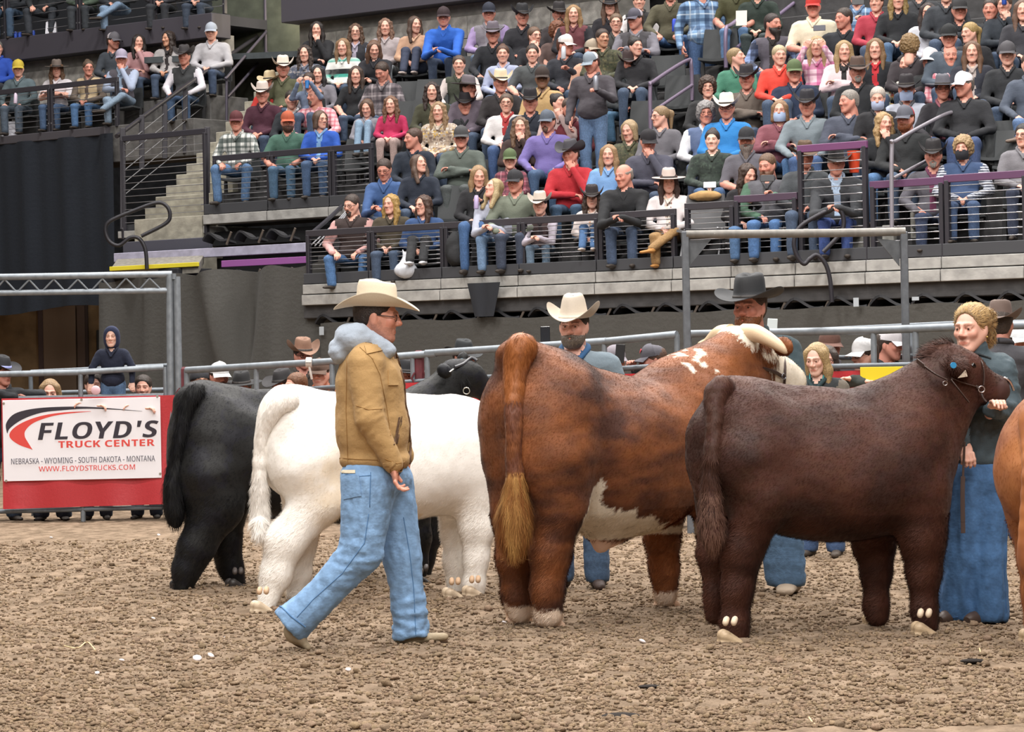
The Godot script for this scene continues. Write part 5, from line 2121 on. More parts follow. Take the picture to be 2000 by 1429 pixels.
func stairs_and_boxes(conc: Material, black: Material) -> void:
	var u := along()
	var v := back()
	var bs := Basis(u, Vector3.UP, -v)
	var step_mat := mat("b3ae9f", 0.92, "concrete", 0.1, 1.2)
	# the aisle stairs, two steps to each row
	var foot := row_at(272.0, 3.3, 0)
	var fw := (row_at(404.0, 3.3, 0) - foot).length()
	for k in 15:
		var top := row_floor(3.3) - 0.086 + 0.1828 * k
		var st := tool()
		box_to(st, Transform3D(bs, foot + u * fw * 0.5 + v * (0.15 + 0.30 * k) - u * 0.075 * k + Vector3(0, top - 0.4, 0)), Vector3(fw, 0.8, 0.31), 0.008)
		structure("stair_step", done(st), step_mat, "pale concrete step of the aisle stairs")
	# left seating section: two rows
	for r in [7.9, 9.1]:
		var a := row_at(-260.0, r, 0)
		var b := row_at(392.0 if r < 9 else 425.0, r, 0)
		var st := tool()
		box_to(st, Transform3D(bs, (a + b) * 0.5 + v * 0.45 + Vector3(0, row_floor(r) - 0.3, 0)), Vector3((b - a).length(), 0.6, 0.9), 0.01)
		structure("grandstand_tier", done(st), mat("6c6a68", 0.92, "concrete", 0.1, 1.2))
	var fl := tool()
	var f0 := row_at(-260.0, 7.9, 0)
	var f1 := row_at(228.0, 7.9, 0)
	box_to(fl, Transform3D(bs, (f0 + f1) * 0.5 - v * 0.02 + Vector3(0, 5.346, 0)), Vector3((f1 - f0).length(), 0.14, 0.2), 0.01)
	structure("trim", done(fl), mat("4a474c", 0.7), "dark edge under the left seating section")
	# concrete block wall behind the top row with recessed joints, dark fascia band above it
	var block := mat("bdb9b2", 0.93, "concrete", 0.12, 1.0)
	var wa := row_at(-260.0, 10.4, 0)
	var wb := row_at(445.0, 10.4, 0)
	var wc := row_at(598.0, 9.5, 0)
	var wd := row_at(1260.0, 9.5, 0)
	for seg in [[wa, wb], [wc, wd]]:
		var p0: Vector3 = seg[0]
		var p1: Vector3 = seg[1]
		var ln := p0.distance_to(p1)
		var st := tool()
		box_to(st, Transform3D(bs, (p0 + p1) * 0.5 + v * 0.2 + Vector3(0, 6.137, 0)), Vector3(ln, 1.64, 0.3))
		var wall := structure("wall_block", done(st), mat("8f8c86", 0.93, "concrete", 0.12, 1.0), "pale concrete block wall behind the top row")
		var n := int(ln / 0.53)
		for j in 4:
			for i in n:
				var s := (i + 0.5 + (0.5 if j % 2 else 0.0)) * 0.53
				if s > ln - 0.3:
					continue
				part("block", box_mesh(Vector3(0.522, 0.336, 0.05), 0.006), block, wall, Transform3D(bs, p0 + (p1 - p0).normalized() * s + v * 0.04 + Vector3(0, 5.492 + j * 0.345, 0)))
		var bt := tool()
		box_to(bt, Transform3D(bs, (p0 + p1) * 0.5 - v * 0.05 + Vector3(0, 7.083, 0)), Vector3(ln + 0.2, 0.4, 0.45), 0.01)
		structure("trim", done(bt), mat("47444c", 0.6), "dark violet grey fascia band above the block wall")
		# deck of the boxes above
		var dk := tool()
		box_to(dk, Transform3D(bs, (p0 + p1) * 0.5 + v * 1.8 + Vector3(0, 7.203, 0)), Vector3(ln, 0.16, 4.0))
		structure("floor_upper", done(dk), mat("3a3a3e", 0.9))
		var bw := tool()
		box_to(bw, Transform3D(bs, (p0 + p1) * 0.5 + v * 3.6 + Vector3(0, 8.631, 0)), Vector3(ln, 3.0, 0.2))
		structure("wall_upper", done(bw), mat("2c2e33", 0.9))
	# passage between the two wall pieces: grey green walls, two bare lamps
	var pw := tool()
	var c0 := row_at(430.0, 12.5, 0)
	var c1 := row_at(640.0, 12.5, 0)
	box_to(pw, Transform3D(bs, (c0 + c1) * 0.5 + Vector3(0, 7.599, 0)), Vector3((c1 - c0).length(), 3.6, 0.2))
	structure("wall_passage", done(pw), mat("5a5f52", 0.9, "concrete", 0.1, 0.6))
	var pl := tool()
	bar_to(pl, row_at(452.0, 10.3, 6.567), row_at(500.0, 12.5, 6.567), 0.1, 3.0, 0.0, u)
	structure("wall_passage_side", done(pl), mat("454b4e", 0.9, "concrete", 0.1, 0.6))
	for s in [[574.0, 12.0], [601.0, 19.0]]:
		var p := at(s[0], s[1], row_depth(590.0, 11.5))
		var t := thing("passage_lamp", "small round white lamp in the dark passage above the stairs, %s one" % ["upper" if s[1] < 15 else "lower"], "lamp", p, 0.0, "")
		var sm := SphereMesh.new()
		sm.radius = 0.05
		sm.height = 0.1
		var glow := StandardMaterial3D.new()
		glow.albedo_color = Color(1, 0.95, 0.85)
		glow.emission_enabled = true
		glow.emission = Color(1, 0.93, 0.8)
		glow.emission_energy_multiplier = 3.0
		part("bulb", sm, glow, t)
		var hold := CylinderMesh.new()
		hold.top_radius = 0.03
		hold.bottom_radius = 0.04
		hold.height = 0.06
		part("socket", hold, mat("3a3a3c", 0.6), t, Transform3D(Basis(), Vector3(0, 0.07, 0)))
		var l := OmniLight3D.new()
		l.name = "lamp_light"
		l.light_color = Color(1, 0.93, 0.8)
		l.light_energy = 0.6
		l.light_size = 0.05
		l.omni_range = 40.0
		l.omni_attenuation = 2.0
		l.shadow_enabled = true
		t.add_child(l)

func drapes() -> void:
	# grey cloth hung under the stands
	var cloth := mat("52514e", 0.95, "cloth", 0.3, 1.6, 0.0, 0.1)
	var p0 := row_at(200.0, 1.2, 0)
	var p1 := row_at(648.0, 0.0, 0)
	var fold := func(x: float, y: float) -> float:
		return 0.12 * sin(x * 5.0 + sin(x * 2.2) * 1.5) * (0.4 + 0.6 * y) + 0.07 * sin(x * 11.0 + y * 2.5) * y + 0.22 * exp(-pow((x - 2.6 - y * 0.9) / 0.28, 2.0)) - 0.2 * exp(-pow((x - 3.4 + y * 0.7) / 0.35, 2.0))
	tag(part("drape", sheet(110, 16, func(a, b):
		var base := p0.lerp(p1, a)
		var x: float = a * p0.distance_to(p1)
		var top := lerpf(2.714, 2.783, a)
		return base + back() * -float(fold.call(x, 1.0 - b)) + Vector3(0, lerpf(0.02, top, b) - 0.03 * sin(x * 6.0) * b, 0), 0.01), cloth, self), "dark grey cloth drape with deep folds hanging under the stairwell", "drape")
	p0 = row_at(632.0, -0.1, 0)
	p1 = row_at(2140.0, -0.1, 0)
	tag(part("drape", sheet(150, 10, func(a, b):
		var base := p0.lerp(p1, a)
		var x: float = a * p0.distance_to(p1)
		return base + back() * -(0.02 * sin(x * 3.1) + 0.015 * sin(x * 7.3) * (1.0 - b)) + Vector3(0, lerpf(0.02, 1.992, b) + 0.012 * sin(x * 5.0) * b, 0), 0.01), mat("4d4b47", 0.95, "cloth", 0.3, 1.6, 0.0, 0.1), self), "long flat grey cloth skirt hanging below the front seats", "drape")
	# patch of tape on the drape and white tags
	for s in [[628.0, 646.0, 0.04, 0.055], [1672.0, 590.0, 0.035, 0.05], [1788.0, 583.0, 0.045, 0.02]]:
		var d := row_depth(s[0], -0.1) - 0.12
		tag(part("paper_tag", box_mesh(Vector3(s[2] * 2.0, s[3] * 2.0, 0.004), 0.001), mat("a8aeb4", 0.8), self, Transform3D(Basis(Vector3.UP, -TILT), at(s[0], s[1], d))), "small pale paper tag on the grey drape, %s" % ["beside the judge's hood", "above the black hat's right side", "top of the drape on the right"][[628.0, 1672.0, 1788.0].find(s[0])], "tag")
	# black curtain below the left seating section
	var k0 := row_at(-200.0, 7.7, 0)
	var k1 := row_at(234.0, 7.7, 0)
	tag(part("curtain", sheet(70, 14, func(a, b):
		var base := k0.lerp(k1, a)
		var x: float = a * k0.distance_to(k1)
		var low := 2.456 + 0.06 * sin(x * 1.7)
		return base - back() * (0.03 * sin(x * 6.0) + 0.02 * sin(x * 13.0 + b)) + Vector3(0, lerpf(low, 5.294, b), 0), 0.01), mat("1c222c", 0.95, "cloth", 0.2, 1.6), self), "black curtain covering the wall under the left seating section", "curtain")
	# tan passage under the curtain
	var w := tool()
	var a0 := at(-120, 660, 50.3)
	var a1 := at(330, 660, 50.3)
	box_to(w, Transform3D(Basis(), Vector3((a0.x + a1.x) * 0.5, 1.6, -50.3)), Vector3(a1.x - a0.x, 3.2, 0.2))
	structure("wall_tunnel", done(w), mat("a08360", 0.9, "concrete", 0.1, 0.4), "tan painted wall of the entry tunnel")
	for s in [[74.0, 84.0, "5c4a48"], [150.0, 166.0, "6d5a50"], [166.0, 172.0, "4a3c38"], [84.0, 148.0, "8e7865"], [188.0, 205.0, "3a3a3c"]]:
		var q0 := at(s[0], 660, 50.1)
		var q1 := at(s[1], 660, 50.1)
		var st := tool()
		box_to(st, Transform3D(Basis(), Vector3((q0.x + q1.x) * 0.5, 1.15, -50.15)), Vector3(q1.x - q0.x, 2.9 if s[2] != "3a3a3c" else 2.0, 0.08), 0.01)
		structure("trim", done(st), mat(s[2], 0.8), "door panel and frame in the tan tunnel wall")

func rails() -> void:
	var posts := [600.0, 727.0, 870.0, 1021.0, 1172.0, 1322.0]
	var words := ["above the judge's hat", "above the plastic bag", "beside the black backpack", "in front of the green shirted person", "in front of the person in the tan skirt"]
	for k in 5:
		var a := row_at(posts[k], 0.0, 2.697)
		var b := row_at(posts[k + 1], 0.0, 2.697)
		rail_bay("dark cable railing bay %s" % words[k], Vector3(a.x, 0, a.z), Vector3(b.x, 0, b.z), 2.241, 3.161, 8, 2.714)
	var more := [[1340.0, 1437.0, 3.213, "3a373c", "beside the empty folding chair"], [1437.0, 1560.0, 3.265, "4c3c4c", "in front of the couple looking at a phone"], [1562.0, 1698.0, 3.798, "6b3f66", "tall one in front of the person with the black hat"], [1702.0, 1847.0, 3.333, "5c3c5a", "in front of the person in a grey blazer"], [1847.0, 2010.0, 3.351, "5c3c5a", "in front of the person with the black mask"]]  # purple top rails: magenta stage light reflection put into the rail colour
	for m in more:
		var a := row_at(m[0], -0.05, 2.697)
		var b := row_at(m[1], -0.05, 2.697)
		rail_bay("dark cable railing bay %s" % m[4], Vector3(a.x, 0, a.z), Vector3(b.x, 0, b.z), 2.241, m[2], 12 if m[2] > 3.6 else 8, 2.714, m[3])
	# upper deck bays over the stairwell
	posts = [418.0, 530.0, 650.0, 730.0]
	words = ["in front of the plaid shirted person with a maroon cap", "in front of the green shirted bearded person", "beside the blue cardigan"]
	for k in 3:
		var a := row_at(posts[k], 3.3, 3.987)
		var b := row_at(posts[k + 1], 3.3, 3.987)
		rail_bay("dark cable railing bay %s" % words[k], Vector3(a.x, 0, a.z), Vector3(b.x, 0, b.z), 3.54, 4.451, 8, 3.867, "35333a", "cable railing bays over the stairwell")
	var a2 := row_at(238.0, 3.3, 3.987)
	var b2 := row_at(406.0, 3.3, 3.987)
	rail_bay("tall dark cable guard at the foot of the concrete stairs", Vector3(a2.x, 0, a2.z), Vector3(b2.x, 0, b2.z), 3.385, 4.864, 13, 3.626, "35333a", "cable railing bays over the stairwell")
	# left seating section
	posts = [-60.0, 100.0, 232.0]
	words = ["in front of the person with a yellow cap", "in front of the person with a brown hat"]
	for k in 2:
		var a := row_at(posts[k], 7.8, 5.793)
		var b := row_at(posts[k + 1], 7.8, 5.793)
		rail_bay("dark cable railing bay %s" % words[k], Vector3(a.x, 0, a.z), Vector3(b.x, 0, b.z), 5.406, 6.154, 7, 5.535, "3b383e", "cable railing bays of the left section")
	# upper boxes
	posts = [-60.0, 14.0, 155.0, 300.0, 442.0]
	for k in 4:
		var a := row_at(posts[k], 10.0, 7.427)
		var b := row_at(posts[k + 1], 10.0, 7.427)
		rail_bay("dark steel railing bay of the upper box above the left seats", Vector3(a.x, 0, a.z), Vector3(b.x, 0, b.z), 7.255, 8.158, 6, 7.393, "3b383e", "cable railing bays of the upper boxes")
	posts = [625.0, 772.0, 930.0, 1090.0]
	for k in 3:
		var a := row_at(posts[k], 9.3, 7.427)
		var b := row_at(posts[k + 1], 9.3, 7.427)
		rail_bay("dark steel railing bay of the upper box above the top row", Vector3(a.x, 0, a.z), Vector3(b.x, 0, b.z), 7.255, 8.158, 6, 7.393, "3b383e", "cable railing bays of the upper boxes")
	# end post and sloping guard beside the stairs and beside the front section's end
	var dd := row_depth(240.0, 3.3)
	hand_rail("sloping dark guard rail climbing along the left side of the concrete stairs", [at(228, 266, dd), at(365, 166, dd + 3.0), at(522, 58, dd + 6.0)], 0.035, "3a383e")
	for k in 5:
		hand_rail("thin sloping cable of the stair guard", [at(236, 290 + k * 24, dd), at(330, 214 + k * 24, dd + 2.2), at(400, 158 + k * 24, dd + 3.7)], 0.007, "8c8c90", "guard_cable", "cables of the sloping stair guard")
	for s in [[240.0, 250.0, 448.0, 0.0], [277.0, 225.0, 330.0, 1.0], [322.0, 205.0, 310.0, 2.0], [362.0, 168.0, 300.0, 3.0], [405.0, 248.0, 425.0, -0.3]]:
		var st := tool()
		bar_to(st, at(s[0], s[1], dd + s[3]), at(s[0], s[2], dd + s[3]), 0.08, 0.08, 0.006)
		tag(part("guard_post", done(st), steel, self), "dark square steel post of the stair guard", "post", "posts of the stair guard")
	hand_rail("double dark handrail in the middle of the stairs, upper bar", [at(443, 250, dd + 3.5), at(443, 160, dd + 3.5), at(448, 146, dd + 3.6), at(520, 62, dd + 5.5)])
	hand_rail("double dark handrail in the middle of the stairs, lower bar", [at(445, 190, dd + 3.5), at(523, 102, dd + 5.5)])
	hand_rail("dark upright post at the top of the stairs", [at(520, 140, dd + 5.5), at(518, -10, dd + 5.5)], 0.03)
	hand_rail("thin upright post beside the dark passage", [at(559, 112, dd + 6.0), at(556, -10, dd + 6.0)], 0.022, "46434a")
	hand_rail("upright post at the passage's right edge", [at(598, 80, dd + 6.5), at(596, 0, dd + 6.5)], 0.025, "46434a")
	# sloping rail at the left end of the front section
	var de := row_depth(600.0, 0.0)
	hand_rail("sloping dark rail at the left end of the front section", [at(601, 462, de), at(668, 402, de + 2.2), at(735, 322, de + 3.6), at(782, 280, de + 4.6)], 0.03, "3a383e")
	for k in 4:
		hand_rail("pale sloping cable at the left end of the front section", [at(606 + k * 9, 480, de + 0.1), at(664 + k * 4, 425, de + 1.8), at(712, 370 + k * 5, de + 3.0)], 0.009, "b8b8bc", "guard_cable", "cables at the front section's left end")
	# aisle rails
	var da := row_depth(1300.0, 4.0)
	hand_rail("looped lavender grey aisle rail above the ponytail", [at(1271, 262, da - 0.3), at(1270, 172, da - 0.3), at(1277, 159, da - 0.2), at(1340, 119, da + 1.0), at(1350, 128, da + 1.1), at(1352, 196, da + 1.1)], 0.026, "7a6c80")
	hand_rail("lower bar of the looped aisle rail above the ponytail", [at(1272, 220, da - 0.3), at(1352, 166, da + 1.1)], 0.022, "7a6c80")
	var db := row_depth(1440.0, 9.0)
	hand_rail("long lavender aisle rail climbing to the top edge, upper bar", [at(1418, 132, db - 1.2), at(1418, 60, db - 1.2), at(1431, 46, db - 0.9), at(1500, -4, db)], 0.028, "7a6c84")
	hand_rail("long lavender aisle rail climbing to the top edge, lower bar", [at(1440, 93, db - 1.0), at(1566, -6, db + 1.0)], 0.028, "7a6c84")
	var dc := row_depth(1800.0, 1.5)
	hand_rail("looped silver aisle rail behind the person with the black hat and grey blazer", [at(1742, 450, dc - 1.0), at(1742, 290, dc - 1.0), at(1752, 274, dc - 0.9), at(1850, 222, dc + 0.2), at(1868, 230, dc + 0.3), at(1872, 262, dc + 0.3)], 0.024, "8c8890")
	hand_rail("lower bar of the looped silver aisle rail", [at(1745, 348, dc - 1.0), at(1812, 312, dc - 0.3)], 0.02, "8c8890")
	# bent grab rails at the stair feet
	var dl := row_depth(300.0, 1.0)
	hand_rail("black bent grab rail looping in front of the stairs on the left", [at(287, 525, dl), at(284, 488, dl), at(272, 466, dl), at(254, 464, dl), at(232, 479, dl), at(213, 470, dl), at(206, 448, dl), at(216, 431, dl), at(262, 411, dl), at(305, 396, dl), at(324, 401, dl), at(332, 418, dl), at(324, 436, dl), at(276, 461, dl)], 0.028, "2c2b30")
	var dr := row_depth(1600.0, -0.6)
	hand_rail("dark bent grab rail looping behind the steel arch", [at(1625, 590, dr), at(1621, 545, dr), at(1612, 515, dr), at(1596, 498, dr), at(1582, 505, dr), at(1570, 515, dr), at(1556, 498, dr), at(1551, 470, dr), at(1566, 440, dr), at(1622, 409, dr), at(1642, 413, dr), at(1648, 436, dr), at(1640, 458, dr), at(1608, 492, dr)], 0.026, "2f2d33")

# ---------------------------------------------------------------- the ring fence with its banners
func fence_depth(px: float) -> float:
	return lerpf(26.9, 21.8, clampf(px - 350.0, 0.0, 1900.0) / 1650.0)

func pipe(pts: Array, r: float, parent: Node, m: Material, called := "pipe") -> void:
	part(called, tube_mesh(pts, r, 10), m, parent)

func barrier() -> void:
	var galv := mat("8b9299", 0.5, "pipe", 0.06, 3.0, 0.35)
	var galv_dark := mat("6d747b", 0.5, "pipe", 0.06, 3.0, 0.35)
	var d := fence_depth(170.0)
	# trussed gate frame on the left
	var t := thing("truss_gate", "tall galvanised gate frame with a trussed header on the left", "gate")
	pipe([at(-120, 543, d), at(336, 535, d)], 0.032, t, galv, "header_pipe")
	pipe([at(-120, 574, d), at(334, 567, d)], 0.028, t, galv, "header_pipe")
	var zig := [[-14, 572], [9, 545], [33, 571], [57, 546], [80, 571], [105, 545], [128, 570], [152, 545], [176, 570], [200, 544], [222, 569], [246, 543], [270, 568], [292, 543], [316, 567]]
	for k in zig.size() - 1:
		pipe([at(zig[k][0], zig[k][1], d), at(zig[k + 1][0], zig[k + 1][1], d)], 0.009, t, galv, "brace")
	pipe([at(331, 536, d), at(334, 790, d)], 0.036, t, galv, "post")
	pipe([at(345, 540, d), at(350, 790, d)], 0.036, t, galv, "post")
	pipe([at(340, 534, d - 0.02), at(340, 545, d - 0.02)], 0.02, t, galv, "hinge_pin")
	var pt := ground_at(332, 1006)
	pipe([at(334, 790, d), Vector3(at(334, 790, d).x, 0.0, at(334, 790, d).z)], 0.036, t, galv, "post")
	pipe([at(350, 790, d), Vector3(at(350, 790, d).x, 0.0, at(350, 790, d).z)], 0.036, t, galv, "post")
	# left gate: rails seen above the banner
	t = thing("gate", "galvanised pipe gate behind the white banner with children leaning on it", "gate")
	var gd := d + 0.02
	pipe([at(-60, 732, gd), at(150, 727, gd), at(320, 717, gd)], 0.03, t, galv, "top_pipe")
	pipe([at(322, 716, gd), at(325, 790, gd), Vector3(at(325, 790, gd).x, 0.0, at(325, 790, gd).z)], 0.024, t, galv, "upright")
	pipe([at(157, 728, gd), at(158, 790, gd), Vector3(at(158, 790, gd).x, 0.0, at(158, 790, gd).z)], 0.024, t, galv, "upright")
	pipe([at(-60, 780, gd + 0.02), at(322, 772, gd + 0.02)], 0.024, t, galv, "middle_pipe")
	pipe([at(-60, 1000, gd), at(322, 990, gd)], 0.024, t, galv_dark, "bottom_pipe")
	# second, farther pipe line
	t = thing("pipe_fence", "second galvanised rail line a step behind the left gate", "fence")
	pipe([at(60, 726, d + 1.2), at(330, 713, d + 1.2)], 0.022, t, galv_dark, "top_pipe")
	pipe([at(60, 768, d + 1.2), at(330, 760, d + 1.2)], 0.022, t, galv_dark, "middle_pipe")
	for px in [60.0, 330.0]:
		var q := at(px, 740, d + 1.2)
		pipe([Vector3(q.x, 0, q.z), Vector3(q.x, 1.45, q.z)], 0.022, t, galv_dark, "post")
	# long panels behind the cattle
	var spans := [["galvanised fence panel behind the black steer with people leaning on it", [[364, 723], [640, 706], [852, 690]], [[364, 776], [852, 742]], [364.0, 500.0, 648.0, 806.0]],
		["galvanised fence panel behind the black steer's head", [[832, 690], [1000, 679], [1185, 666]], [[832, 745], [1185, 720]], [834.0, 1000.0]],
		["galvanised fence panel between the two cowboy hats", [[1180, 667], [1322, 653]], [[1180, 722], [1322, 712]], [1180.0, 1322.0]],
		["galvanised fence panel behind the person with the phone and the yellow banner", [[1345, 652], [1700, 645], [1850, 639], [2100, 632]], [[1345, 722], [2100, 705]], [1345.0, 1706.0, 1788.0, 2010.0]],
		["farther galvanised rail line behind the yellow banner", [[1560, 646], [1850, 632], [2100, 627]], [[1560, 700], [2100, 690]], [1782.0, 2090.0]]]
	for k in spans.size():
		var s: Array = spans[k]
		t = thing("pipe_fence", s[0], "fence")
		var extra := 1.0 if k == 4 else 0.0
		var pts := []
		for p in s[1]:
			pts.append(at(p[0], p[1], fence_depth(p[0]) + extra))
		pipe(pts, 0.034 if k < 4 else 0.022, t, galv if k < 4 else galv_dark, "top_pipe")
		pts = []
		for p in s[2]:
			pts.append(at(p[0], p[1], fence_depth(p[0]) + extra))
		pipe(pts, 0.024, t, galv_dark, "middle_pipe")
		for px in s[3]:
			var y := 0.0
			var q := at(px, 690, fence_depth(px) + extra)
			var a: Array = s[1][0]
			var b: Array = s[1][s[1].size() - 1]
			var top := at(px, lerpf(a[1], b[1], (px - a[0]) / (b[0] - a[0])), fence_depth(px) + extra)
			pipe([Vector3(q.x, 0, q.z), top], 0.025, t, galv, "post")
	# dark red posts between the panels
	for s in [[359.0, 716.0, "beside the left gate"], [818.0, 684.0, "above the white steer's back"]]:
		var p := at(s[0], s[1], fence_depth(s[0]) + 0.05)
		var st := tool()
		bar_to(st, Vector3(p.x, 0, p.z), p, 0.09, 0.09, 0.02)
		var o := thing("fence_post", "weathered dark red steel fence post %s" % s[2], "post")
		part("post", done(st), mat("6b2c34", 0.6, "pipe", 0.1, 3.0), o)
		for e in [-1, 1]:
			part("hinge_loop", tube_mesh([p + Vector3(0.04 * e, -0.3, 0.05), p + Vector3(0.07 * e, -0.25, 0.05), p + Vector3(0.04 * e, -0.2, 0.05)], 0.01, 6), mat("6b2c34", 0.6, "pipe", 0.1, 3.0), o)
	# steel arch on the right
	t = thing("steel_arch", "tall grey steel arch with corner gussets standing behind the bull", "gate")
	d = fence_depth(1550.0)
	var arch := mat("6e7278", 0.5, "pipe", 0.06, 3.0, 0.3)
	for px in [1338.0, 1765.0]:
		var top := at(px, 452, d)
		var st := tool()
		bar_to(st, Vector3(top.x, 0, top.z), top, 0.06, 0.06, 0.006)
		part("post", done(st), arch, t)
		var o := -1.0 if px > 1500 else 1.0
		st = tool()
		slab_to(st, [at(px + 8 * o, 470, d), at(px + 52 * o, 466, d), at(px + 8 * o, 520, d)] if o < 0 else [at(px + 8, 520, d), at(px + 52, 466, d), at(px + 8, 470, d)], Vector3(0, 0, -0.02))
		part("gusset", done(st), mat("5c5f63", 0.5, "pipe", 0.05, 3.0, 0.2), t)
	pipe([at(1340, 458, d), at(1620, 455, d), at(1768, 452, d)], 0.036, t, mat("84807a", 0.5, "pipe", 0.06, 3.0, 0.3), "header_pipe")
	pipe([at(1340, 448, d), at(1630, 452, d), at(1700, 456, d), at(1764, 447, d)], 0.006, t, mat("222226", 0.6), "wire")
	banners()

func banner_text(t: Node3D, s: String, m: Material, centre: Vector3, width: float, height: float, bs: Basis, slant := 0.0, bold := false, called := "lettering") -> void:
	var tm := TextMesh.new()
	var f := SystemFont.new()
	f.font_names = PackedStringArray(["Droid Sans"])
	f.font_weight = 700 if bold else 400
	tm.font = f
	tm.text = s
	tm.font_size = 48
	tm.depth = 0.02
	tm.pixel_size = 0.01
	tm.curve_step = 1.0
	var box := tm.get_aabb()
	var k := width / box.size.x
	var ky := height / box.size.y
	var shear := Basis(Vector3(k, 0, 0), Vector3(slant * ky, ky, 0), Vector3(0, 0, 0.2))
	var mid := box.position + box.size * 0.5
	var st := SurfaceTool.new()
	st.append_from(tm, 0, Transform3D(shear, shear * -mid))
	part(called, st.commit(), m, t, Transform3D(bs, centre))

func banners() -> void:
	var d := fence_depth(170.0) - 0.07
	var red := mat("c4383f", 0.45, "cloth", 0.08, 2.5)
	# red vinyl behind, sagging folds
	var c := [at(3, 778, d + 0.03), at(352, 771, d + 0.03), at(326, 984, d + 0.03), at(6, 994, d + 0.03)]
	tag(part("banner", sheet(40, 16, func(a, b):
		var p: Vector3 = (c[3].lerp(c[2], a)).lerp(c[0].lerp(c[1], a), b)
		return p + Vector3(0, 0, 0.012 * sin(a * 21.0 + b * 3.0) * (1.0 - b) + 0.01 * sin(a * 9.0 - b * 6.0)), 0.004), red, self), "long red vinyl banner hanging on the fence behind the white sign", "banner")
	# white sign
	var s0 := at(5, 782, d)
	var s1 := at(313, 775, d)
	var s2 := at(315, 932, d)
	var s3 := at(8, 940, d)
	var x := (s1 - s0).normalized()
	var y := (s0 - s3).normalized()
	var z := x.cross(y).normalized()
	var bs := Basis(x, y, z)
	var w := s0.distance_to(s1)
	var h := s0.distance_to(s3)
	var mid := (s0 + s1 + s2 + s3) * 0.25
	var t := thing("sign", "white truck centre sign with black and red swoosh hanging on the red banner", "sign", mid)
	t.basis = bs
	part("board", box_mesh(Vector3(w, h, 0.006), 0.002), mat("ece9ee", 0.5), t)
	var ink := mat("2e2833", 0.6)
	var ink_red := mat("d8473f", 0.6)
	var grey := mat("5c5a66", 0.6)
	var px := w / 308.0
	var at_sign := func(a: float, b: float) -> Vector3: return Vector3((a - 159.5) * px, (858.0 - b) * px, 0.004)
	# swooshes: crescents tapering to the right
	var swoosh := func(outer: Array, inner: Array, m: Material):
		var st := tool()
		st.set_smooth_group(-1)
		var o := []
		var i := []
		for k in outer.size():
			o.append(at_sign.call(outer[k][0], outer[k][1]))
			i.append(at_sign.call(inner[k][0], inner[k][1]))
		o = smooth_path(o, 6)
		i = smooth_path(i, 6)
		for k in o.size() - 1:
			quad(st, i[k], i[k + 1], o[k + 1], o[k])
			quad(st, o[k], o[k + 1], i[k + 1] - Vector3(0, 0, 0.003), i[k] - Vector3(0, 0, 0.003))
		part("swoosh", done(st), m, t)
	swoosh.call([[13, 842], [12, 824], [28, 806], [62, 797], [110, 794], [170, 795], [225, 800], [278, 806]], [[14, 844], [20, 833], [44, 817], [80, 805], [120, 801], [170, 799], [225, 802], [278, 806.5]], ink)
	swoosh.call([[62, 876], [36, 866], [19, 852], [22, 838], [44, 823], [80, 811], [125, 805], [178, 804]], [[63, 877], [54, 862], [48, 850], [50, 838], [66, 824], [98, 813], [130, 808], [178, 804.5]], ink_red)
	banner_text(t, "FLOYD'S", ink, at_sign.call(192, 841), 230 * px, 33 * px, Basis(), 0.22, true)
	banner_text(t, "TRUCK CENTER", ink_red, at_sign.call(207, 867.5), 188 * px, 13 * px, Basis(), 0.0, true)
	banner_text(t, "NEBRASKA - WYOMING - SOUTH DAKOTA - MONTANA", grey, at_sign.call(161, 898.5), 281 * px, 11 * px, Basis(), 0.0)
	banner_text(t, "WWW.FLOYDSTRUCKS.COM", ink_red, at_sign.call(168, 914.5), 188 * px, 10 * px, Basis(), 0.0)
	for q in [[8, 785], [160, 781], [308, 778], [10, 936], [311, 929]]:
		var cy := CylinderMesh.new()
		cy.top_radius = 0.012
		cy.bottom_radius = 0.012
		cy.height = 0.006
		part("grommet", cy, mat("b8b4a8", 0.35, "", 0, 1, 0.8), t, Transform3D(Basis(Vector3.RIGHT, PI / 2), at_sign.call(q[0], q[1])))
	# right side: red banners and the yellow sign
	for r in [[1180.0, 1360.0, 731.0, 726.0, "red banner strip showing behind the bull's back"], [1560.0, 1682.0, 727.0, 723.0, "red banner between the person with a phone and the yellow sign"], [780.0, 935.0, 748.0, 742.0, "red banner strip glimpsed above the white steer's back"]]:
		var q := [at(r[0], r[2], fence_depth(r[0]) - 0.06), at(r[1], r[3], fence_depth(r[1]) - 0.06)]
		tag(part("banner", sheet(24, 8, func(a, b):
			var top: Vector3 = q[0].lerp(q[1], a)
			return Vector3(top.x, lerpf(0.25, top.y, b), top.z + 0.012 * sin(a * 15.0 + b * 2.0)), 0.004), red, self), r[4], "banner")
	var y0 := at(1680, 717, fence_depth(1680) - 0.1)
	var y1 := at(1960, 712, fence_depth(1960) - 0.1)
	var yx := (Vector3(y1.x, 0, y1.z) - Vector3(y0.x, 0, y0.z)).normalized()
	var yw := y0.distance_to(y1)
	var ys := thing("sign", "yellow sign with blue lettering behind the dark red heifer's neck", "sign", (y0 + y1) * 0.5 + Vector3(0, -0.42, 0))
	ys.basis = Basis(yx, Vector3.UP, yx.cross(Vector3.UP))
	part("board", box_mesh(Vector3(yw, 0.84, 0.006), 0.002), mat("e8cf2e", 0.5), ys)
	var st := tool()
	var k := yw / 280.0
	var lx := -yw * 0.5
	slab_to(st, [Vector3(lx + 24 * k, 0.2, 0.006), Vector3(lx + 34 * k, -0.05, 0.006), Vector3(lx + 44 * k, -0.05, 0.006), Vector3(lx + 31 * k, 0.24, 0.006), Vector3(lx + 18 * k, 0.24, 0.006)], Vector3(0, 0, -0.003))
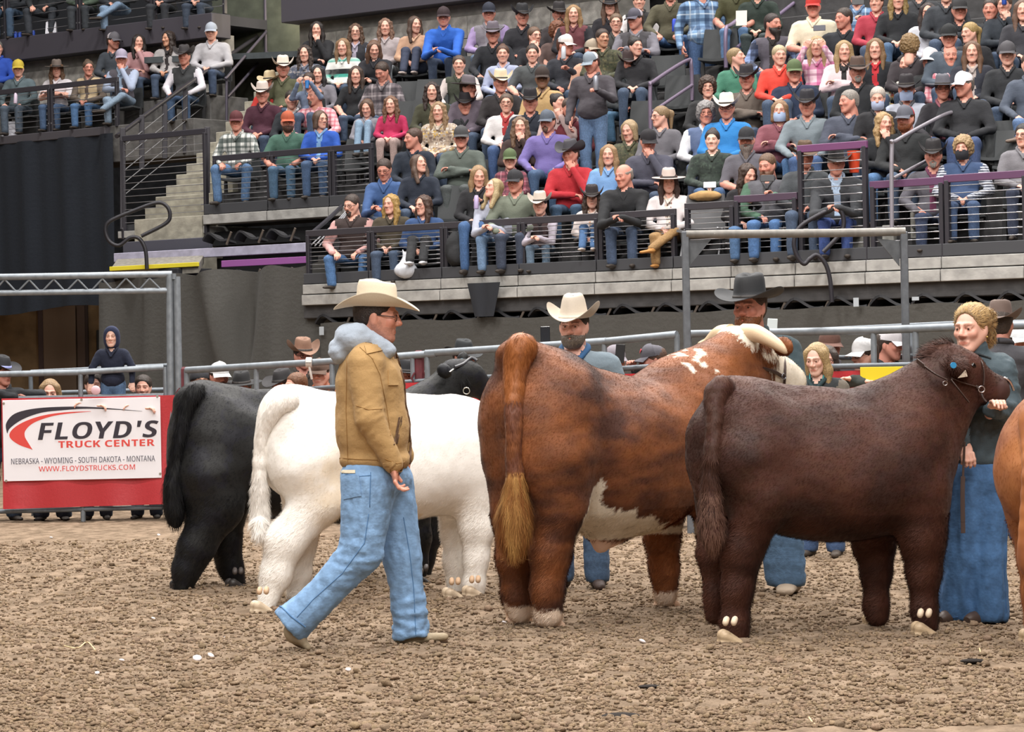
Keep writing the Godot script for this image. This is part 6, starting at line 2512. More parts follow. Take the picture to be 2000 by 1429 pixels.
	part("lettering", done(st), mat("27388c", 0.5), ys)

# ---------------------------------------------------------------- people in the ring
var judge_jacket: Blob
var judge_jeans: Blob
var judge_hood: Blob
var judge_boots: Blob
var lady_jacket: Blob
var lady_jeans: Blob
var lady_hair: Blob
var judge_body: Blob
var lady_body: Blob
var judge_head: Transform3D
var lady_head: Transform3D
var fine_tops := {}

func show_people() -> void:
	TOPS_MORE["side"] = [[0.26, 0.74, -0.03, 0.27, 0.5, 0.07], [0.26, 0.74, -0.03, 0.27, 0.5, 0.07], 0.0]
	TOPS_MORE["halter"] = [[0.25, 0.76, 0.08, 0.16, 0.84, 0.34], [0.26, 0.74, -0.03, 0.27, 0.5, 0.07], 0.0]
	TOPS_MORE["phone"] = [[0.22, 0.74, 0.12, 0.07, 0.86, 0.34], [0.22, 0.74, 0.1, 0.05, 0.8, 0.3], 0.06]
	TOPS_MORE["rail"] = [[0.29, 0.8, 0.04, 0.3, 0.58, 0.15], [0.29, 0.8, 0.04, 0.3, 0.58, 0.15], 0.06]
	TOPS_MORE["folded"] = [[0.3, 1.0, 0.3, -0.06, 1.03, 0.42], [0.3, 0.99, 0.28, -0.06, 1.0, 0.44], 0.14]
	TOPS_MORE["raised"] = [[0.24, 0.9, 0.2, 0.13, 1.14, 0.36], [0.26, 0.74, -0.03, 0.27, 0.5, 0.07], 0.0]
	TOPS_MORE["point"] = [[0.3, 0.86, 0.16, 0.26, 1.06, 0.42], [0.26, 0.74, 0.0, 0.2, 0.7, 0.3], 0.0]
	make_prototypes()

var TOPS_MORE := {}

func pose_of(name_: String) -> Array:
	return TOPS[name_] if TOPS.has(name_) else TOPS_MORE[name_]

func snap_to(b: Blob, px: float, py: float) -> Array:
	# the point of a body's surface that is seen at px, py: [point, normal]
	var ray := (at(px, py, 10.0) - eye).normalized()
	var best := 1e9
	var bi := 0
	for i in b.verts.size():
		if b.norms[i].dot(ray) > -0.05:
			continue
		var q := b.verts[i] - eye
		var off := (q - ray * q.dot(ray)).length() + q.dot(ray) * 0.0001
		if off < best:
			best = off
			bi = i
	var n := b.norms[bi]
	var t := (b.verts[bi] - eye).dot(n) / ray.dot(n)
	var p := eye + ray * t
	if p.distance_to(b.verts[bi]) > 0.03:
		p = b.verts[bi]
	return [p, n]

func seam(b: Blob, pts: Array, r := 0.0022, lift := 0.001) -> ArrayMesh:
	var path := []
	for i in pts.size() - 1:
		var n := maxi(2, int(Vector2(pts[i][0], pts[i][1]).distance_to(Vector2(pts[i + 1][0], pts[i + 1][1])) / 7.0))
		for k in n:
			var q := Vector2(pts[i][0], pts[i][1]).lerp(Vector2(pts[i + 1][0], pts[i + 1][1]), float(k) / n)
			var s := snap_to(b, q.x, q.y)
			path.append(s[0] + s[1] * lift)
	var l: Array = pts[pts.size() - 1]
	var s2 := snap_to(b, l[0], l[1])
	path.append(s2[0] + s2[1] * lift)
	return tube_mesh(path, r, 6)

func patch(b: Blob, c: Array, thick := 0.005) -> ArrayMesh:
	# a flap sewn on a body: four corners in the view, anticlockwise
	return sheet(6, 6, func(u, v):
		var lo := Vector2(c[0][0], c[0][1]).lerp(Vector2(c[1][0], c[1][1]), u)
		var hi := Vector2(c[3][0], c[3][1]).lerp(Vector2(c[2][0], c[2][1]), u)
		var q := lo.lerp(hi, v)
		var s := snap_to(b, q.x, q.y)
		return s[0] + s[1] * (thick + 0.001), thick)

func hem_cut(b: Blob, from: Vector3, to: Vector3) -> void:
	# trouser legs end in an open hem
	b.ell(to + (to - from).normalized() * 0.26, Vector3.ONE * 0.26, Basis(), 0.006, 9, true)

func add_blob(b: Blob, o: Blob, xf: Transform3D, shift: int) -> void:
	# the bones of one body joined to another's
	var k := xf.basis.get_scale().x
	var inv := xf.affine_inverse()
	for i in o.typ.size():
		b.typ.append(o.typ[i])
		b.ids.append(o.ids[i] + shift)
		b.sub.append(o.sub[i])
		b.ra.append(o.ra[i])
		b.rb.append(o.rb[i])
		b.kk.append(o.kk[i] * k)
		b.sc.append(o.sc[i] * k)
		b.inv.append(o.inv[i])
		b.pa.append(o.pa[i])
		b.ba.append(o.ba[i])
		b.ir.append(o.ir[i])
		b.tf.append(o.tf[i] * inv)
	for c in 8:
		var q := xf * Vector3(o.lo.x if c & 1 else o.hi.x, o.lo.y if c & 2 else o.hi.y, o.lo.z if c & 4 else o.hi.z)
		b.grow(q, 0.0)

func whole_body(slim: bool, hx: Transform3D, chest: Vector3, arms: Array) -> Blob:
	# head, neck, a slender trunk and arms under the clothes, and both hands: one surface
	var b := Blob.new()
	b.cell = 0.0042
	add_blob(b, head_blob(0.004, slim), hx, 0)
	var neck := hx * Vector3(0, -0.16, -0.04)
	b.cap(neck, chest, 0.05, 0.04, 0.03, 20)
	for a in arms:
		b.cap(chest, a[0], 0.04, 0.034, 0.03, 20)
		b.cap(a[0], a[1], 0.034, 0.03, 0.02, 20)
		b.cap(a[1], a[2].origin, 0.03, 0.024, 0.02, 20)
		add_blob(b, hand_blob(a[3], 0.004), a[2], 30)
	return b

func body_paint(hx: Transform3D, stubble: float, brow: String) -> Callable:
	var inv := hx.affine_inverse()
	var fp := face_paint(stubble, brow)
	return func(p, n, id): return fp.call(inv * p, inv.basis * n, id) if id < 20 else Color(1, 1, 1)

func judge_blobs() -> void:
	var D := 14.47
	var J := func(px: float, py: float, z: float) -> Vector3: return at(px, py, D - z)
	var b := Blob.new()
	judge_jacket = b
	b.cell = 0.0105
	b.smooth = 1
	b.ell(J.call(727, 835, 0), Vector3(0.192, 0.26, 0.215), Basis(Vector3.BACK, 0.05), 0.05, 0)
	b.ell(J.call(722, 752, 0), Vector3(0.178, 0.2, 0.215), Basis(Vector3.BACK, 0.1), 0.06, 0)
	b.ell(J.call(733, 898, 0), Vector3(0.186, 0.075, 0.208), Basis(), 0.03, 0)
	b.cap(J.call(715, 700, -0.15), J.call(715, 700, 0.15), 0.08, 0.08, 0.06, 0)
	b.cap(J.call(738, 702, 0), J.call(746, 690, 0), 0.078, 0.072, 0.03, 3)
	b.cap(J.call(713, 712, 0.19), J.call(722, 815, 0.245), 0.088, 0.073, 0.05, 1)
	b.cap(J.call(722, 815, 0.245), J.call(768, 905, 0.215), 0.073, 0.052, 0.02, 2)
	b.cap(J.call(748, 712, -0.19), J.call(765, 815, -0.245), 0.085, 0.07, 0.05, 1)
	b.cap(J.call(765, 815, -0.245), J.call(790, 890, -0.2), 0.07, 0.05, 0.02, 2)
	var elbow: Vector3 = J.call(722, 815, 0.245)
	b.disp = func(p, n, id):
		var w := 0.005 * soft3(p, 5.0) + 0.003 * noise3(p * Vector3(1, 2, 1), 0.9)
		if id == 1 or id == 2:
			# folds gather round the elbow
			var q: float = (p - elbow).length()
			w += 0.006 * sin((p.y - p.x * 0.7) * 120.0 + 4.0 * soft3(p, 3.0)) * exp(-q * q / 0.01) * clampf(0.4 + 1.5 * soft3(p, 4.0), 0, 1)
		return w
	var face_dir := Basis(Vector3.UP, PI * 0.5 - 0.06) * Basis(Vector3.RIGHT, 0.10)
	judge_head = Transform3D(face_dir.scaled(Vector3.ONE * 1.06), at(737, 620, D))
	var wr: Vector3 = J.call(768, 908, 0.215)
	var z := (J.call(774, 950, 0.22) - wr as Vector3).normalized()
	var xx := Vector3(0.1, 0, 1)
	xx = (xx - z * xx.dot(z)).normalized()
	var near_hand := Transform3D(Basis(xx, z.cross(xx), z), wr)
	var far_hand := Transform3D(Basis(-xx, z.cross(-xx), z), J.call(792, 892, -0.2))
	judge_body = whole_body(false, judge_head, J.call(725, 720, 0), [[J.call(713, 712, 0.17), J.call(722, 815, 0.245), near_hand, -1], [J.call(748, 712, -0.17), J.call(765, 815, -0.245), far_hand, 1]])
	b = Blob.new()
	judge_jeans = b
	b.cell = 0.0105
	b.smooth = 1
	b.ell(J.call(732, 930, 0), Vector3(0.172, 0.12, 0.195), Basis(), 0.05, 0)
	b.cap(J.call(720, 945, 0.09), J.call(706, 1078, 0.11), 0.142, 0.108, 0.05, 1)
	b.cap(J.call(706, 1078, 0.11), J.call(612, 1180, 0.11), 0.108, 0.086, 0.03, 1)
	b.cap(J.call(612, 1180, 0.11), J.call(572, 1215, 0.11), 0.086, 0.104, 0.03, 1)
	b.cap(J.call(758, 945, -0.09), J.call(786, 1088, -0.1), 0.135, 0.098, 0.05, 2)
	b.cap(J.call(786, 1088, -0.1), J.call(798, 1180, -0.1), 0.098, 0.086, 0.03, 2)
	b.cap(J.call(798, 1180, -0.1), J.call(803, 1236, -0.1), 0.086, 0.096, 0.03, 2)
	hem_cut(b, J.call(612, 1180, 0.11), J.call(566, 1220, 0.11))
	hem_cut(b, J.call(798, 1180, -0.1), J.call(804, 1240, -0.1))
	var knee: Vector3 = J.call(700, 1080, 0.2)
	var hem: Vector3 = J.call(806, 1215, -0.1)
	b.disp = func(p, n, id):
		var w := 0.004 * soft3(p, 6.0) + 0.0022 * noise3(p, 1.1)
		var q: float = (p - knee).length()
		w += 0.016 * soft3(Vector3(p.x * 2.0 + p.y * 3.0, p.y * 7.0, p.z * 2.0), 1.6) * exp(-q * q / 0.03)
		q = (p - hem).length()
		w += 0.02 * soft3(Vector3(p.x * 3.0, p.y * 9.0, p.z * 3.0), 1.6) * exp(-q * q / 0.025) + 0.006 * soft3(Vector3(p.x * 5.0 + p.y * 2.0, p.y * 1.6, p.z * 5.0), 2.0)
		return w
	b = Blob.new()
	judge_hood = b
	b.cell = 0.0095
	b.smooth = 1
	b.ell(J.call(692, 664, 0), Vector3(0.105, 0.085, 0.17), Basis(Vector3.BACK, -0.5), 0.05)
	b.ell(J.call(662, 690, 0), Vector3(0.05, 0.065, 0.12), Basis(Vector3.BACK, 0.6), 0.05)
	b.cap(J.call(700, 648, 0.1), J.call(762, 684, 0.085), 0.046, 0.03, 0.04)
	b.cap(J.call(700, 648, -0.1), J.call(762, 684, -0.085), 0.046, 0.03, 0.04)
	b.cap(J.call(735, 690, -0.06), J.call(735, 690, 0.06), 0.07, 0.07, 0.05)
	b.disp = func(p, n, id): return 0.007 * soft3(Vector3(p.x * 3.0 + p.y * 3.0, p.y * 5.0 - p.x * 3.0, p.z * 2.0), 1.8)
	b = Blob.new()
	judge_boots = b
	b.cell = 0.008
	b.cap(J.call(590, 1195, 0.11), J.call(577, 1236, 0.11), 0.06, 0.052, 0.03)
	b.cap(J.call(577, 1236, 0.11), J.call(599, 1262, 0.11), 0.047, 0.026, 0.03, 0, Vector3(0.6, 0.5, 0), 0.75)
	b.cap(J.call(570, 1232, 0.11), J.call(574, 1240, 0.11), 0.038, 0.034, 0.02)
	b.cap(J.call(800, 1228, -0.1), J.call(802, 1242, -0.1), 0.05, 0.05, 0.03)
	b.cap(J.call(800, 1247, -0.1), J.call(866, 1243, -0.1), 0.046, 0.027, 0.03, 0, Vector3.UP, 0.75)
	b.cap(J.call(786, 1250, -0.1), J.call(792, 1250, -0.1), 0.04, 0.04, 0.02)

func finish_judge() -> void:
	var D := 14.47
	var t := thing("person", "person walking in a tan canvas jacket, grey hood, blue jeans and cream cowboy hat", "person")
	var canvas := mat("b4905e", 0.9, "cloth", 0.12, 5.0, 0.0, 0.25)
	var lining := mat("5f4530", 0.9, "cloth", 0.12, 5.0)
	var jeans := mat("86abd4", 0.85, "denim", 0.12, 2.2, 0.0, 0.2)
	# body: head with neck, and the near hand
	var hx := judge_head
	part("body", judge_body.mesh(1, null, body_paint(hx, 0.3, "4a3526")), mat("d4957f", 0.5, "", 0.0, 4.0, 0.0, 0.0, true), t)
	part("jacket", judge_jacket.mesh(2, func(id, mid): return 1 if id == 3 else 0), null, t)
	var jk: MeshInstance3D = t.get_node("jacket")
	jk.set_surface_override_material(0, canvas)
	jk.set_surface_override_material(1, lining)
	part("jeans", judge_jeans.mesh(), jeans, t)
	part("hood", judge_hood.mesh(), mat("a9b4c2", 0.95, "cloth", 0.1, 6.0, 0.0, 0.3), t)
	part("boots", judge_boots.mesh(), mat("a8977c", 0.75, "cloth", 0.1, 8.0), t)
	dress_head(t, {"hair": "short:35261f", "glasses": "1"}, hx)
	var hat := hat_mesh(0.103, 0.55, 0.02, 0.132, 0.1, 1.0, 64)
	var hat_xf := hx * Transform3D(Basis(Vector3.RIGHT, -0.06), Vector3(0, 0.056, -0.008)).scaled_local(Vector3(1.03, 1.0, 1.0))
	part("hat", hat, mat("ded1ba", 0.75, "cloth", 0.03, 8.0, 0.0, 0.25), t, hat_xf)
	part("hat_band", hat_band_mesh(48, 0.012), mat("ddd0b8", 0.7), t, hat_xf)
	# sewn details
	var thread := mat("8f6a3a", 0.9)
	var jeans_thread := mat("4f76a0", 0.9)
	var near_sleeve := [[[703, 678], [727, 700], [742, 732], [754, 790], [763, 850]], [[690, 790], [720, 800], [752, 798]], [[678, 705], [676, 800], [680, 905]], [[650, 893], [700, 897], [742, 898]], [[752, 896], [775, 905], [790, 902]], [[706, 668], [740, 672], [757, 690]]]
	for s in near_sleeve:
		part("seam", seam(judge_jacket, s), thread, t)
	part("shoulder_strap", patch(judge_jacket, [[716, 692], [748, 684], [744, 672], [712, 676]], 0.006), canvas, t)
	part("pocket_flap", patch(judge_jacket, [[758, 752], [777, 752], [772, 722], [757, 722]], 0.006), canvas, t)
	part("pocket_slit", patch(judge_jacket, [[768, 868], [776, 866], [786, 812], [778, 815]], 0.003), lining, t)
	part("cuff", patch(judge_jacket, [[752, 925], [788, 918], [782, 898], [748, 905]], 0.004), canvas, t)
	part("front_edge", seam(judge_jacket, [[774, 690], [788, 745], [799, 800], [802, 850], [800, 905]], 0.008, 0.0), lining, t)
	part("seam", seam(judge_jeans, [[668, 925], [700, 930], [725, 928]]), jeans_thread, t)
	part("pocket", patch(judge_jeans, [[672, 975], [706, 968], [702, 928], [668, 928]], 0.004), jeans, t)
	part("seam", seam(judge_jeans, [[724, 922], [722, 990], [712, 1060], [668, 1120], [612, 1170], [580, 1205]]), jeans_thread, t)
	part("seam", seam(judge_jeans, [[788, 1010], [800, 1080], [808, 1150], [812, 1240]]), jeans_thread, t)
	part("seam", seam(judge_jeans, [[545, 1180], [570, 1205], [596, 1224]], 0.004), jeans_thread, t)
	part("pocket_trim", patch(judge_jeans, [[668, 924], [694, 924], [694, 918], [667, 918]], 0.003), mat("d8cdb4", 0.8), t)
	part("boot_sole", tube_mesh(smooth_path([at(563, 1243, D - 0.11), at(578, 1256, D - 0.11), at(604, 1268, D - 0.11)], 4), 0.012, 8), mat("5f4a38", 0.8), t)
	part("boot_sole", tube_mesh(smooth_path([at(780, 1257, D + 0.1), at(820, 1256, D + 0.1), at(874, 1250, D + 0.1)], 4), 0.011, 8), mat("5f4a38", 0.8), t)

func lady_blobs() -> void:
	var D := 15.15
	var J := func(px: float, py: float, z: float) -> Vector3: return at(px, py, D - z)
	var b := Blob.new()
	lady_jacket = b
	b.cell = 0.0115
	b.smooth = 1
	b.ell(J.call(1912, 850, 0), Vector3(0.175, 0.2, 0.13), Basis(), 0.06)
	b.ell(J.call(1915, 775, 0), Vector3(0.18, 0.2, 0.125), Basis(), 0.06)
	b.ell(J.call(1912, 895, 0), Vector3(0.178, 0.07, 0.135), Basis(), 0.04)
	b.cap(J.call(1868, 712, 0.02), J.call(1950, 718, -0.02), 0.075, 0.078, 0.06)
	b.cap(J.call(1908, 710, 0), J.call(1906, 682, 0.01), 0.075, 0.066, 0.03, 3)
	b.cap(J.call(1958, 725, 0.0), J.call(1975, 800, 0.06), 0.078, 0.065, 0.05, 1)
	b.cap(J.call(1975, 800, 0.06), J.call(1938, 800, 0.3), 0.065, 0.05, 0.02, 2)
	b.cap(J.call(1864, 722, 0.03), J.call(1862, 800, 0.09), 0.076, 0.064, 0.05, 1)
	b.cap(J.call(1862, 800, 0.09), J.call(1880, 862, 0.2), 0.064, 0.048, 0.02, 2)
	b.disp = func(p, n, id): return 0.006 * soft3(p, 5.0) + 0.012 * soft3(Vector3(p.x * 4.0 + p.y * 2.0, p.y * 6.0, p.z * 3.0), 1.6) * (1.0 if id == 1 or id == 2 else 0.4)
	lady_head = Transform3D((Basis(Vector3.UP, deg_to_rad(-38)) * Basis(Vector3.RIGHT, 0.06)).scaled(Vector3.ONE * 1.08), at(1898, 643, D - 0.02))
	var wr := at(1938, 800, D - 0.3)
	var zz := (at(1952, 776, D - 0.42) - wr).normalized()
	var x0 := Vector3.UP.cross(zz).normalized()
	var hand_a := Transform3D(Basis(x0, zz.cross(x0), zz), wr)
	zz = Vector3(0.15, -0.7, 0.5).normalized()
	x0 = (Vector3.RIGHT - zz * zz.x).normalized()
	var hand_b := Transform3D(Basis(x0, zz.cross(x0), zz), at(1880, 862, D - 0.2))
	lady_body = whole_body(true, lady_head, J.call(1912, 735, 0), [[J.call(1955, 725, 0), J.call(1975, 800, 0.06), hand_a, 1], [J.call(1866, 722, 0.03), J.call(1862, 800, 0.09), hand_b, -1]])
	b = Blob.new()
	lady_jeans = b
	b.cell = 0.0115
	b.smooth = 1
	b.ell(J.call(1912, 925, 0), Vector3(0.182, 0.13, 0.14), Basis(), 0.05)
	b.cap(J.call(1884, 945, 0.03), J.call(1876, 1085, 0.03), 0.112, 0.085, 0.05, 1)
	b.cap(J.call(1876, 1085, 0.03), J.call(1864, 1196, 0.0), 0.085, 0.105, 0.04, 1)
	b.cap(J.call(1938, 945, 0.0), J.call(1930, 1085, 0.03), 0.118, 0.092, 0.05, 2)
	b.cap(J.call(1930, 1085, 0.03), J.call(1928, 1196, 0.03), 0.092, 0.118, 0.04, 2)
	hem_cut(b, J.call(1870, 1120, 0.02), J.call(1864, 1202, 0.0))
	hem_cut(b, J.call(1930, 1120, 0.03), J.call(1928, 1204, 0.03))
	b.disp = func(p, n, id): return 0.006 * soft3(p * Vector3(2.0, 0.7, 2.0), 4.0) + 0.014 * soft3(p * Vector3(6.0, 1.2, 6.0), 1.5) * clampf(1.1 - p.y / 0.8, 0, 1)
	b = Blob.new()
	lady_hair = b
	b.cell = 0.007
	b.ell(Vector3(0, 0.045, -0.018), Vector3(0.085, 0.088, 0.102), Basis(), 0.03)
	b.ell(Vector3(0, 0.02, -0.115), Vector3(0.055, 0.06, 0.05), Basis(), 0.03)
	b.ell(Vector3(0.0, -0.03, -0.14), Vector3(0.05, 0.07, 0.045), Basis(), 0.03)
	b.ell(Vector3(0.02, 0.06, -0.12), Vector3(0.045, 0.04, 0.045), Basis(), 0.03)
	b.ell(Vector3(0, -0.01, 0.1), Vector3(0.074, 0.1, 0.085), Basis(), 0.012, 0, true)
	b.ell(Vector3(0, -0.07, 0.02), Vector3(0.12, 0.066, 0.075), Basis(), 0.012, 0, true)
	b.disp = func(p, n, id): return (0.004 if p.z > -0.08 else 0.013) * noise3(p * (Vector3(2.0, 2.0, 0.5) if p.z > -0.08 else Vector3.ONE * 1.2), 4.0)

func hair_locks(t: Node3D, b: Blob, hx: Transform3D, count: int, length: float, dir: Callable, colour: String, called := "hair_locks") -> void:
	# loose strands over a head of hair, as real thin locks
	var c := Blob.new()
	c.verts = PackedVector3Array()
	for v in b.verts:
		c.verts.append(hx * v)
	c.norms = PackedVector3Array()
	for n in b.norms:
		c.norms.append((hx.basis * n).normalized())
	c.faces = b.faces
	c.vid = b.vid
	var col := lin(colour)
	coat(c, count, func(p, n, _id):
		var l: Vector3 = hx.affine_inverse() * p
		return [length, (hx.basis * dir.call(l)).normalized(), 1.0, 0.0], func(_p, _n, _i): return col, hair_mat(0.45), t, called, 0.0035)

func finish_lady() -> void:
	var D := 15.15
	var t := thing("person", "person in a dark teal jacket and wide blue jeans holding the red heifer's halter", "person")
	var hx := lady_head
	part("body", lady_body.mesh(1, null, body_paint(hx, 0.0, "9a7a58")), mat("e2b09c", 0.5, "", 0.0, 4.0, 0.0, 0.0, true), t)
	part("jacket", lady_jacket.mesh(), mat("44545c", 0.75, "cloth", 0.08, 5.0, 0.0, 0.2), t)
	part("jeans", lady_jeans.mesh(), mat("4b76a8", 0.85, "denim", 0.12, 2.0, 0.0, 0.2), t)
	part("hair", lady_hair.mesh(), hair_material("b49468"), t, hx)
	hair_locks(t, lady_hair, hx, 7000, 0.034, func(l): return Vector3(0, 0.1, -1) if l.z > -0.07 else Vector3(sin(l.y * 90.0), cos(l.x * 80.0) - 0.5, sin(l.x * 60.0 + l.y * 50.0) - 0.4), "b99a6c")
	var boots := tool()
	for q in [[1858, 1203, 0.03, 1836, 1211, 0.12], [1918, 1206, 0.05, 1888, 1212, 0.17]]:
		tube_to(boots, smooth_path([at(q[0], q[1], D - q[2]), at((q[0] + q[3]) * 0.5, (q[1] + q[4]) * 0.5, D - (q[2] + q[5]) * 0.5), at(q[3], q[4], D - q[5])], 4), 0.04, 12, true, [0.05, 0.05, 0.048, 0.046, 0.044, 0.04, 0.036, 0.03, 0.02])
	part("boots", done(boots), mat("4b3c35", 0.5), t)
	part("seam", seam(lady_jacket, [[1905, 712], [1898, 780], [1893, 850], [1890, 905]], 0.003), mat("2a3338", 0.6), t)
	part("seam", seam(lady_jeans, [[1960, 940], [1966, 1040], [1962, 1120], [1966, 1195]], 0.0025), mat("3a608e", 0.8), t)
	part("seam", seam(lady_jeans, [[1832, 1192], [1862, 1206], [1895, 1200]], 0.004), mat("3a608e", 0.8), t)
	part("collar_edge", seam(lady_jacket, [[1872, 690], [1885, 684], [1908, 690], [1935, 700]], 0.007), mat("232b2f", 0.7), t)
	var ear := SphereMesh.new()
	ear.radius = 0.006
	ear.height = 0.012
	part("earring", ear, mat("c8a860", 0.3, "", 0, 1, 0.9), t, Transform3D(Basis(), hx * Vector3(0.083, -0.04, 0.0)))
	# lead strap hanging from the hand, held by the person
	var ls := tool()
	var lp := smooth_path([at(1884, 862, D - 0.31), at(1882, 905, D - 0.27), at(1880, 960, D - 0.26), at(1881, 1040, D - 0.25)], 6)
	for i in lp.size() - 1:
		bar_to(ls, lp[i], lp[i + 1] + (lp[i + 1] - lp[i]) * 0.1, 0.012 if i < 9 else 0.024, 0.004, 0.001, Vector3.BACK)
	tag(part("lead_strap", done(ls), mat("4a3c38", 0.5), self), "dark leather lead strap hanging from the hand of the person in teal", "strap")

# a standing person from ready shapes; floor point, facing, size
func standing(label: String, spec: String, px: float, py: float, facing: float, size: float, floor_y := 0.0, head_fine := true, depth := 0.0) -> Node3D:
	var d := read(spec)
	var p := ground_at(px, py) if depth == 0.0 else at(px, py, depth)
	p.y = floor_y
	var t := thing("person", label, "person", p, facing)
	t.scale = Vector3.ONE * size
	var pose: String = d.get("pose", "side")
	var squat := float(d.get("squat", "1"))
	var lift := 0.37 - (1.0 - squat) * 0.92
	var shift := Transform3D(Basis(), Vector3(0, lift, 0))
	var q0: Array = pose_of(pose)
	var lean: float = q0[2]
	var neck := Transform3D(Basis(Vector3.RIGHT, lean), Vector3(0, 0.55, 0)) * Vector3(0, 0.56, 0.0)
	var big := 1.2 if d.has("kid") else 1.04
	var hb := (Basis(Vector3.UP, deg_to_rad(float(d.get("yaw", "0")))) * Basis(Vector3.RIGHT, deg_to_rad(float(d.get("nod", "4"))))).scaled(Vector3.ONE * big)
	var hx := Transform3D(hb, neck + Vector3(0, 0.112, 0.03) * big)
	var st := SurfaceTool.new()
	var key: String = ("fine" if head_fine else "head") if not d.has("slim") else ("fineslim" if head_fine else "slim")
	st.append_from(shapes[key + ("_stubble" if d.has("stubble") else "")], 0, hx)
	var pre := "finehand_" if head_fine else "hand_"
	for s in [1, -1]:
		var q: Array = q0[0] if s > 0 else q0[1]
		var el := Vector3(q[0] * s, q[1], q[2])
		var wr := Vector3(q[3] * s, q[4], q[5])
		var z := (wr - el).normalized()
		var up := Vector3.UP if absf(z.y) < 0.8 else Vector3.BACK
		if pose == "side" or pose == "halter" and s < 0:
			up = Vector3(s, 0, 0)
		var x := up.cross(z).normalized()
		st.append_from(shapes["%s%d" % [pre, -s]], 0, Transform3D(Basis(x, z.cross(x), z), wr))
	part("body", st.commit(), skin_mat(d), t, shift)
	var top: PackedStringArray = d.get("top", "444444").split(":")
	var o := part("jacket", fine_tops[pose], null, t, shift)
	var sleeve := cloth_mat(top[1] if top.size() > 1 and top[1] != "" else top[0])
	o.set_surface_override_material(0, cloth_mat(top[0]))
	o.set_surface_override_material(1, sleeve)
	o.set_surface_override_material(2, sleeve)
	o.set_surface_override_material(3, cloth_mat(top[2] if top.size() > 2 else top[0]))
	o.set_surface_override_material(4, skin_mat(d) if not d.has("neck") else cloth_mat(d.neck))
	var tip := Transform3D(Basis(Vector3.RIGHT, lean), Vector3(0, 0.55, 0)) * Transform3D(Basis(), Vector3(0, -0.55, 0))
	part("collar", shapes.collar, cloth_mat(top[2] if top.size() > 2 else top[0]), t, shift * tip * Transform3D(Basis.from_scale(Vector3(1.04, 1, 1.1)), Vector3.ZERO))
	if d.has("wide"):
		o.transform = shift * Transform3D(Basis.from_scale(Vector3(1.12, 1, 1.18)), Vector3.ZERO)
	var lg := Transform3D(Basis.from_scale(Vector3(float(d.get("legw", "1")), squat, 1)), Vector3.ZERO)
	part("trousers", shapes["legs_stand"], denim(d.get("pants", "3a4f6e")), t, lg)
	part("shoes", shapes["shoes_stand"], mat(d.get("shoes", "3a332e"), 0.7), t, lg)
	dress_head(t, d, shift * hx)
	return t

func ring_people() -> void:
	judge_blobs()
	lady_blobs()
	var list := [judge_jacket, judge_jeans, judge_hood, judge_boots, lady_jacket, lady_jeans, lady_hair, judge_body, lady_body]
	var tb := {}
	for p in TOPS_MORE:
		var b := top_blob(p)
		b.cell = 0.016
		tb[p] = b
		list.append(b)
	build_all(list)
	for p in tb:
		fine_tops[p] = tb[p].mesh(5, func(id, mid): return id if id == 1 or id == 2 else strip_of(mid))
	finish_judge()
	finish_lady()
	var man := standing("person in a grey blue jacket and pale felt cowboy hat looking over the bull's back", "skin=p top=76858f:76858f:2f5a86 pants=3f5f86 shoes=3a2c26 beard=beard:77695c hair=short:3a2a22 pose=side wide=1 yaw=-8", 1132, 1148, -0.12, 1.04)
	big_hat(man, "c4b8a8", hat_mesh(0.105, 0.78, 0.012, 0.14, 0.3, 0.8, 64), 0.0, 1.04)
	var man2 := standing("person with a ginger beard, black cowboy hat and dark collar standing behind the bull's horns", "skin=r top=34444a pants=4f77a0 shoes=a08f7c beard=beard:9a5c34 hair=short:4a3020 pose=halter wide=1 yaw=-8 legw=1.5", 1478, 1157, -0.35, 1.095)
	big_hat(man2, "2a2b2e", hat_mesh(0.118, 0.45, 0.012, 0.128, 0.1, 0.9, 64), -0.02, 1.05)
	var girl := standing("person in a dark vest with a teal lanyard looking down at a white phone", "skin=w slim=1 top=2a2e30:6a6258:24383c pants=3b5a8c shoes=4a4038 hair=long:c8a874 pose=phone yaw=-12 nod=16", 1606, 1086, -0.3, 0.89)
	in_hand(girl, Vector3(0.06, 1.27, 0.46), box_mesh(Vector3(0.075, 0.15, 0.01), 0.004), mat("e8e6e4", 0.3), "phone", "white phone held by the person with the teal lanyard", Vector3(-0.5, 0.1, 0.0))
	part("lanyard", tube_mesh(smooth_path([Vector3(-0.06, 1.5, 0.05), Vector3(-0.045, 1.38, 0.13), Vector3(0.0, 1.2, 0.145), Vector3(0.045, 1.38, 0.13), Vector3(0.06, 1.5, 0.05)], 5), 0.007, 6), mat("3c8c8c", 0.7), girl)
	var back_man := standing("person seen from behind in a dark jacket and brown hat beside the teal jacket", "skin=r top=46454a pants=34507c shoes=b08a6c hair=short:4a3a30 pose=side wide=1", 1962, 1064, PI - 0.3, 1.03)
	big_hat(back_man, "6e5c54", hat_mesh(0.1, 0.6, 0.02, 0.125, 0.12, 0.9, 48), 0.0, 1.0)

func big_hat(t: Node3D, colour: String, m: ArrayMesh, tilt: float, k: float) -> void:
	var hx: Transform3D = (t.get_node("hair") as Node3D).transform
	var xf := hx * Transform3D(Basis(Vector3.RIGHT, tilt).scaled(Vector3.ONE * k), Vector3(0, 0.055, -0.006))
	part("hat", m, mat(colour, 0.75, "cloth", 0.03, 8.0, 0.0, 0.25), t, xf)
	part("hat_band", hat_band_mesh(48, 0.014), mat("2a2421" if colour == "2a2b2e" else colour, 0.6), t, xf)

func in_hand(t: Node3D, where: Vector3, m: Mesh, material: Material, called: String, label: String, euler := Vector3.ZERO) -> void:
	var o := part(called, m, material, self, t.transform * Transform3D(Basis.from_euler(euler), where))
	tag(o, label, called)

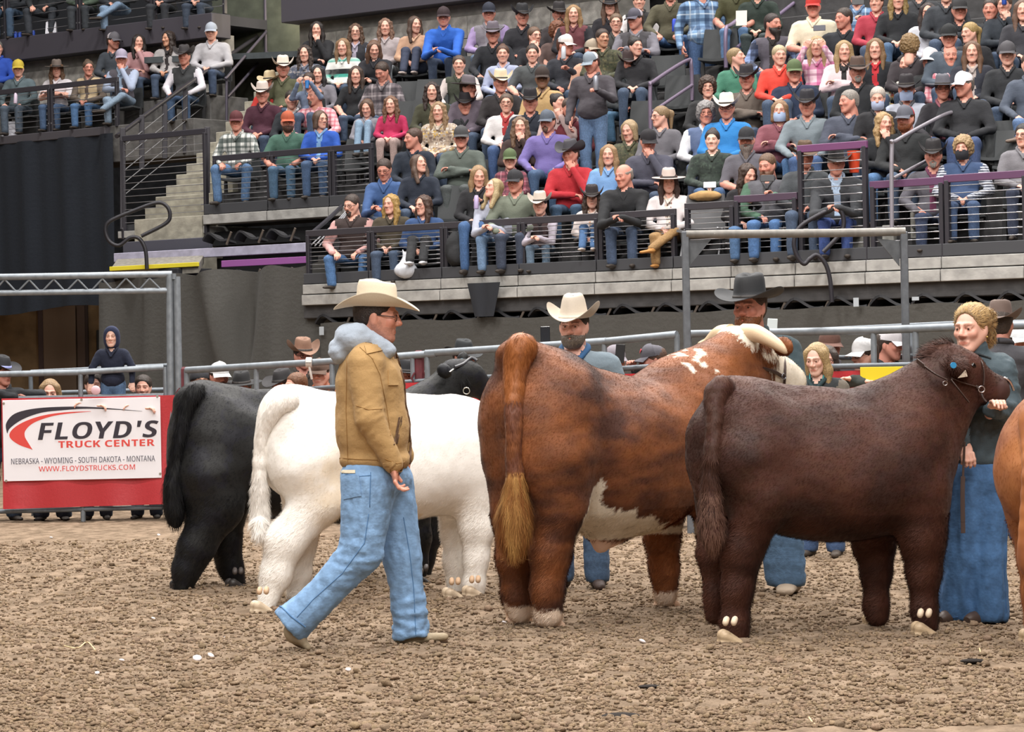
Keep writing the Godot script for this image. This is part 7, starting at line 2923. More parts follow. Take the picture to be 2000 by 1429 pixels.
# ---------------------------------------------------------------- the seated crowd: px py | look | label | label of what they hold
const CROWD := [
	# left section
	"-4 96|top=2a4fb0 hair=short:8a8680 pants=2a2e36 pose=lap yaw=20|person in a bright blue hoodie cut by the left edge",
	"39 136|top=59686e hat=cap:c8b040 hair=short:5a4a3a pose=knees pants=4a5a6e yaw=5 item=can:d8c8dc|person in a slate sweater and yellow cap holding a can|pale can held by the person in the yellow cap",
	"112 137|slim=1 top=d6d0d4 hat=flat:6b5f58 hair=wavy:7a5a40 pose=crossed pants=3c5a84 yaw=8 tee=1|person in a white top and wide brown hat with folded arms",
	"174 134|slim=1 top=b8a484:6e6258:5a4c44 hair=bun:6b5848 glasses=1 pose=lap pants=4a78b0 yaw=15 skin=r|person in a cream and brown jacket with a bag in the lap",
	"240 116|top=5a565e:a4b0c8:9cb0c8 hat=cap:a8a0b4 hair=short:6a4a3a pose=chin legs=cross pants=8fa8c4 yaw=10 skin=r|person in a dark vest and lavender cap raising one hand",
	"223 82|top=3c424a hat=cap:5c5a60:c4bcc0 hair=short:4a3830 stubble=1 pose=lap yaw=45 skin=r|person in a dark jacket and two tone cap looking sideways",
	"273 84|slim=1 top=b58a8c hair=long:2e2420 pose=chin yaw=15|person in a pink sweater resting the chin on one hand",
	"330 77|slim=1 top=a8a4a4:a8a4a4:2c2628 hair=wavy:3a2a22 pose=lap yaw=-45 skin=t|person in a light grey cardigan turned to the neighbour",
	"363 112|top=3a3c3e:d8d4dc:3a3c3e hat=cowboy:3a3638 hair=short:4a3a30 pose=knees pants=34527c yaw=-8 skin=r|person in a dark vest with white sleeves and dark hat by the stairs",
	"414 64|top=b4b2b6 hat=cap:a8b0bc hair=short:4a3a30 pose=lap pants=34486a yaw=0 wide=1|person in a pale grey pullover and light cap beside the stairs",
	# left upper box, only legs in view
	"22 -48|up=1 top=30343a hair=short:3a3028 pose=lap pants=3c5878|person in the upper box at the left edge in blue grey trousers",
	"92 -52|up=1 top=2c3034 hair=short:3a3028 pose=knees pants=262c36 legs=wide|person in the upper box with dark trousers beside a white paper bag",
	"168 -56|up=1 top=5a6a5c hair=long:5a4030 pose=lap pants=2a3038|person in the upper box with dark trousers and a mint top",
	"232 -58|up=1 top=34383e hair=short:3a3028 pose=lap legs=cross pants=88a8cc|person in the upper box with crossed light blue jeans",
	"322 -62|up=1 top=4a4a50 hair=short:3a3028 pose=lap pants=20242c|person in the upper box in black trousers near the passage",
	"392 -64|up=1 top=3a4250 hair=short:3a3028 pose=lap pants=2c3a50|person in the upper box in navy trousers near the passage",
	# middle section, first rows over the stairwell
	"465 239|top=plaid_white hat=cap:5a2c30 pose=knees pants=5580b4 yaw=0 skin=r row=3.4 legs=wide|person in a black and white plaid shirt and maroon cap",
	"514 185|top=4a2434 hat=cowboy:c8bcb4 hair=short:8a7a70 pose=lap yaw=0 skin=r|person in a maroon shirt and pale grey cowboy hat",
	"530 163|top=c83a34 hat=low:cbb896 hair=short:8a7a60 pose=knees yaw=-20 skin=r|person in a bright red jacket and straw hat",
	"554 134|top=5a5c44 hat=cowboy:ddd0c4 hair=short:4a3a30 stubble=1 pose=lap yaw=5 skin=r|person in an olive jacket and cream cowboy hat",
	"565 240|top=46695c hat=cap:b0583c beard=beard:5a3828 pose=knees pants=42688c yaw=5 tee=1 skin=r row=3.4 wide=1|person in a green short sleeved shirt and orange cap",
	"571 196|top=262a30:262a30:c8c8cc hair=short:3a3028 pose=lap yaw=5|person in a black jacket with a white collar",
	"627 235|slim=1 top=2c58b4:2c58b4:7aa4d0 hair=bob:6a5040 glasses=1 pose=lap pants=3c5a86 yaw=40 row=3.4|person in a blue cardigan and light blue scarf",
	"618 190|top=check_red hair=fringe:6a5a50 beard=goatee:7a6a60 pose=knees yaw=-50 skin=r wide=1|person in a red and white check shirt bending to the side",
	"604 161|kid=1 slim=1 top=6a7890 hair=short:4a3428 pose=up yaw=-25 item=cup:2a70b4|child drinking from a blue cup|blue cup held up by a child",
	"622 146|slim=1 top=77747c hair=long:1e1a1c pose=lap yaw=0|person with a grey sweatshirt behind the child with the blue cup",
	"597 106|slim=1 top=print_winter hair=wavy:42322a pose=lap yaw=-10|person in a patterned winter sweater",
	"621 60|slim=1 top=1d1d21 hair=long:2c221e pose=chin yaw=-5|person in a black sweater covering the mouth with one hand",
	"671 93|slim=1 top=bands hair=long:a07c58 pose=lap yaw=-8|person in a white, black and teal banded sweater",
	"696 64|slim=1 top=2a2a30:8a98b0:a8a0b0 hair=wavy:6a4c38 glasses=1 pose=lap yaw=0|person in a black vest over pale sleeves",
	"736 97|slim=1 top=26262c hair=long:7a5844 pose=lean yaw=5 nod=22|person in a black jacket looking down",
	"754 54|slim=1 top=a89ea0 hair=wavy:94705c pose=lap pants=c0c8d0 yaw=0|person in a pale mauve grey sweater",
	"698 148|slim=1 top=1e2024 hair=long:503c30 pose=knees tee=1 yaw=-5|person in a black short sleeved shirt beside the grey plaid",
	"749 142|top=plaid_grey hair=short:4c382c pose=knees yaw=-30 nod=28 skin=r|person in a grey plaid shirt looking down",
	"718 214|kid=1 slim=1 top=8e8c94 hair=bob:6a4c38 pose=lap legs=up pants=8fb0d0 yaw=-10 nod=20|child wrapped in a grey sweatshirt with knees pulled up",
	"765 208|kid=1 slim=1 top=b82c58 hair=wavy:8a6248 pose=lap pants=d0b0a8 yaw=-15|child in a raspberry pink jacket",
	# top row and following ones
	"811 50|slim=1 top=c09a80 hair=long:5c4436 pose=lap legs=up pants=2a3450 yaw=30 shoes=a89a94|person in a tan sweater with knees drawn up",
	"872 35|top=2a62c0 hat=cap:3a2c30 hair=short:6a5a50 pose=lean pants=2a3a58 yaw=0 skin=r wide=1|person in a royal blue pullover with a white name tag",
	"956 27|top=7c7880:a08cb8:8a8890 hat=cap:2a2e3c hair=short:6a5a50 pose=lap pants=5a7090 yaw=0 skin=r wide=1|person in a grey vest with lavender sleeves",
	"1021 33|top=2c2c32 hat=cowboy:26262a hair=short:3a3028 pose=lap pants=3a5070 yaw=5 skin=r|person in a black jacket and black hat in the top row",
	"1093 29|top=3a3436 hat=low:2a2628 hair=short:3a3028 beard=goatee:5a4a40 pose=lap yaw=10 skin=r|person in a black hat half hidden in the top row",
	"1121 29|slim=1 top=6a3a40:26262c:6a3a40 hair=long:b08a5c pose=lap yaw=0|person in a maroon scarf and dark coat",
	"965 68|top=26282e hat=low:6a626c hair=short:5a4a40 pose=knees pants=262a34 yaw=0 skin=r|person in a dark vest and grey hat",
	"1046 72|slim=1 top=24242a hair=short:7a5c48 glasses=1 pose=chin tee=1 yaw=25|person with one bare arm raised to the head",
	"1090 62|slim=1 top=5a4844 hair=curly:8a5234 pose=lap yaw=20|person in a brown top with large curls",
	"1105 91|top=2e3038 hat=cap:e0d8d4:c0c0c4 hair=short:6a4030 pose=hold yaw=50 skin=r item=can:c8ccd4|person in a dark jacket and white cap holding a bottle|pale bottle held by the person in the white cap",
	"899 128|slim=1 top=3f4438:d0c4c0:3f4438 hair=short:5a4438 pose=knees yaw=-5 item=phone:20242c|person in an open white cardigan over a green top|dark phone held by the person in the white cardigan",
	"983 107|slim=1 top=a8b0cc hair=bun:6a4a3a pose=lap yaw=0|person in a pale lavender blue hooded sweatshirt",
	"1042 107|slim=1 top=4e5254 hair=bun:4a3a30 pose=knees tee=1 yaw=-5 wide=1|person in a grey short sleeved top",
	"979 163|top=2e2a2c hat=cowboy:d8c8ac hair=short:a8a09a pose=lap yaw=5 skin=r|person in a dark jacket and cream tan hat",
	"916 174|top=6a606c hat=flat:6a6268 hair=short:4a3a30 pose=lap yaw=50 skin=r|person in a mauve jacket and grey hat in profile",
	"845 180|slim=1 top=40402f hair=wavy:3c2a24 pose=lap yaw=-5|person in an olive jacket beside two empty seats",
	"858 219|slim=1 top=print_floral hair=wavy:b08e68 pose=lap yaw=-8|person in a patterned scarf and jacket",
	"912 207|top=26282c hat=cowboy:201c22 hair=short:3a3028 pose=knees pants=2a2e3c yaw=0 skin=r|person in a black jacket and black hat in the fourth row",
	"990 203|slim=1 top=dcd8d8:dcd8d8:b03a3c hair=short:6a5444 glasses=1 pose=lap pants=3a5a94 yaw=-3 wide=1|person in a white sweater with red trim",
	"1060 154|top=c0a070 hat=cap:3c302c hair=short:2a2220 pose=lap yaw=0 skin=d|person in a tan hooded jacket and dark cap",
	"1037 201|top=232834 hat=cowboy:1f1c22 hair=short:8a8480 pose=crossed yaw=-5 skin=r wide=1|person in a navy jacket and black hat",
	"1093 203|slim=1 top=b8a09c hair=bun:2e2422 pose=chin yaw=35 nod=-10|person looking up in a pale pink top",
	"1112 214|top=6a2430 hair=short:5a4030 pose=lap yaw=20 skin=r|person in a dark red shirt behind the standing one",
	"902 270|top=5c645e hat=cap:4a4a4c hair=short:8a8680 glasses=1 pose=crossed pants=4a5050 yaw=-3 skin=r wide=1|person in a grey green zip jacket and dark cap",
	"1018 249|slim=1 top=3a2a28 hair=wavy:8a6a50 pose=chin yaw=-5|person in a brown jacket with a hand over the mouth",
	"1072 240|top=7468a4 hat=cap:5c6470:c8c8cc hair=short:5a4030 beard=goatee:6a4a38 pose=knees pants=3a5a84 yaw=-20 skin=r wide=1|person in a purple shirt and two tone cap",
	"808 272|top=232b38 hair=short:5a3e30 pose=lap yaw=-60 skin=r|person in a navy jacket seen in profile",
	# right of the aisle, upper rows
	"1192 14|slim=1 top=26242a hat=low:1c1a20 hair=long:7a5a48 pose=lap yaw=-5|person in a dark scarf and black hat near the top edge",
	"1204 46|slim=1 top=3c3c3a hair=short:7a6048 glasses=1 pose=lap yaw=-5 tee=1|person in a charcoal top with glasses",
	"1242 40|top=4a484c:77757e:8a8890 hat=cap:54525e:b8b0b8 hair=short:5a4438 pose=crossed yaw=-45 skin=r wide=1|person in a dark vest and grey hooded sweatshirt",
	"1249 4|slim=1 top=2e2e30:d8d4d4:2e2e30 hair=short:5a4438 pose=lap yaw=0|person with a white shoulder shawl at the top edge",
	"1157 100|top=d8a890 hat=cap:a89a88:8a8478 hair=short:4a3428 pose=lap yaw=30 skin=r|person in a peach shirt and tan cap",
	"1178 76|slim=1 top=camo hair=short:4a3830 pose=lap yaw=20 skin=t|person in a camouflage top between two others",
	"1242 92|slim=1 top=2a2a2e hair=bun:2e2624 pose=lap yaw=30|person in black looking to the right beside the brown hat",
	"1230 127|top=2e3236 hat=cowboy:3c2c2c hair=short:9a928c pose=lap legs=wide pants=3c6a90 yaw=-5 skin=r wide=1 item=phone:20242c|person in a black rain jacket and dark brown hat|dark phone held by the person in the brown hat",
	"1311 -14|top=54503e hair=short:5a4438 pose=knees pants=4a78b8 legs=wide yaw=0 skin=r wide=1 item=can:2a4ac8|person in an olive jacket cut by the top edge|blue can held by the person in the olive jacket",
	"1440 -30|top=4a4a30 hair=short:5a4438 pose=knees pants=5a84b8 tee=1 yaw=-10 skin=r item=paper:e0dcd0|person in an olive short sleeved shirt holding a sheet|printed sheet held beside the blue plaid shirt",
	"1439 114|slim=1 top=48806a hair=short:b09468 pose=lap yaw=55 nod=-12|person in a green turtleneck looking up",
	"1459 156|top=6a6058 hat=cowboy:28242a hair=short:8a7a70 pose=crossed yaw=-12 skin=r wide=1|person in a taupe jacket and black hat",
	"1383 172|slim=1 top=2a2a2c hair=curly:4a3428 glasses=1 pose=lap yaw=0|person in a black jacket with short curls and glasses",
	"1380 223|top=5a6a8c:d8d8dc:c8d0dc hair=curly:a8a4a4 glasses=1 pose=lap pants=4a5a80 yaw=-5 skin=r wide=1|person in a blue vest over white sleeves",
	"1420 213|top=2f80c4 hat=cowboy:e4dcd0 hair=short:8a8480 glasses=1 pose=lap yaw=-8 skin=r wide=1|person in a bright blue shirt and white cowboy hat",
	"1230 256|slim=1 top=camo hair=bob:c4a880 pose=lap yaw=-30 nod=15|person in a camouflage jacket looking down",
	"1290 229|slim=1 top=6c6a70 hair=pony:a88a64 glasses=1 pose=lap yaw=-65|person in a grey cardigan with a ponytail",
	"1268 278|top=4a4a58 hat=cap:242226 hair=short:5a4438 pose=chin yaw=10 nod=15 skin=r wide=1|person in a blue grey jacket and black cap rubbing the face",
	"1392 275|slim=1 top=print_green hair=bun:3a2a26 pose=lap pants=3c6090 yaw=-8 wide=1 item=phone:c8c8cc skin=w|person in a dark green patterned jacket|pale phone held by the person in the green patterned jacket",
	"1459 275|top=605e66 hat=cap:2c2c30 beard=longbeard:8a7c74 pose=lap tee=1 yaw=-15 skin=r|person in a grey shirt and black cap with a long beard",
	"1511 49|top=56525c:plaid_navy:2a2624 hair=short:3a2c28 beard=longbeard:2e2420 pose=knees yaw=35 skin=r wide=1|person in a grey vest over blue plaid sleeves leaning forward",
	"1523 110|slim=1 top=e04a3c hair=short:dcc8a0 pose=lap yaw=5|person in a coral orange sweater",
	"1552 142|top=26324a hat=cap:5a6a48 hair=short:8a7a70 pose=lap yaw=0 skin=r wide=1|person in a navy pullover and olive cap",
	"1596 92|slim=1 top=plaid_pink hair=long:d0b080 pose=up yaw=-10 item=phone:3a3a48|person in a pink plaid shirt holding up a phone|dark phone held up by the person in pink plaid",
	"1649 101|slim=1 top=e0c8cc:e0c8cc:2c2a2c hair=long:c0a070 pose=crossed yaw=-5|person in a pale pink jacket with folded arms",
	"1589 15|top=e0d8c0 hat=cap:c83a34 hair=short:b0a8a0 pose=lap yaw=-15 skin=r wide=1 tee=1|person in a cream pocket shirt and red cap",
	"1648 38|top=24282e hair=short:4a3c34 stubble=1 pose=lap pants=26304a yaw=-50 skin=r wide=1|person in a black sweater leaning to the left",
	"1674 -8|top=plaid_blue hair=short:4a3c34 pose=hold yaw=-20 item=phone:202024|person in a blue and white shirt with a camera at the top edge|black camera held at the top edge",
	"1675 141|top=202226 hat=low:54423a beard=goatee:b0a8a0 hair=short:8a8480 pose=lap yaw=0 skin=r|person in black with a brown hat",
	"1712 6|slim=1 top=a83848 hair=short:6a4438 pose=lap yaw=-20 item=paper:e8d8d4|person in a red top with a booklet at the top edge|open booklet held at the top edge",
	"1710 97|slim=1 top=202228:202228:b82c34 hair=long:94724c pose=lap yaw=-10|person in a black coat with a red scarf",
	"1754 0|slim=1 top=24262a hair=wavy:a88c54 pose=lap pants=42648e yaw=0|person in a black coat and blue jeans near the top edge",
	"1779 92|slim=1 top=3a3438 hair=curly:9c7c50 pose=lap yaw=150|person with their back turned in a dark jacket",
	"1813 27|slim=1 top=c8c8d0 hair=long:3a2824 glasses=1 pose=lap yaw=-8|person in a white hooded sweatshirt with glasses",
	"1874 21|top=1f2024 hat=cap:3a3a3c hair=short:8a8078 pose=lap yaw=-5 skin=r|person in a black hooded sweatshirt and grey cap",
	"1854 74|top=4a5460 hat=cap:222426 hair=short:2a2420 pose=lap yaw=-15 skin=r|person in a slate jacket and black cap",
	"1894 66|slim=1 top=222226 hair=pony:c4a468 pose=lap yaw=-55|person in black with a high ponytail",
	"1899 103|slim=1 top=30323c:30323c:a89c98 hair=long:7a5840 pose=lap yaw=-10|person in a dark jacket over a pale blouse",
	"1818 120|top=2c2e30 hat=cap:dcdce0 hair=short:3a2e28 pose=lap yaw=-35 skin=r|person in a dark jacket and white flat billed cap",
	"1856 111|top=check_red hair=fringe:c8c4c0 pose=lap yaw=-5 skin=r|person in a red check shirt smiling",
	"1770 127|slim=1 top=print_bright hair=long:2a2024 pose=lap yaw=-20|person in a colourful patterned top",
	"1771 176|top=a8acb8:b8c0d4:55565c hat=low:241f24 mask=a8b8d8 hair=short:8a7a70 pose=lap yaw=-12 skin=r|person in a grey and white jacket with a blue face mask and black hat",
	"1842 175|slim=1 top=26242a:26242a:9a5a68 hat=flat:5a5a62 hair=short:4a3c38 glasses=1 pose=knees pants=3a5484 yaw=-5 skin=r|person in a rose top and wide grey hat",
	"1883 168|top=292a2e hat=cap:e4e0e4 hair=short:8a8078 pose=lap pants=32487a yaw=-50 skin=r wide=1|person in a black jacket and white cap with a wide back",
	"1715 193|slim=1 top=1f1f23 hair=short:dcd0c4 mask=b0bcd8 pose=hold yaw=-8 nod=16 item=phone:303036|person in black with a pale blue face mask looking at a phone|dark phone held by the person in the pale blue mask",
	"1968 108|top=26282c hat=cap:504e52 hair=short:3a2e28 pose=lap yaw=-10|person in a black hooded jacket and charcoal cap near the right edge",
	"1962 12|slim=1 top=2e343c hair=short:7a6050 pose=chin yaw=-25 item=can:2a4a9c|person in a black puffer jacket with a hand to the face|blue can held by the person in the puffer jacket",
	"1998 22|slim=1 top=34343a hair=long:7a5a48 pose=lap yaw=-15|person in dark clothes at the top right corner",
	"2012 128|top=4a5260 hair=short:5a4438 pose=knees legs=cross pants=5a7cae yaw=-15 shoes=6a5a50|person in light jeans with a crossed leg at the right edge",
	"1935 20|top=26282c hair=short:4a3c34 pose=lap yaw=-20 skin=r|person in a black coat behind the puffer jacket",
	"1848 -14|top=34383e hair=short:4a3c34 pose=lap yaw=-10|person in a dark padded coat at the top edge",
	"1795 -22|top=3a3c40 hair=short:4a3c34 pose=lap yaw=-10|person in a dark grey coat at the top edge",
	"1480 -20|top=2a3630 hair=short:3a3028 pose=lap pants=2c3a3c yaw=0|person in a dark green coat at the top edge beside the aisle rail",
	# front rows
	"997 315|kid=1 top=plaid_maroon hat=cap:5a6a48 hair=short:4a3428 pose=lap yaw=-5|young person in a maroon plaid shirt and olive cap",
	"1009 357|top=757c6e hat=cap:2e2e32 hair=short:6a5a50 pose=knees pants=2c3850 yaw=-25 skin=r wide=1 row=0|person in a sage green shirt and black cap",
	"970 368|slim=1 top=b0b4c4 hair=long:d0b888 pose=lean pants=7aa0cc yaw=-50 nod=-15|person in a pale grey sweatshirt with sunglasses on the head",
	"1059 402|kid=1 top=4a3a3a:b8b0bc:3a3034 hat=cowboy:c8bcb0 hair=short:3a2a24 pose=lean pants=6a84a0 yaw=-10 row=0|child in a brown vest and big pale hat",
	"1116 303|top=b42a34 hat=cowboy:46444a hair=short:4a3830 pose=chin pants=28486a yaw=-30 skin=r wide=1|person in a red shirt and large dark hat drinking",
	"1157 391|kid=1 slim=1 top=e0d4d0:e0d4d0:scarf hat=cowboy:2a2224 hair=wavy:4a3428 pose=lap legs=up pants=4a76b0 yaw=-5 row=0 shoes=b8aca4|child in a white top and big black hat",
	"1190 304|slim=1 top=7ca4d4 hair=long:b48e64 pose=lap pants=3a5a90 yaw=-10|person in a sky blue sweater",
	"1223 343|top=222326 hair=fringe:a89a90 pose=lean pants=34486a yaw=-45 nod=12 skin=r wide=1 row=0|person in a black sweater with a bald head",
	"1307 357|slim=1 top=e4dcdc:e4dcdc:scarf hat=flat:c8b8b0 hair=long:4a3028 pose=lap legs=cross pants=b0854e shoes=a8763c yaw=0 row=0|person in a white sweater, scarf and tan skirt with a flat hat",
	"757 331|top=3f5c8c hair=short:4a3830 glasses=1 pose=lean yaw=-10 nod=22 skin=r|person in a blue shirt with glasses looking down",
	"819 322|slim=1 top=252c3a hair=long:6a5040 pose=lap yaw=35 nod=-10|person in a navy coat looking up",
	"690 402|top=3c302e:d8a8a4:3c302e hair=short:4a3a32 glasses=1 beard=goatee:4a3a32 pose=knees legs=wide pants=4a7ab8 yaw=-30 nod=14 row=0 wide=1|person in a brown vest with pink sleeves",
	"765 400|slim=1 top=4a4234 hair=wavy:c8a058 pose=lap yaw=-30 row=0|person in an olive brown coat with wavy hair",
	"828 402|slim=1 top=36507c hair=wavy:5a3e30 glasses=1 pose=lap legs=up pants=202226 yaw=-45 shoes=d0d0d4 row=0|person in a denim jacket with white sneakers drawn up",
	"936 345|slim=1 top=222226 hair=long:b8956c pose=hold pants=3a64a0 yaw=8 nod=16 item=can:b4a4cc|person in a black top with straight hair holding a can|lavender can held by the person in the black top",
	"1524 218|slim=1 top=7e4a54 hair=bob:a8805c mask=a8bcdc pose=crossed pants=4a78b0 yaw=-12 wide=1|person in a mauve sweater with folded arms and a face mask",
	"1578 207|top=7a858c hat=cowboy:25232a hair=short:8a7a70 pose=knees pants=3a5a90 yaw=-12 skin=r wide=1|person in a blue grey jacket and black hat",
	"1658 200|top=474c5a hair=short:a49c94 pose=crossed yaw=-60 skin=r wide=1|person in a slate sweatshirt turned to the left",
	"1461 343|slim=1 top=201e22 hair=wavy:4a3428 pose=hold pants=4a74a8 yaw=25 nod=18 row=0|person in a black top leaning to a neighbour's phone",
	"1499 325|top=5c5c62:50705c:4a4a4e hair=short:7a5c44 beard=beard:8a6048 pose=hold pants=4474b4 yaw=-30 nod=14 skin=r row=0 item=phone:28282c wide=1|person in a grey plaid and green jacket showing a phone|phone shown by the person in grey plaid",
	"1573 307|top=4c5054 hat=low:54402e hair=short:6a5a50 pose=lap yaw=10 skin=r|person in a grey jacket and brown hat behind the tall rail",
	"1636 319|top=3a3c40:3a3c40:a8bcd4 hat=low:2a2a2c hair=short:b8b0a8 pose=lean pants=2f4c9c yaw=0 skin=r row=0 wide=1|person in a charcoal jacket over a pale blue shirt and black hat",
	"1727 243|slim=1 top=202226 hair=wavy:c4a06c pose=chin pants=4f80b8 yaw=15|person in black with long waves, one hand raised",
	"1769 234|top=26282a hat=cap:5c5e68:c02c34 hair=short:7a4a30 beard=beard:a05a34 pose=lap yaw=-30 skin=r wide=1|person in a dark jacket and grey and red cap",
	"1824 306|top=5e5c64:5e5c64:6a3450 hat=cowboy:221f22 beard=goatee:b8b0a8 hair=short:8a8480 pose=knees pants=2c3c60 yaw=-15 skin=r row=0.3 wide=1|person in a grey blazer over a plum shirt and black hat",
	"1881 291|slim=1 top=34486a:stripe:34486a hair=curly:c0a074 mask=26262c pose=lap pants=3a5684 yaw=-18 row=0.3 wide=1|person in a denim vest over striped sleeves with a black face mask",
	"1999 266|slim=1 top=77757a hair=short:2a2628 glasses=1 pose=lap pants=2a3450 yaw=-30 row=0.3|person in a grey jacket and sunglasses at the right edge",
]

var seat_mesh: ArrayMesh
var pan_mesh: ArrayMesh

func seat_at(px: float, r: float, size: float, facing: float, label: String, group := "dark stadium seats") -> void:
	var p := row_at(px, r + 0.5, row_floor(r))
	var t := thing("stadium_seat", label, "seat", p, facing, group)
	t.scale = Vector3.ONE * size
	var m := mat("3a3d3f", 0.6, "cloth", 0.03, 3.0)
	part("backrest", seat_mesh, m, t)
	part("seat_pan", pan_mesh, m, t)
	var st := tool()
	for s in [-1, 1]:
		bar_to(st, Vector3(0.24 * s, 0.0, -0.12), Vector3(0.24 * s, 0.44, -0.12), 0.03, 0.05, 0.004)
	part("bracket", done(st), mat("2a2a2c", 0.5), t)

func item_mesh(kind: String) -> ArrayMesh:
	var st := tool()
	match kind:
		"can":
			tube_to(st, [Vector3(0, -0.09, 0), Vector3(0, -0.084, 0), Vector3(0, 0.06, 0), Vector3(0, 0.085, 0), Vector3(0, 0.09, 0)], 0.03, 14, true, [0.026, 0.032, 0.032, 0.025, 0.023])
		"cup":
			tube_to(st, [Vector3(0, -0.07, 0), Vector3(0, 0.07, 0), Vector3(0, 0.078, 0)], 0.04, 14, true, [0.032, 0.044, 0.046])
		"phone":
			box_to(st, Transform3D(), Vector3(0.16, 0.078, 0.011), 0.004)
		"paper":
			box_to(st, Transform3D(), Vector3(0.15, 0.21, 0.006), 0.001)
	return done(st)

func crowd() -> void:
	seat_mesh = sheet(8, 6, func(u, v): return Vector3((u - 0.5) * (0.5 - 0.06 * v * v), 0.42 + 0.44 * v, -0.17 - 0.06 * v - 0.05 * sin(u * PI)), 0.035)
	pan_mesh = sheet(8, 5, func(u, v): return Vector3((u - 0.5) * 0.48, 0.43 - 0.03 * sin(u * PI), 0.26 - 0.42 * v), 0.035)
	for k in CROWD.size():
		var f: PackedStringArray = CROWD[k].split("|")
		var xy := f[0].split(" ")
		var px := float(xy[0])
		var py := float(xy[1])
		var d := read(f[1])
		var best := 1e9
		var row := 0.0
		if d.has("row"):
			row = float(d.row)
		elif d.has("up"):
			row = 10.0
		else:
			for r in range(0, 16):
				if (px < 440 and r != 8 and r != 9) or (px >= 440 and px < 735 and r < 4):
					continue
				var h := at(px, py, row_depth(px, r + 0.5)).y - row_floor(r)
				if absf(h - 1.13) < best:
					best = absf(h - 1.13)
					row = r
		if px < 440 and row == 8.0:
			row = 7.9
		if px < 440 and row == 9.0:
			row = 9.1
		var floor_h := row_floor(row) if not d.has("up") else 7.272
		var dep := row_depth(px, row + 0.5)
		var head := at(px, py, dep)
		var size := 0.78 if d.has("kid") else (0.96 if d.has("slim") else 1.02)
		# sit lower or higher on the seat so that the head comes to its height
		var low := clampf(((head.y - floor_h) / size - 0.68) / 0.55, 0.72, 1.25)
		d["low"] = str(low)
		var sink := head.y - (0.68 + 0.55 * low) * size
		var turn := deg_to_rad(float(d.get("body", "-12")))
		d["yaw"] = str(float(d.get("yaw", "0")) - float(d.get("body", "-12")))
		var base := Vector3(head.x, sink, head.z)
		var t := seated("person", f[2], d, base, turn, size)
		if not d.has("up"):
			var sp := thing("stadium_seat", "dark stadium seat under the %s" % f[2].split(" cut")[0].left(70), "seat", base, turn, "dark stadium seats")
			sp.scale = Vector3(size, size * low, size)
			sp.set_meta("label", seat_label(f[2]))
			part("backrest", seat_mesh, mat("3a3d3f", 0.6, "cloth", 0.03, 3.0), sp)
			part("seat_pan", pan_mesh, mat("3a3d3f", 0.6, "cloth", 0.03, 3.0), sp)
			var st := tool()
			for s in [-1, 1]:
				bar_to(st, Vector3(0.24 * s, 0.0, -0.12), Vector3(0.24 * s, 0.44, -0.12), 0.03, 0.05, 0.004)
			part("bracket", done(st), mat("2a2a2c", 0.5), sp)
		if d.has("item"):
			var iv: PackedStringArray = d.item.split(":")
			var q: Array = TOPS[d.get("pose", "lap")][0]
			var el := Vector3(q[0], q[1], q[2])
			var wr := Vector3(q[3], q[4], q[5])
			var o := part({"can": "drink_can", "cup": "drink_cup", "phone": "phone", "paper": "booklet"}[iv[0]], item_mesh(iv[0]), mat(iv[1], 0.4 if iv[0] != "paper" else 0.8), self, t.transform * Transform3D(Basis(Vector3.RIGHT, -0.2), wr + (wr - el).normalized() * 0.1 + Vector3(0, 0.02, 0.045)))
			tag(o, f[3], {"can": "can", "cup": "cup", "phone": "phone", "paper": "booklet"}[iv[0]])
	# empty seats that show between people
	var empties := [[797.0, 6.0, "left of the pair of empty seats below the person in the blue pullover"], [838.0, 6.0, "right of the pair of empty seats below the person in the blue pullover"], [800.0, 5.0, "beside the grey plaid shirt"], [832.0, 5.0, "behind the olive jacket"], [700.0, 3.4, "empty beside the blue cardigan"], [735.0, 3.6, "below the pink jacket"], [885.0, 1.0, "beside the person in the black top with a can"], [960.0, 2.0, "below the white sweater with red trim"],
		[1180.0, 6.0, "behind the standing person with a bottle"], [1300.0, 6.0, "left of the empty pair beside the looped rail"], [1330.0, 5.0, "behind the looped aisle rail"], [1262.0, 4.0, "below the black rain jacket"], [1345.0, 2.0, "beside the dark green patterned jacket"], [1606.0, 4.0, "above the blue grey jacket"], [1945.0, 2.0, "behind the denim vest"], [1985.0, 1.6, "near the right edge above the sunglasses"], [1700.0, 5.0, "behind the face masks"], [908.0, 7.0, "beside the white cardigan"], [1345.0, 8.0, "beside the blue plaid standing person"], [1405.0, 7.0, "on the aisle beside the green turtleneck"]]
	for e in empties:
		seat_at(e[0], e[1], 1.0, deg_to_rad(-14), "empty dark stadium seat %s" % e[2])
	aisle_people()

func seat_label(l: String) -> String:
	var w := l.replace("young person", "youngster").split(" ")
	var s := "dark stadium seat behind the"
	for i in mini(w.size(), 10):
		s += " " + w[i]
	for tail in [" in a", " and", " with", " in", " a", " the", " of", " over"]:
		if s.ends_with(tail):
			s = s.left(s.length() - tail.length())
	return s

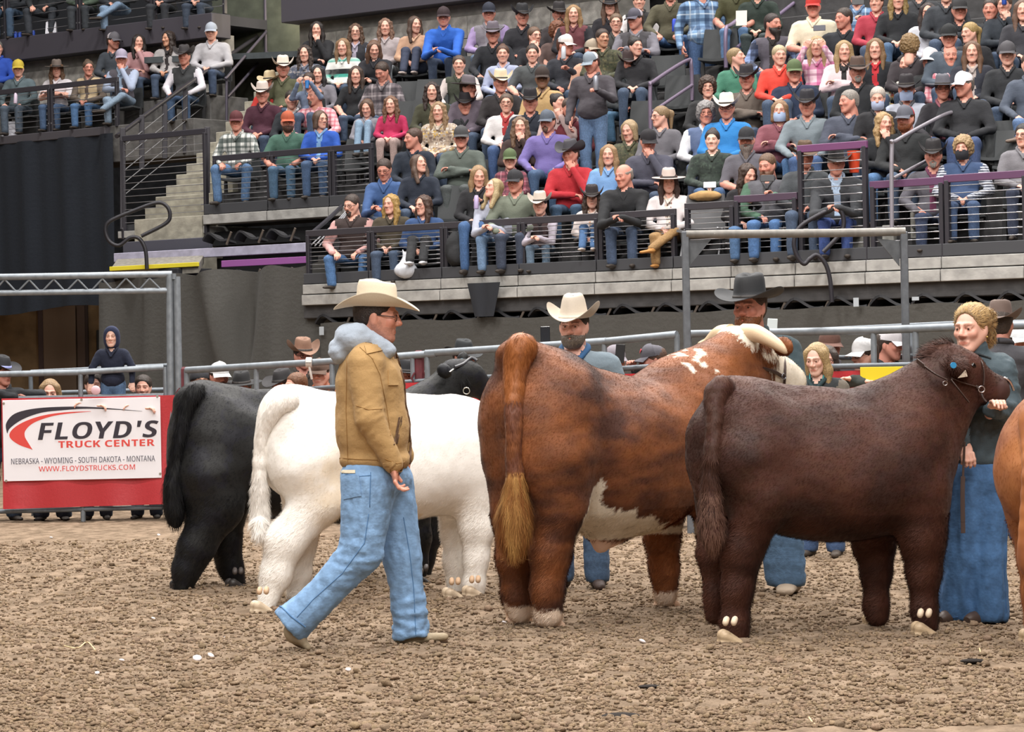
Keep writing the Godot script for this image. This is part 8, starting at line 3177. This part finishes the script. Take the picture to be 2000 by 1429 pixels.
func aisle_people() -> void:
	# two people standing among the seats
	var d := row_depth(1135.0, 3.0)
	var a := at(1140, 120, d)
	var f := a.y - 1.62 * 1.04
	var t := standing("person standing among the seats in a grey shirt holding a silver can", "top=4c484e hat=cap:8c98a4:dcdce0 hair=short:5a3a30 stubble=1 pose=halter pants=5a7ca8 yaw=-25 nod=18 skin=r wide=1", 0, 0, -0.3, 1.04, 0.0, false, d)
	t.position = Vector3(at(1158, 200, d).x, f, a.z)
	tag(part("drink_can", item_mesh("can"), mat("a8acb8", 0.35, "", 0, 1, 0.5), self, t.transform * Transform3D(Basis(), Vector3(0.17, 1.3, 0.46))), "silver can held by the standing person in the grey shirt", "can")
	d = row_depth(1370.0, 8.0)
	var b := at(1372, 75, d)
	t = standing("person standing in the aisle in a blue plaid shirt and jeans holding a white paper", "top=plaid_blue hair=short:4a3a30 pose=side pants=4468a0 yaw=10 skin=r wide=1", 0, 0, 0.15, 1.12, 0.0, false, d)
	t.position = Vector3(b.x, b.y - 0.98 * 1.12, b.z)
	tag(part("paper_sheet", box_mesh(Vector3(0.1, 0.22, 0.006), 0.001), mat("dcdce4", 0.8), self, t.transform * Transform3D(Basis(Vector3.BACK, 0.25), Vector3(0.3, 0.68, 0.12))), "folded white paper held by the person in blue plaid", "paper")

# ---------------------------------------------------------------- people along the fence and small things
func fence_person(label: String, px: float, py: float, behind: float, spec: String, facing := -0.1) -> Node3D:
	# head centre at px, py; stands on the ground behind the fence, knees bent if the head is low
	var d := fence_depth(px) + behind
	var head := at(px, py, d)
	var s := read(spec)
	var size := float(s.get("size", "1"))
	var squat := clampf(1.0 - (1.62 - head.y / size) / 0.92, 0.35, 1.1)
	var t := standing(label, spec + " squat=%.3f" % squat, 0, 0, facing, size, 0.0, true, d)
	t.position = Vector3(head.x, maxf(head.y - (1.62 - (1.0 - squat) * 0.92) * size, 0.0), head.z)
	return t

func small_things() -> void:
	fence_person("person in a black jacket and black hat at the left edge behind the white sign", 0, 722, 0.5, "top=232529 hat=low:232327:8a90c8 hair=short:3a2a24 pose=folded yaw=40 skin=r wide=1", 0.3)
	fence_person("person with long hair looking over the white sign", 98, 762, 0.45, "slim=1 top=4a3a34 hair=long:a8865c pose=side yaw=0 nod=12", 0.1)
	var k1 := fence_person("child in a navy jacket leaning over the sign with a toy", 184, 750, 0.32, "kid=1 slim=1 size=0.82 top=242c3c hair=short:3a2a20 pose=folded yaw=10", 0.05)
	var tor := SphereMesh.new()
	tor.radius = 0.045
	tor.height = 0.03
	tag(part("toy", tor, mat("d8b0b8", 0.4), self, Transform3D(Basis(Vector3.RIGHT, PI / 2), at(187, 762, fence_depth(180) - 0.25))), "round pink and red toy held by the child leaning over the sign", "toy")
	var k2 := fence_person("child in a navy hooded jacket and jeans standing up on the gate rail", 219, 657, 0.14, "kid=1 slim=1 size=0.66 top=20263a hat=hood:2c3350 pose=rail pants=5a80ac skin=w", 0.0)
	fence_person("child in a navy jacket resting folded arms on the sign's right end", 282, 755, 0.32, "kid=1 slim=1 size=0.82 top=2a3448 hair=short:3a2a20 pose=folded yaw=0", 0.0)
	fence_person("person in a dark cap and dark jacket beside the red post", 392, 738, 0.5, "top=2a2c30 hat=beanie:2c2c30 beard=goatee:2a201c hair=short:2a201c pose=folded yaw=10 skin=t", 0.1)
	fence_person("person with a short beard in an olive shirt and white cap", 428, 730, 0.4, "top=6a6c54 hat=cap:c8c8c8:a8a8ac beard=beard:6a4c38 hair=short:4a3428 pose=folded yaw=20 skin=r", 0.1)
	fence_person("person in a black hat with a grey beard low behind the black steer", 474, 752, 0.5, "top=3a3a40 hat=flat:242426 beard=beard:a8a09a hair=short:8a8480 pose=folded yaw=-10 skin=r", 0.0)
	fence_person("person in a dark hat with a flushed face holding a phone over the fence", 556, 750, 0.5, "top=a8b4c4 hat=low:2c2a2c hair=short:6a5a50 pose=phone yaw=-20 skin=r", -0.3)
	fence_person("person in a brown hat and sunglasses behind the fence rail", 592, 690, 1.1, "top=3a3430 hat=cowboy:846452 glasses=1 hair=short:4a3830 pose=side yaw=15 skin=r", 0.1)
	fence_person("child looking out between two hats beside an orange jacket", 583, 752, 0.35, "kid=1 slim=1 size=0.86 top=a85828 hair=short:8a5a38 pose=folded yaw=-40", -0.2)
	fence_person("young person in an orange jacket and brown cap leaning on the fence", 630, 724, 0.35, "top=a85424 hat=cap:6a5448 hair=short:4a3428 pose=folded yaw=-10", -0.1)
	fence_person("person in a black hat hidden low behind the dark red post", 790, 730, 0.5, "top=26282a hat=flat:242428 hair=short:3a3028 pose=side yaw=30 skin=r", 0.2)
	fence_person("person in a black hat behind the black steer's ears", 905, 694, 0.6, "top=2a2a2e hat=low:26292c hair=short:3a3028 pose=side yaw=20 skin=r", 0.2)
	fence_person("person half hidden by the pale cowboy hat, holding up a black phone", 1078, 692, 0.5, "top=26282c hair=short:3a2a24 pose=raised yaw=0 skin=r", 0.1)
	tag(part("phone", box_mesh(Vector3(0.085, 0.17, 0.012), 0.004), mat("1e2026", 0.3), self, Transform3D(Basis(), at(1065, 656, fence_depth(1065) + 0.2))), "black phone held up beside the pale cowboy hat", "phone")
	fence_person("person in a grey cap with a red beard filming with a phone", 1200, 700, 0.45, "top=3a3c3c hat=cap:8a848c:5a2c34 beard=beard:8a4a30 hair=short:6a3c28 pose=raised yaw=10 skin=r", 0.1)
	tag(part("phone", box_mesh(Vector3(0.08, 0.16, 0.012), 0.004), mat("2a2a2c", 0.3), self, Transform3D(Basis(Vector3.BACK, -0.1), at(1211, 690, fence_depth(1211) - 0.1))), "dark phone in front of the person with a red beard", "phone")
	var cp := fence_person("person in a grey green shirt and grey cap with a red emblem", 1284, 698, 0.4, "top=7c8474 hat=cap:5e5c64 hair=short:6a4a38 stubble=1 pose=folded yaw=-60 skin=r wide=1", -0.4)
	var st := tool()
	slab_to(st, [Vector3(-0.025, 0.012, 0), Vector3(0, -0.016, 0), Vector3(0.025, 0.012, 0), Vector3(0.012, 0.024, 0), Vector3(-0.012, 0.024, 0)], Vector3(0, 0, -0.004))
	var cap_xf: Transform3D = (cp.get_node("cap") as Node3D).transform
	tag(part("cap_emblem", done(st), mat("c8404c", 0.6), cp, cap_xf * Transform3D(Basis(Vector3.RIGHT, -0.45), Vector3(0.0, 0.055, 0.098))), "red emblem on the cap", "")
	fence_person("child peeking over the bull's shoulder stripes", 1331, 712, 0.3, "kid=1 slim=1 size=0.85 top=2a3a50 hair=short:8a6444 pose=side yaw=-20", 0.0)
	fence_person("person holding up a white phone behind the black cowboy hat", 1530, 678, 0.7, "top=7a5448 hair=short:5a3a30 pose=raised yaw=-20 skin=r", -0.2)
	tag(part("phone", box_mesh(Vector3(0.085, 0.17, 0.012), 0.004), mat("d4dcdc", 0.3), self, Transform3D(Basis(Vector3.BACK, -0.08), at(1508, 642, fence_depth(1508) + 0.2))), "white phone held up behind the black cowboy hat", "phone")
	fence_person("person in a brown cap behind the fence above the red banner", 1620, 672, 0.8, "top=4a4448 hat=cap:6a4a40 hair=short:4a3428 pose=side yaw=10 skin=r", 0.0)
	fence_person("child with glasses peeking past the long pale hair", 1614, 704, 0.35, "kid=1 slim=1 size=0.86 top=3a3a40 hair=bob:4a3a30 glasses=1 pose=side yaw=-15", 0.0)
	fence_person("child in a white cap and glasses gripping the fence beside the yellow sign", 1693, 692, 0.3, "kid=1 slim=1 size=0.88 top=3c403c hat=cap:e8e8ea hair=short:4a3428 glasses=1 pose=folded yaw=-45", -0.3)
	fence_person("person in a white cap and black hooded sweatshirt behind the yellow sign", 1722, 668, 0.9, "top=26292c hat=cap:d4d0d4 hair=short:4a3a30 pose=folded yaw=30 skin=r", 0.5)
	fence_person("person in a white cap at the right edge behind the brown hat", 1990, 662, 0.4, "top=8a7468 hat=cap:e8ecf0 hair=short:5a4030 pose=side yaw=10 skin=r", 0.0)
	for h in [["child's", 0.0]]:
		pass
	litter()
	stand_things()

func litter() -> void:
	var chalk := mat("d8d0d0", 0.95)
	var n := 0
	for s in [[385, 1285, 0.05], [412, 1282, 0.04], [300, 1213, 0.03], [440, 1243, 0.025], [238, 1292, 0.03], [190, 1320, 0.025], [680, 1308, 0.03], [985, 1215, 0.03], [1255, 1255, 0.04], [100, 1050, 0.03], [880, 1040, 0.035], [310, 1044, 0.03]]:
		var p := ground_at(s[0], s[1])
		var sm := SphereMesh.new()
		sm.radius = s[2] * 0.5
		sm.height = s[2] * 0.5
		sm.radial_segments = 7
		sm.rings = 4
		tag(part("chalk_crumb", sm, chalk, self, Transform3D(Basis(Vector3(0.3, 1, 0.2).normalized(), s[0]), p + Vector3(0, dirt_height(p.x, p.z) + 0.008, 0))), "small white crumb of lime lying on the dirt", "crumb", "white crumbs on the dirt")
		n += 1
	var straw := mat("c8b088", 0.9)
	for s in [[[125, 1265], [152, 1268], [170, 1260], [186, 1272]], [[578, 1030], [582, 1022], [586, 1014]], [[1580, 1410], [1586, 1416], [1592, 1424]], [[1912, 1268], [1914, 1276], [1915, 1283]]]:
		var pts := []
		for q in s:
			var p := ground_at(q[0], q[1])
			pts.append(p + Vector3(0, dirt_height(p.x, p.z) + 0.012, 0))
		tag(part("straw", tube_mesh(smooth_path(pts, 4), 0.004, 6), straw, self), "single pale straw stalk lying on the dirt", "straw", "straw stalks on the dirt")
	for s in [[1212, 1399, 0.16, "dark flat clump of damp soil near the bottom edge"], [1268, 1345, 0.1, "dark sliver of wood lying on the dirt"], [1900, 1300, 0.12, "dark damp clod to the right of the heifer's front hoof"]]:
		var p := ground_at(s[0], s[1])
		var sm := SphereMesh.new()
		sm.radius = s[2] * 0.5
		sm.height = s[2] * 0.35
		sm.radial_segments = 12
		sm.rings = 6
		tag(part("soil_clump", sm, mat("3c2f27", 0.95, "dirt", 0.3, 6.0), self, Transform3D(Basis(Vector3.UP, 0.3).scaled(Vector3(1, 0.5, 0.6)), p + Vector3(0, dirt_height(p.x, p.z) + 0.01, 0))), s[3], "clod")
	# hoof prints: shallow pits with raised rims
	for s in [[480, 1158], [1340, 1195], [1720, 1240]]:
		pass

func stand_things() -> void:
	# plastic bag hanging on the front rail kick plate
	var d := row_depth(793, -0.15)
	var bag := Blob.new()
	bag.cell = 0.018
	var base := at(793, 540, d)
	bag.ell(base + Vector3(0, 0.08, 0), Vector3(0.15, 0.09, 0.09), Basis(), 0.05)
	bag.cap(base + Vector3(0, 0.1, 0), base + Vector3(0.0, 0.27, 0), 0.11, 0.035, 0.05, 0, Vector3.BACK, 0.75)
	for e in [-1, 1]:
		bag.cap(base + Vector3(0.015 * e, 0.27, 0), base + Vector3(0.035 * e, 0.34, 0), 0.02, 0.014, 0.02)
	bag.disp = func(p, n, i): return 0.006 * soft3(Vector3(p.x * 8.0, p.y * 2.0, p.z * 8.0), 1.5)
	bag.build()
	tag(part("plastic_bag", bag.mesh(), mat("c8ccd4", 0.35), self), "white plastic carrier bag standing on the deck behind the front rail", "bag")
	# black backpack
	d = row_depth(905, 0.1)
	var pack := Blob.new()
	pack.cell = 0.02
	base = at(895, 488, d)
	pack.ell(base, Vector3(0.17, 0.24, 0.14), Basis(), 0.05)
	pack.ell(base + Vector3(0.0, -0.08, 0.1), Vector3(0.13, 0.12, 0.07), Basis(), 0.03)
	pack.cap(base + Vector3(-0.05, 0.22, 0), base + Vector3(0.05, 0.22, 0), 0.025, 0.025, 0.02)
	pack.disp = func(p, n, i): return 0.008 * noise3(p, 0.8)
	pack.build()
	tag(part("backpack", pack.mesh(), mat("222326", 0.8, "cloth", 0.1, 5.0), self), "black backpack behind the front rail beside the sage green shirt", "bag")
	# cloth hanging over the front edge
	var c := at(945, 585, row_depth(945, -0.35))
	tag(part("cloth", sheet(10, 8, func(u, v): return c + along() * ((u - 0.5) * lerpf(0.3, 0.52, v)) + Vector3(0, (v - 0.5) * 0.42, 0.02 * sin(u * 9.0)), 0.008), mat("24262c", 0.9), self), "black cloth hanging over the pale deck edge", "cloth")
	# empty folding chair with a tan coat
	var q := row_at(1372.0, 0.35, row_floor(0))
	var t := thing("folding_chair", "empty dark folding chair with a tan coat on it behind the front rail", "chair", q, -0.3)
	part("backrest", seat_mesh, mat("5a5a5c", 0.5), t)
	part("seat_pan", pan_mesh, mat("5a5a5c", 0.5), t)
	var st := tool()
	for s in [-1, 1]:
		bar_to(st, Vector3(0.23 * s, 0, 0.2), Vector3(0.23 * s, 0.44, -0.1), 0.025, 0.025, 0.004)
		bar_to(st, Vector3(0.23 * s, 0, -0.2), Vector3(0.23 * s, 0.44, 0.15), 0.025, 0.025, 0.004)
	part("legs", done(st), mat("77777a", 0.4, "", 0, 1, 0.6), t)
	var coat_b := Blob.new()
	coat_b.cell = 0.02
	coat_b.ell(Vector3(0, 0.84, -0.22), Vector3(0.2, 0.06, 0.08), Basis(), 0.04)
	coat_b.disp = func(p, n, i): return 0.02 * soft3(p, 4.0) + 0.01 * noise3(p, 0.6)
	coat_b.build()
	tag(part("coat", coat_b.mesh(), mat("b08c5c", 0.9, "cloth", 0.12, 5.0), self, t.transform), "tan coat draped over the empty folding chair", "coat")
	# orange cup on the tall rail, white cartons and bags on the decks
	d = row_depth(1678, 0.6)
	tag(part("drink_cup", item_mesh("cup"), mat("d84a28", 0.5), self, Transform3D(Basis().scaled(Vector3.ONE * 1.7), at(1668, 317, d))), "orange drink cup standing beside the person in the charcoal jacket", "cup")
	for s in [[100, 58, 10.1, 0.2, 0.26, "white paper bag on the upper box floor", "paper_bag"], [18, 256, 7.95, 0.25, 0.3, "white paper bag beside the left section's rail", "paper_bag"], [686, 18, 9.8, 0.2, 0.2, "blue and orange bag in the upper box above the top row", "paper_bag"]]:
		var dd := row_depth(s[0], s[2])
		var col := "d0d0d8" if s[0] < 400 else "3a78c8"
		var o := thing(s[6], s[5], "bag", at(s[0], s[1], dd))
		var bt := tool()
		slab_to(bt, [Vector3(-s[3] * 0.5, -s[4] * 0.5, 0.06), Vector3(s[3] * 0.5, -s[4] * 0.5, 0.06), Vector3(s[3] * 0.42, s[4] * 0.5, 0.03), Vector3(-s[3] * 0.42, s[4] * 0.5, 0.03)], Vector3(0, 0, -0.12))
		part("body", done(bt), mat(col, 0.7), o)
		part("folded_top", box_mesh(Vector3(s[3] * 0.8, 0.03, 0.04), 0.005), mat(col, 0.7), o, Transform3D(Basis(), Vector3(0, s[4] * 0.5, -0.03)))
	for s in [[31, 72, 0.09], [39, 72, 0.07], [65, 69, 0.07]]:
		tag(part("drink_can", item_mesh("can"), mat("3a5ac0", 0.35), self, Transform3D(Basis(), at(s[0], s[1], row_depth(s[0], 10.05)))), "small blue drink can on the upper box floor", "can", "blue cans on the upper box floor")
	for s in [[1740, 462, 0.14, 0.26, "pale box under the seat of the person in black"], [1800, 440, 0.2, 0.3, "pale box between the legs of the person in the grey blazer"], [1690, 470, 0.3, 0.24, "pale box behind the rail below the charcoal jacket"]]:
		tag(part("carton", box_mesh(Vector3(s[2], s[3], 0.2), 0.008), mat("b8b6ae", 0.8, "concrete", 0.05, 2.0), self, Transform3D(Basis(Vector3.UP, -0.5), at(s[0], s[1], row_depth(s[0], 0.9)))), s[4], "box")
	# rope wrapped on the fence rail
	var rd := fence_depth(603) - 0.02
	var tie := tool()
	for k in 4:
		var ring := []
		for a in 13:
			ring.append(at(600 + k * 2.5, 708, rd) + Vector3(0, sin(a * TAU / 12) * 0.04, cos(a * TAU / 12) * 0.04 + 0.02))
		tube_to(tie, ring, 0.012, 6, false)
	tube_to(tie, smooth_path([at(604, 716, rd - 0.04), at(607, 730, rd - 0.05), at(609, 740, rd - 0.04)], 4), 0.012, 6)
	tag(part("rope_tie", done(tie), mat("d8cfc8", 0.9, "cloth", 0.1, 9.0), self), "white rope tied round the fence rail below the brown hat", "rope")
	# feet seen under the banner
	for s in [[12, 1000, "25262c"], [30, 1002, "23242a"], [98, 1004, "1f2026"], [128, 1005, "3c5478"]]:
		pass
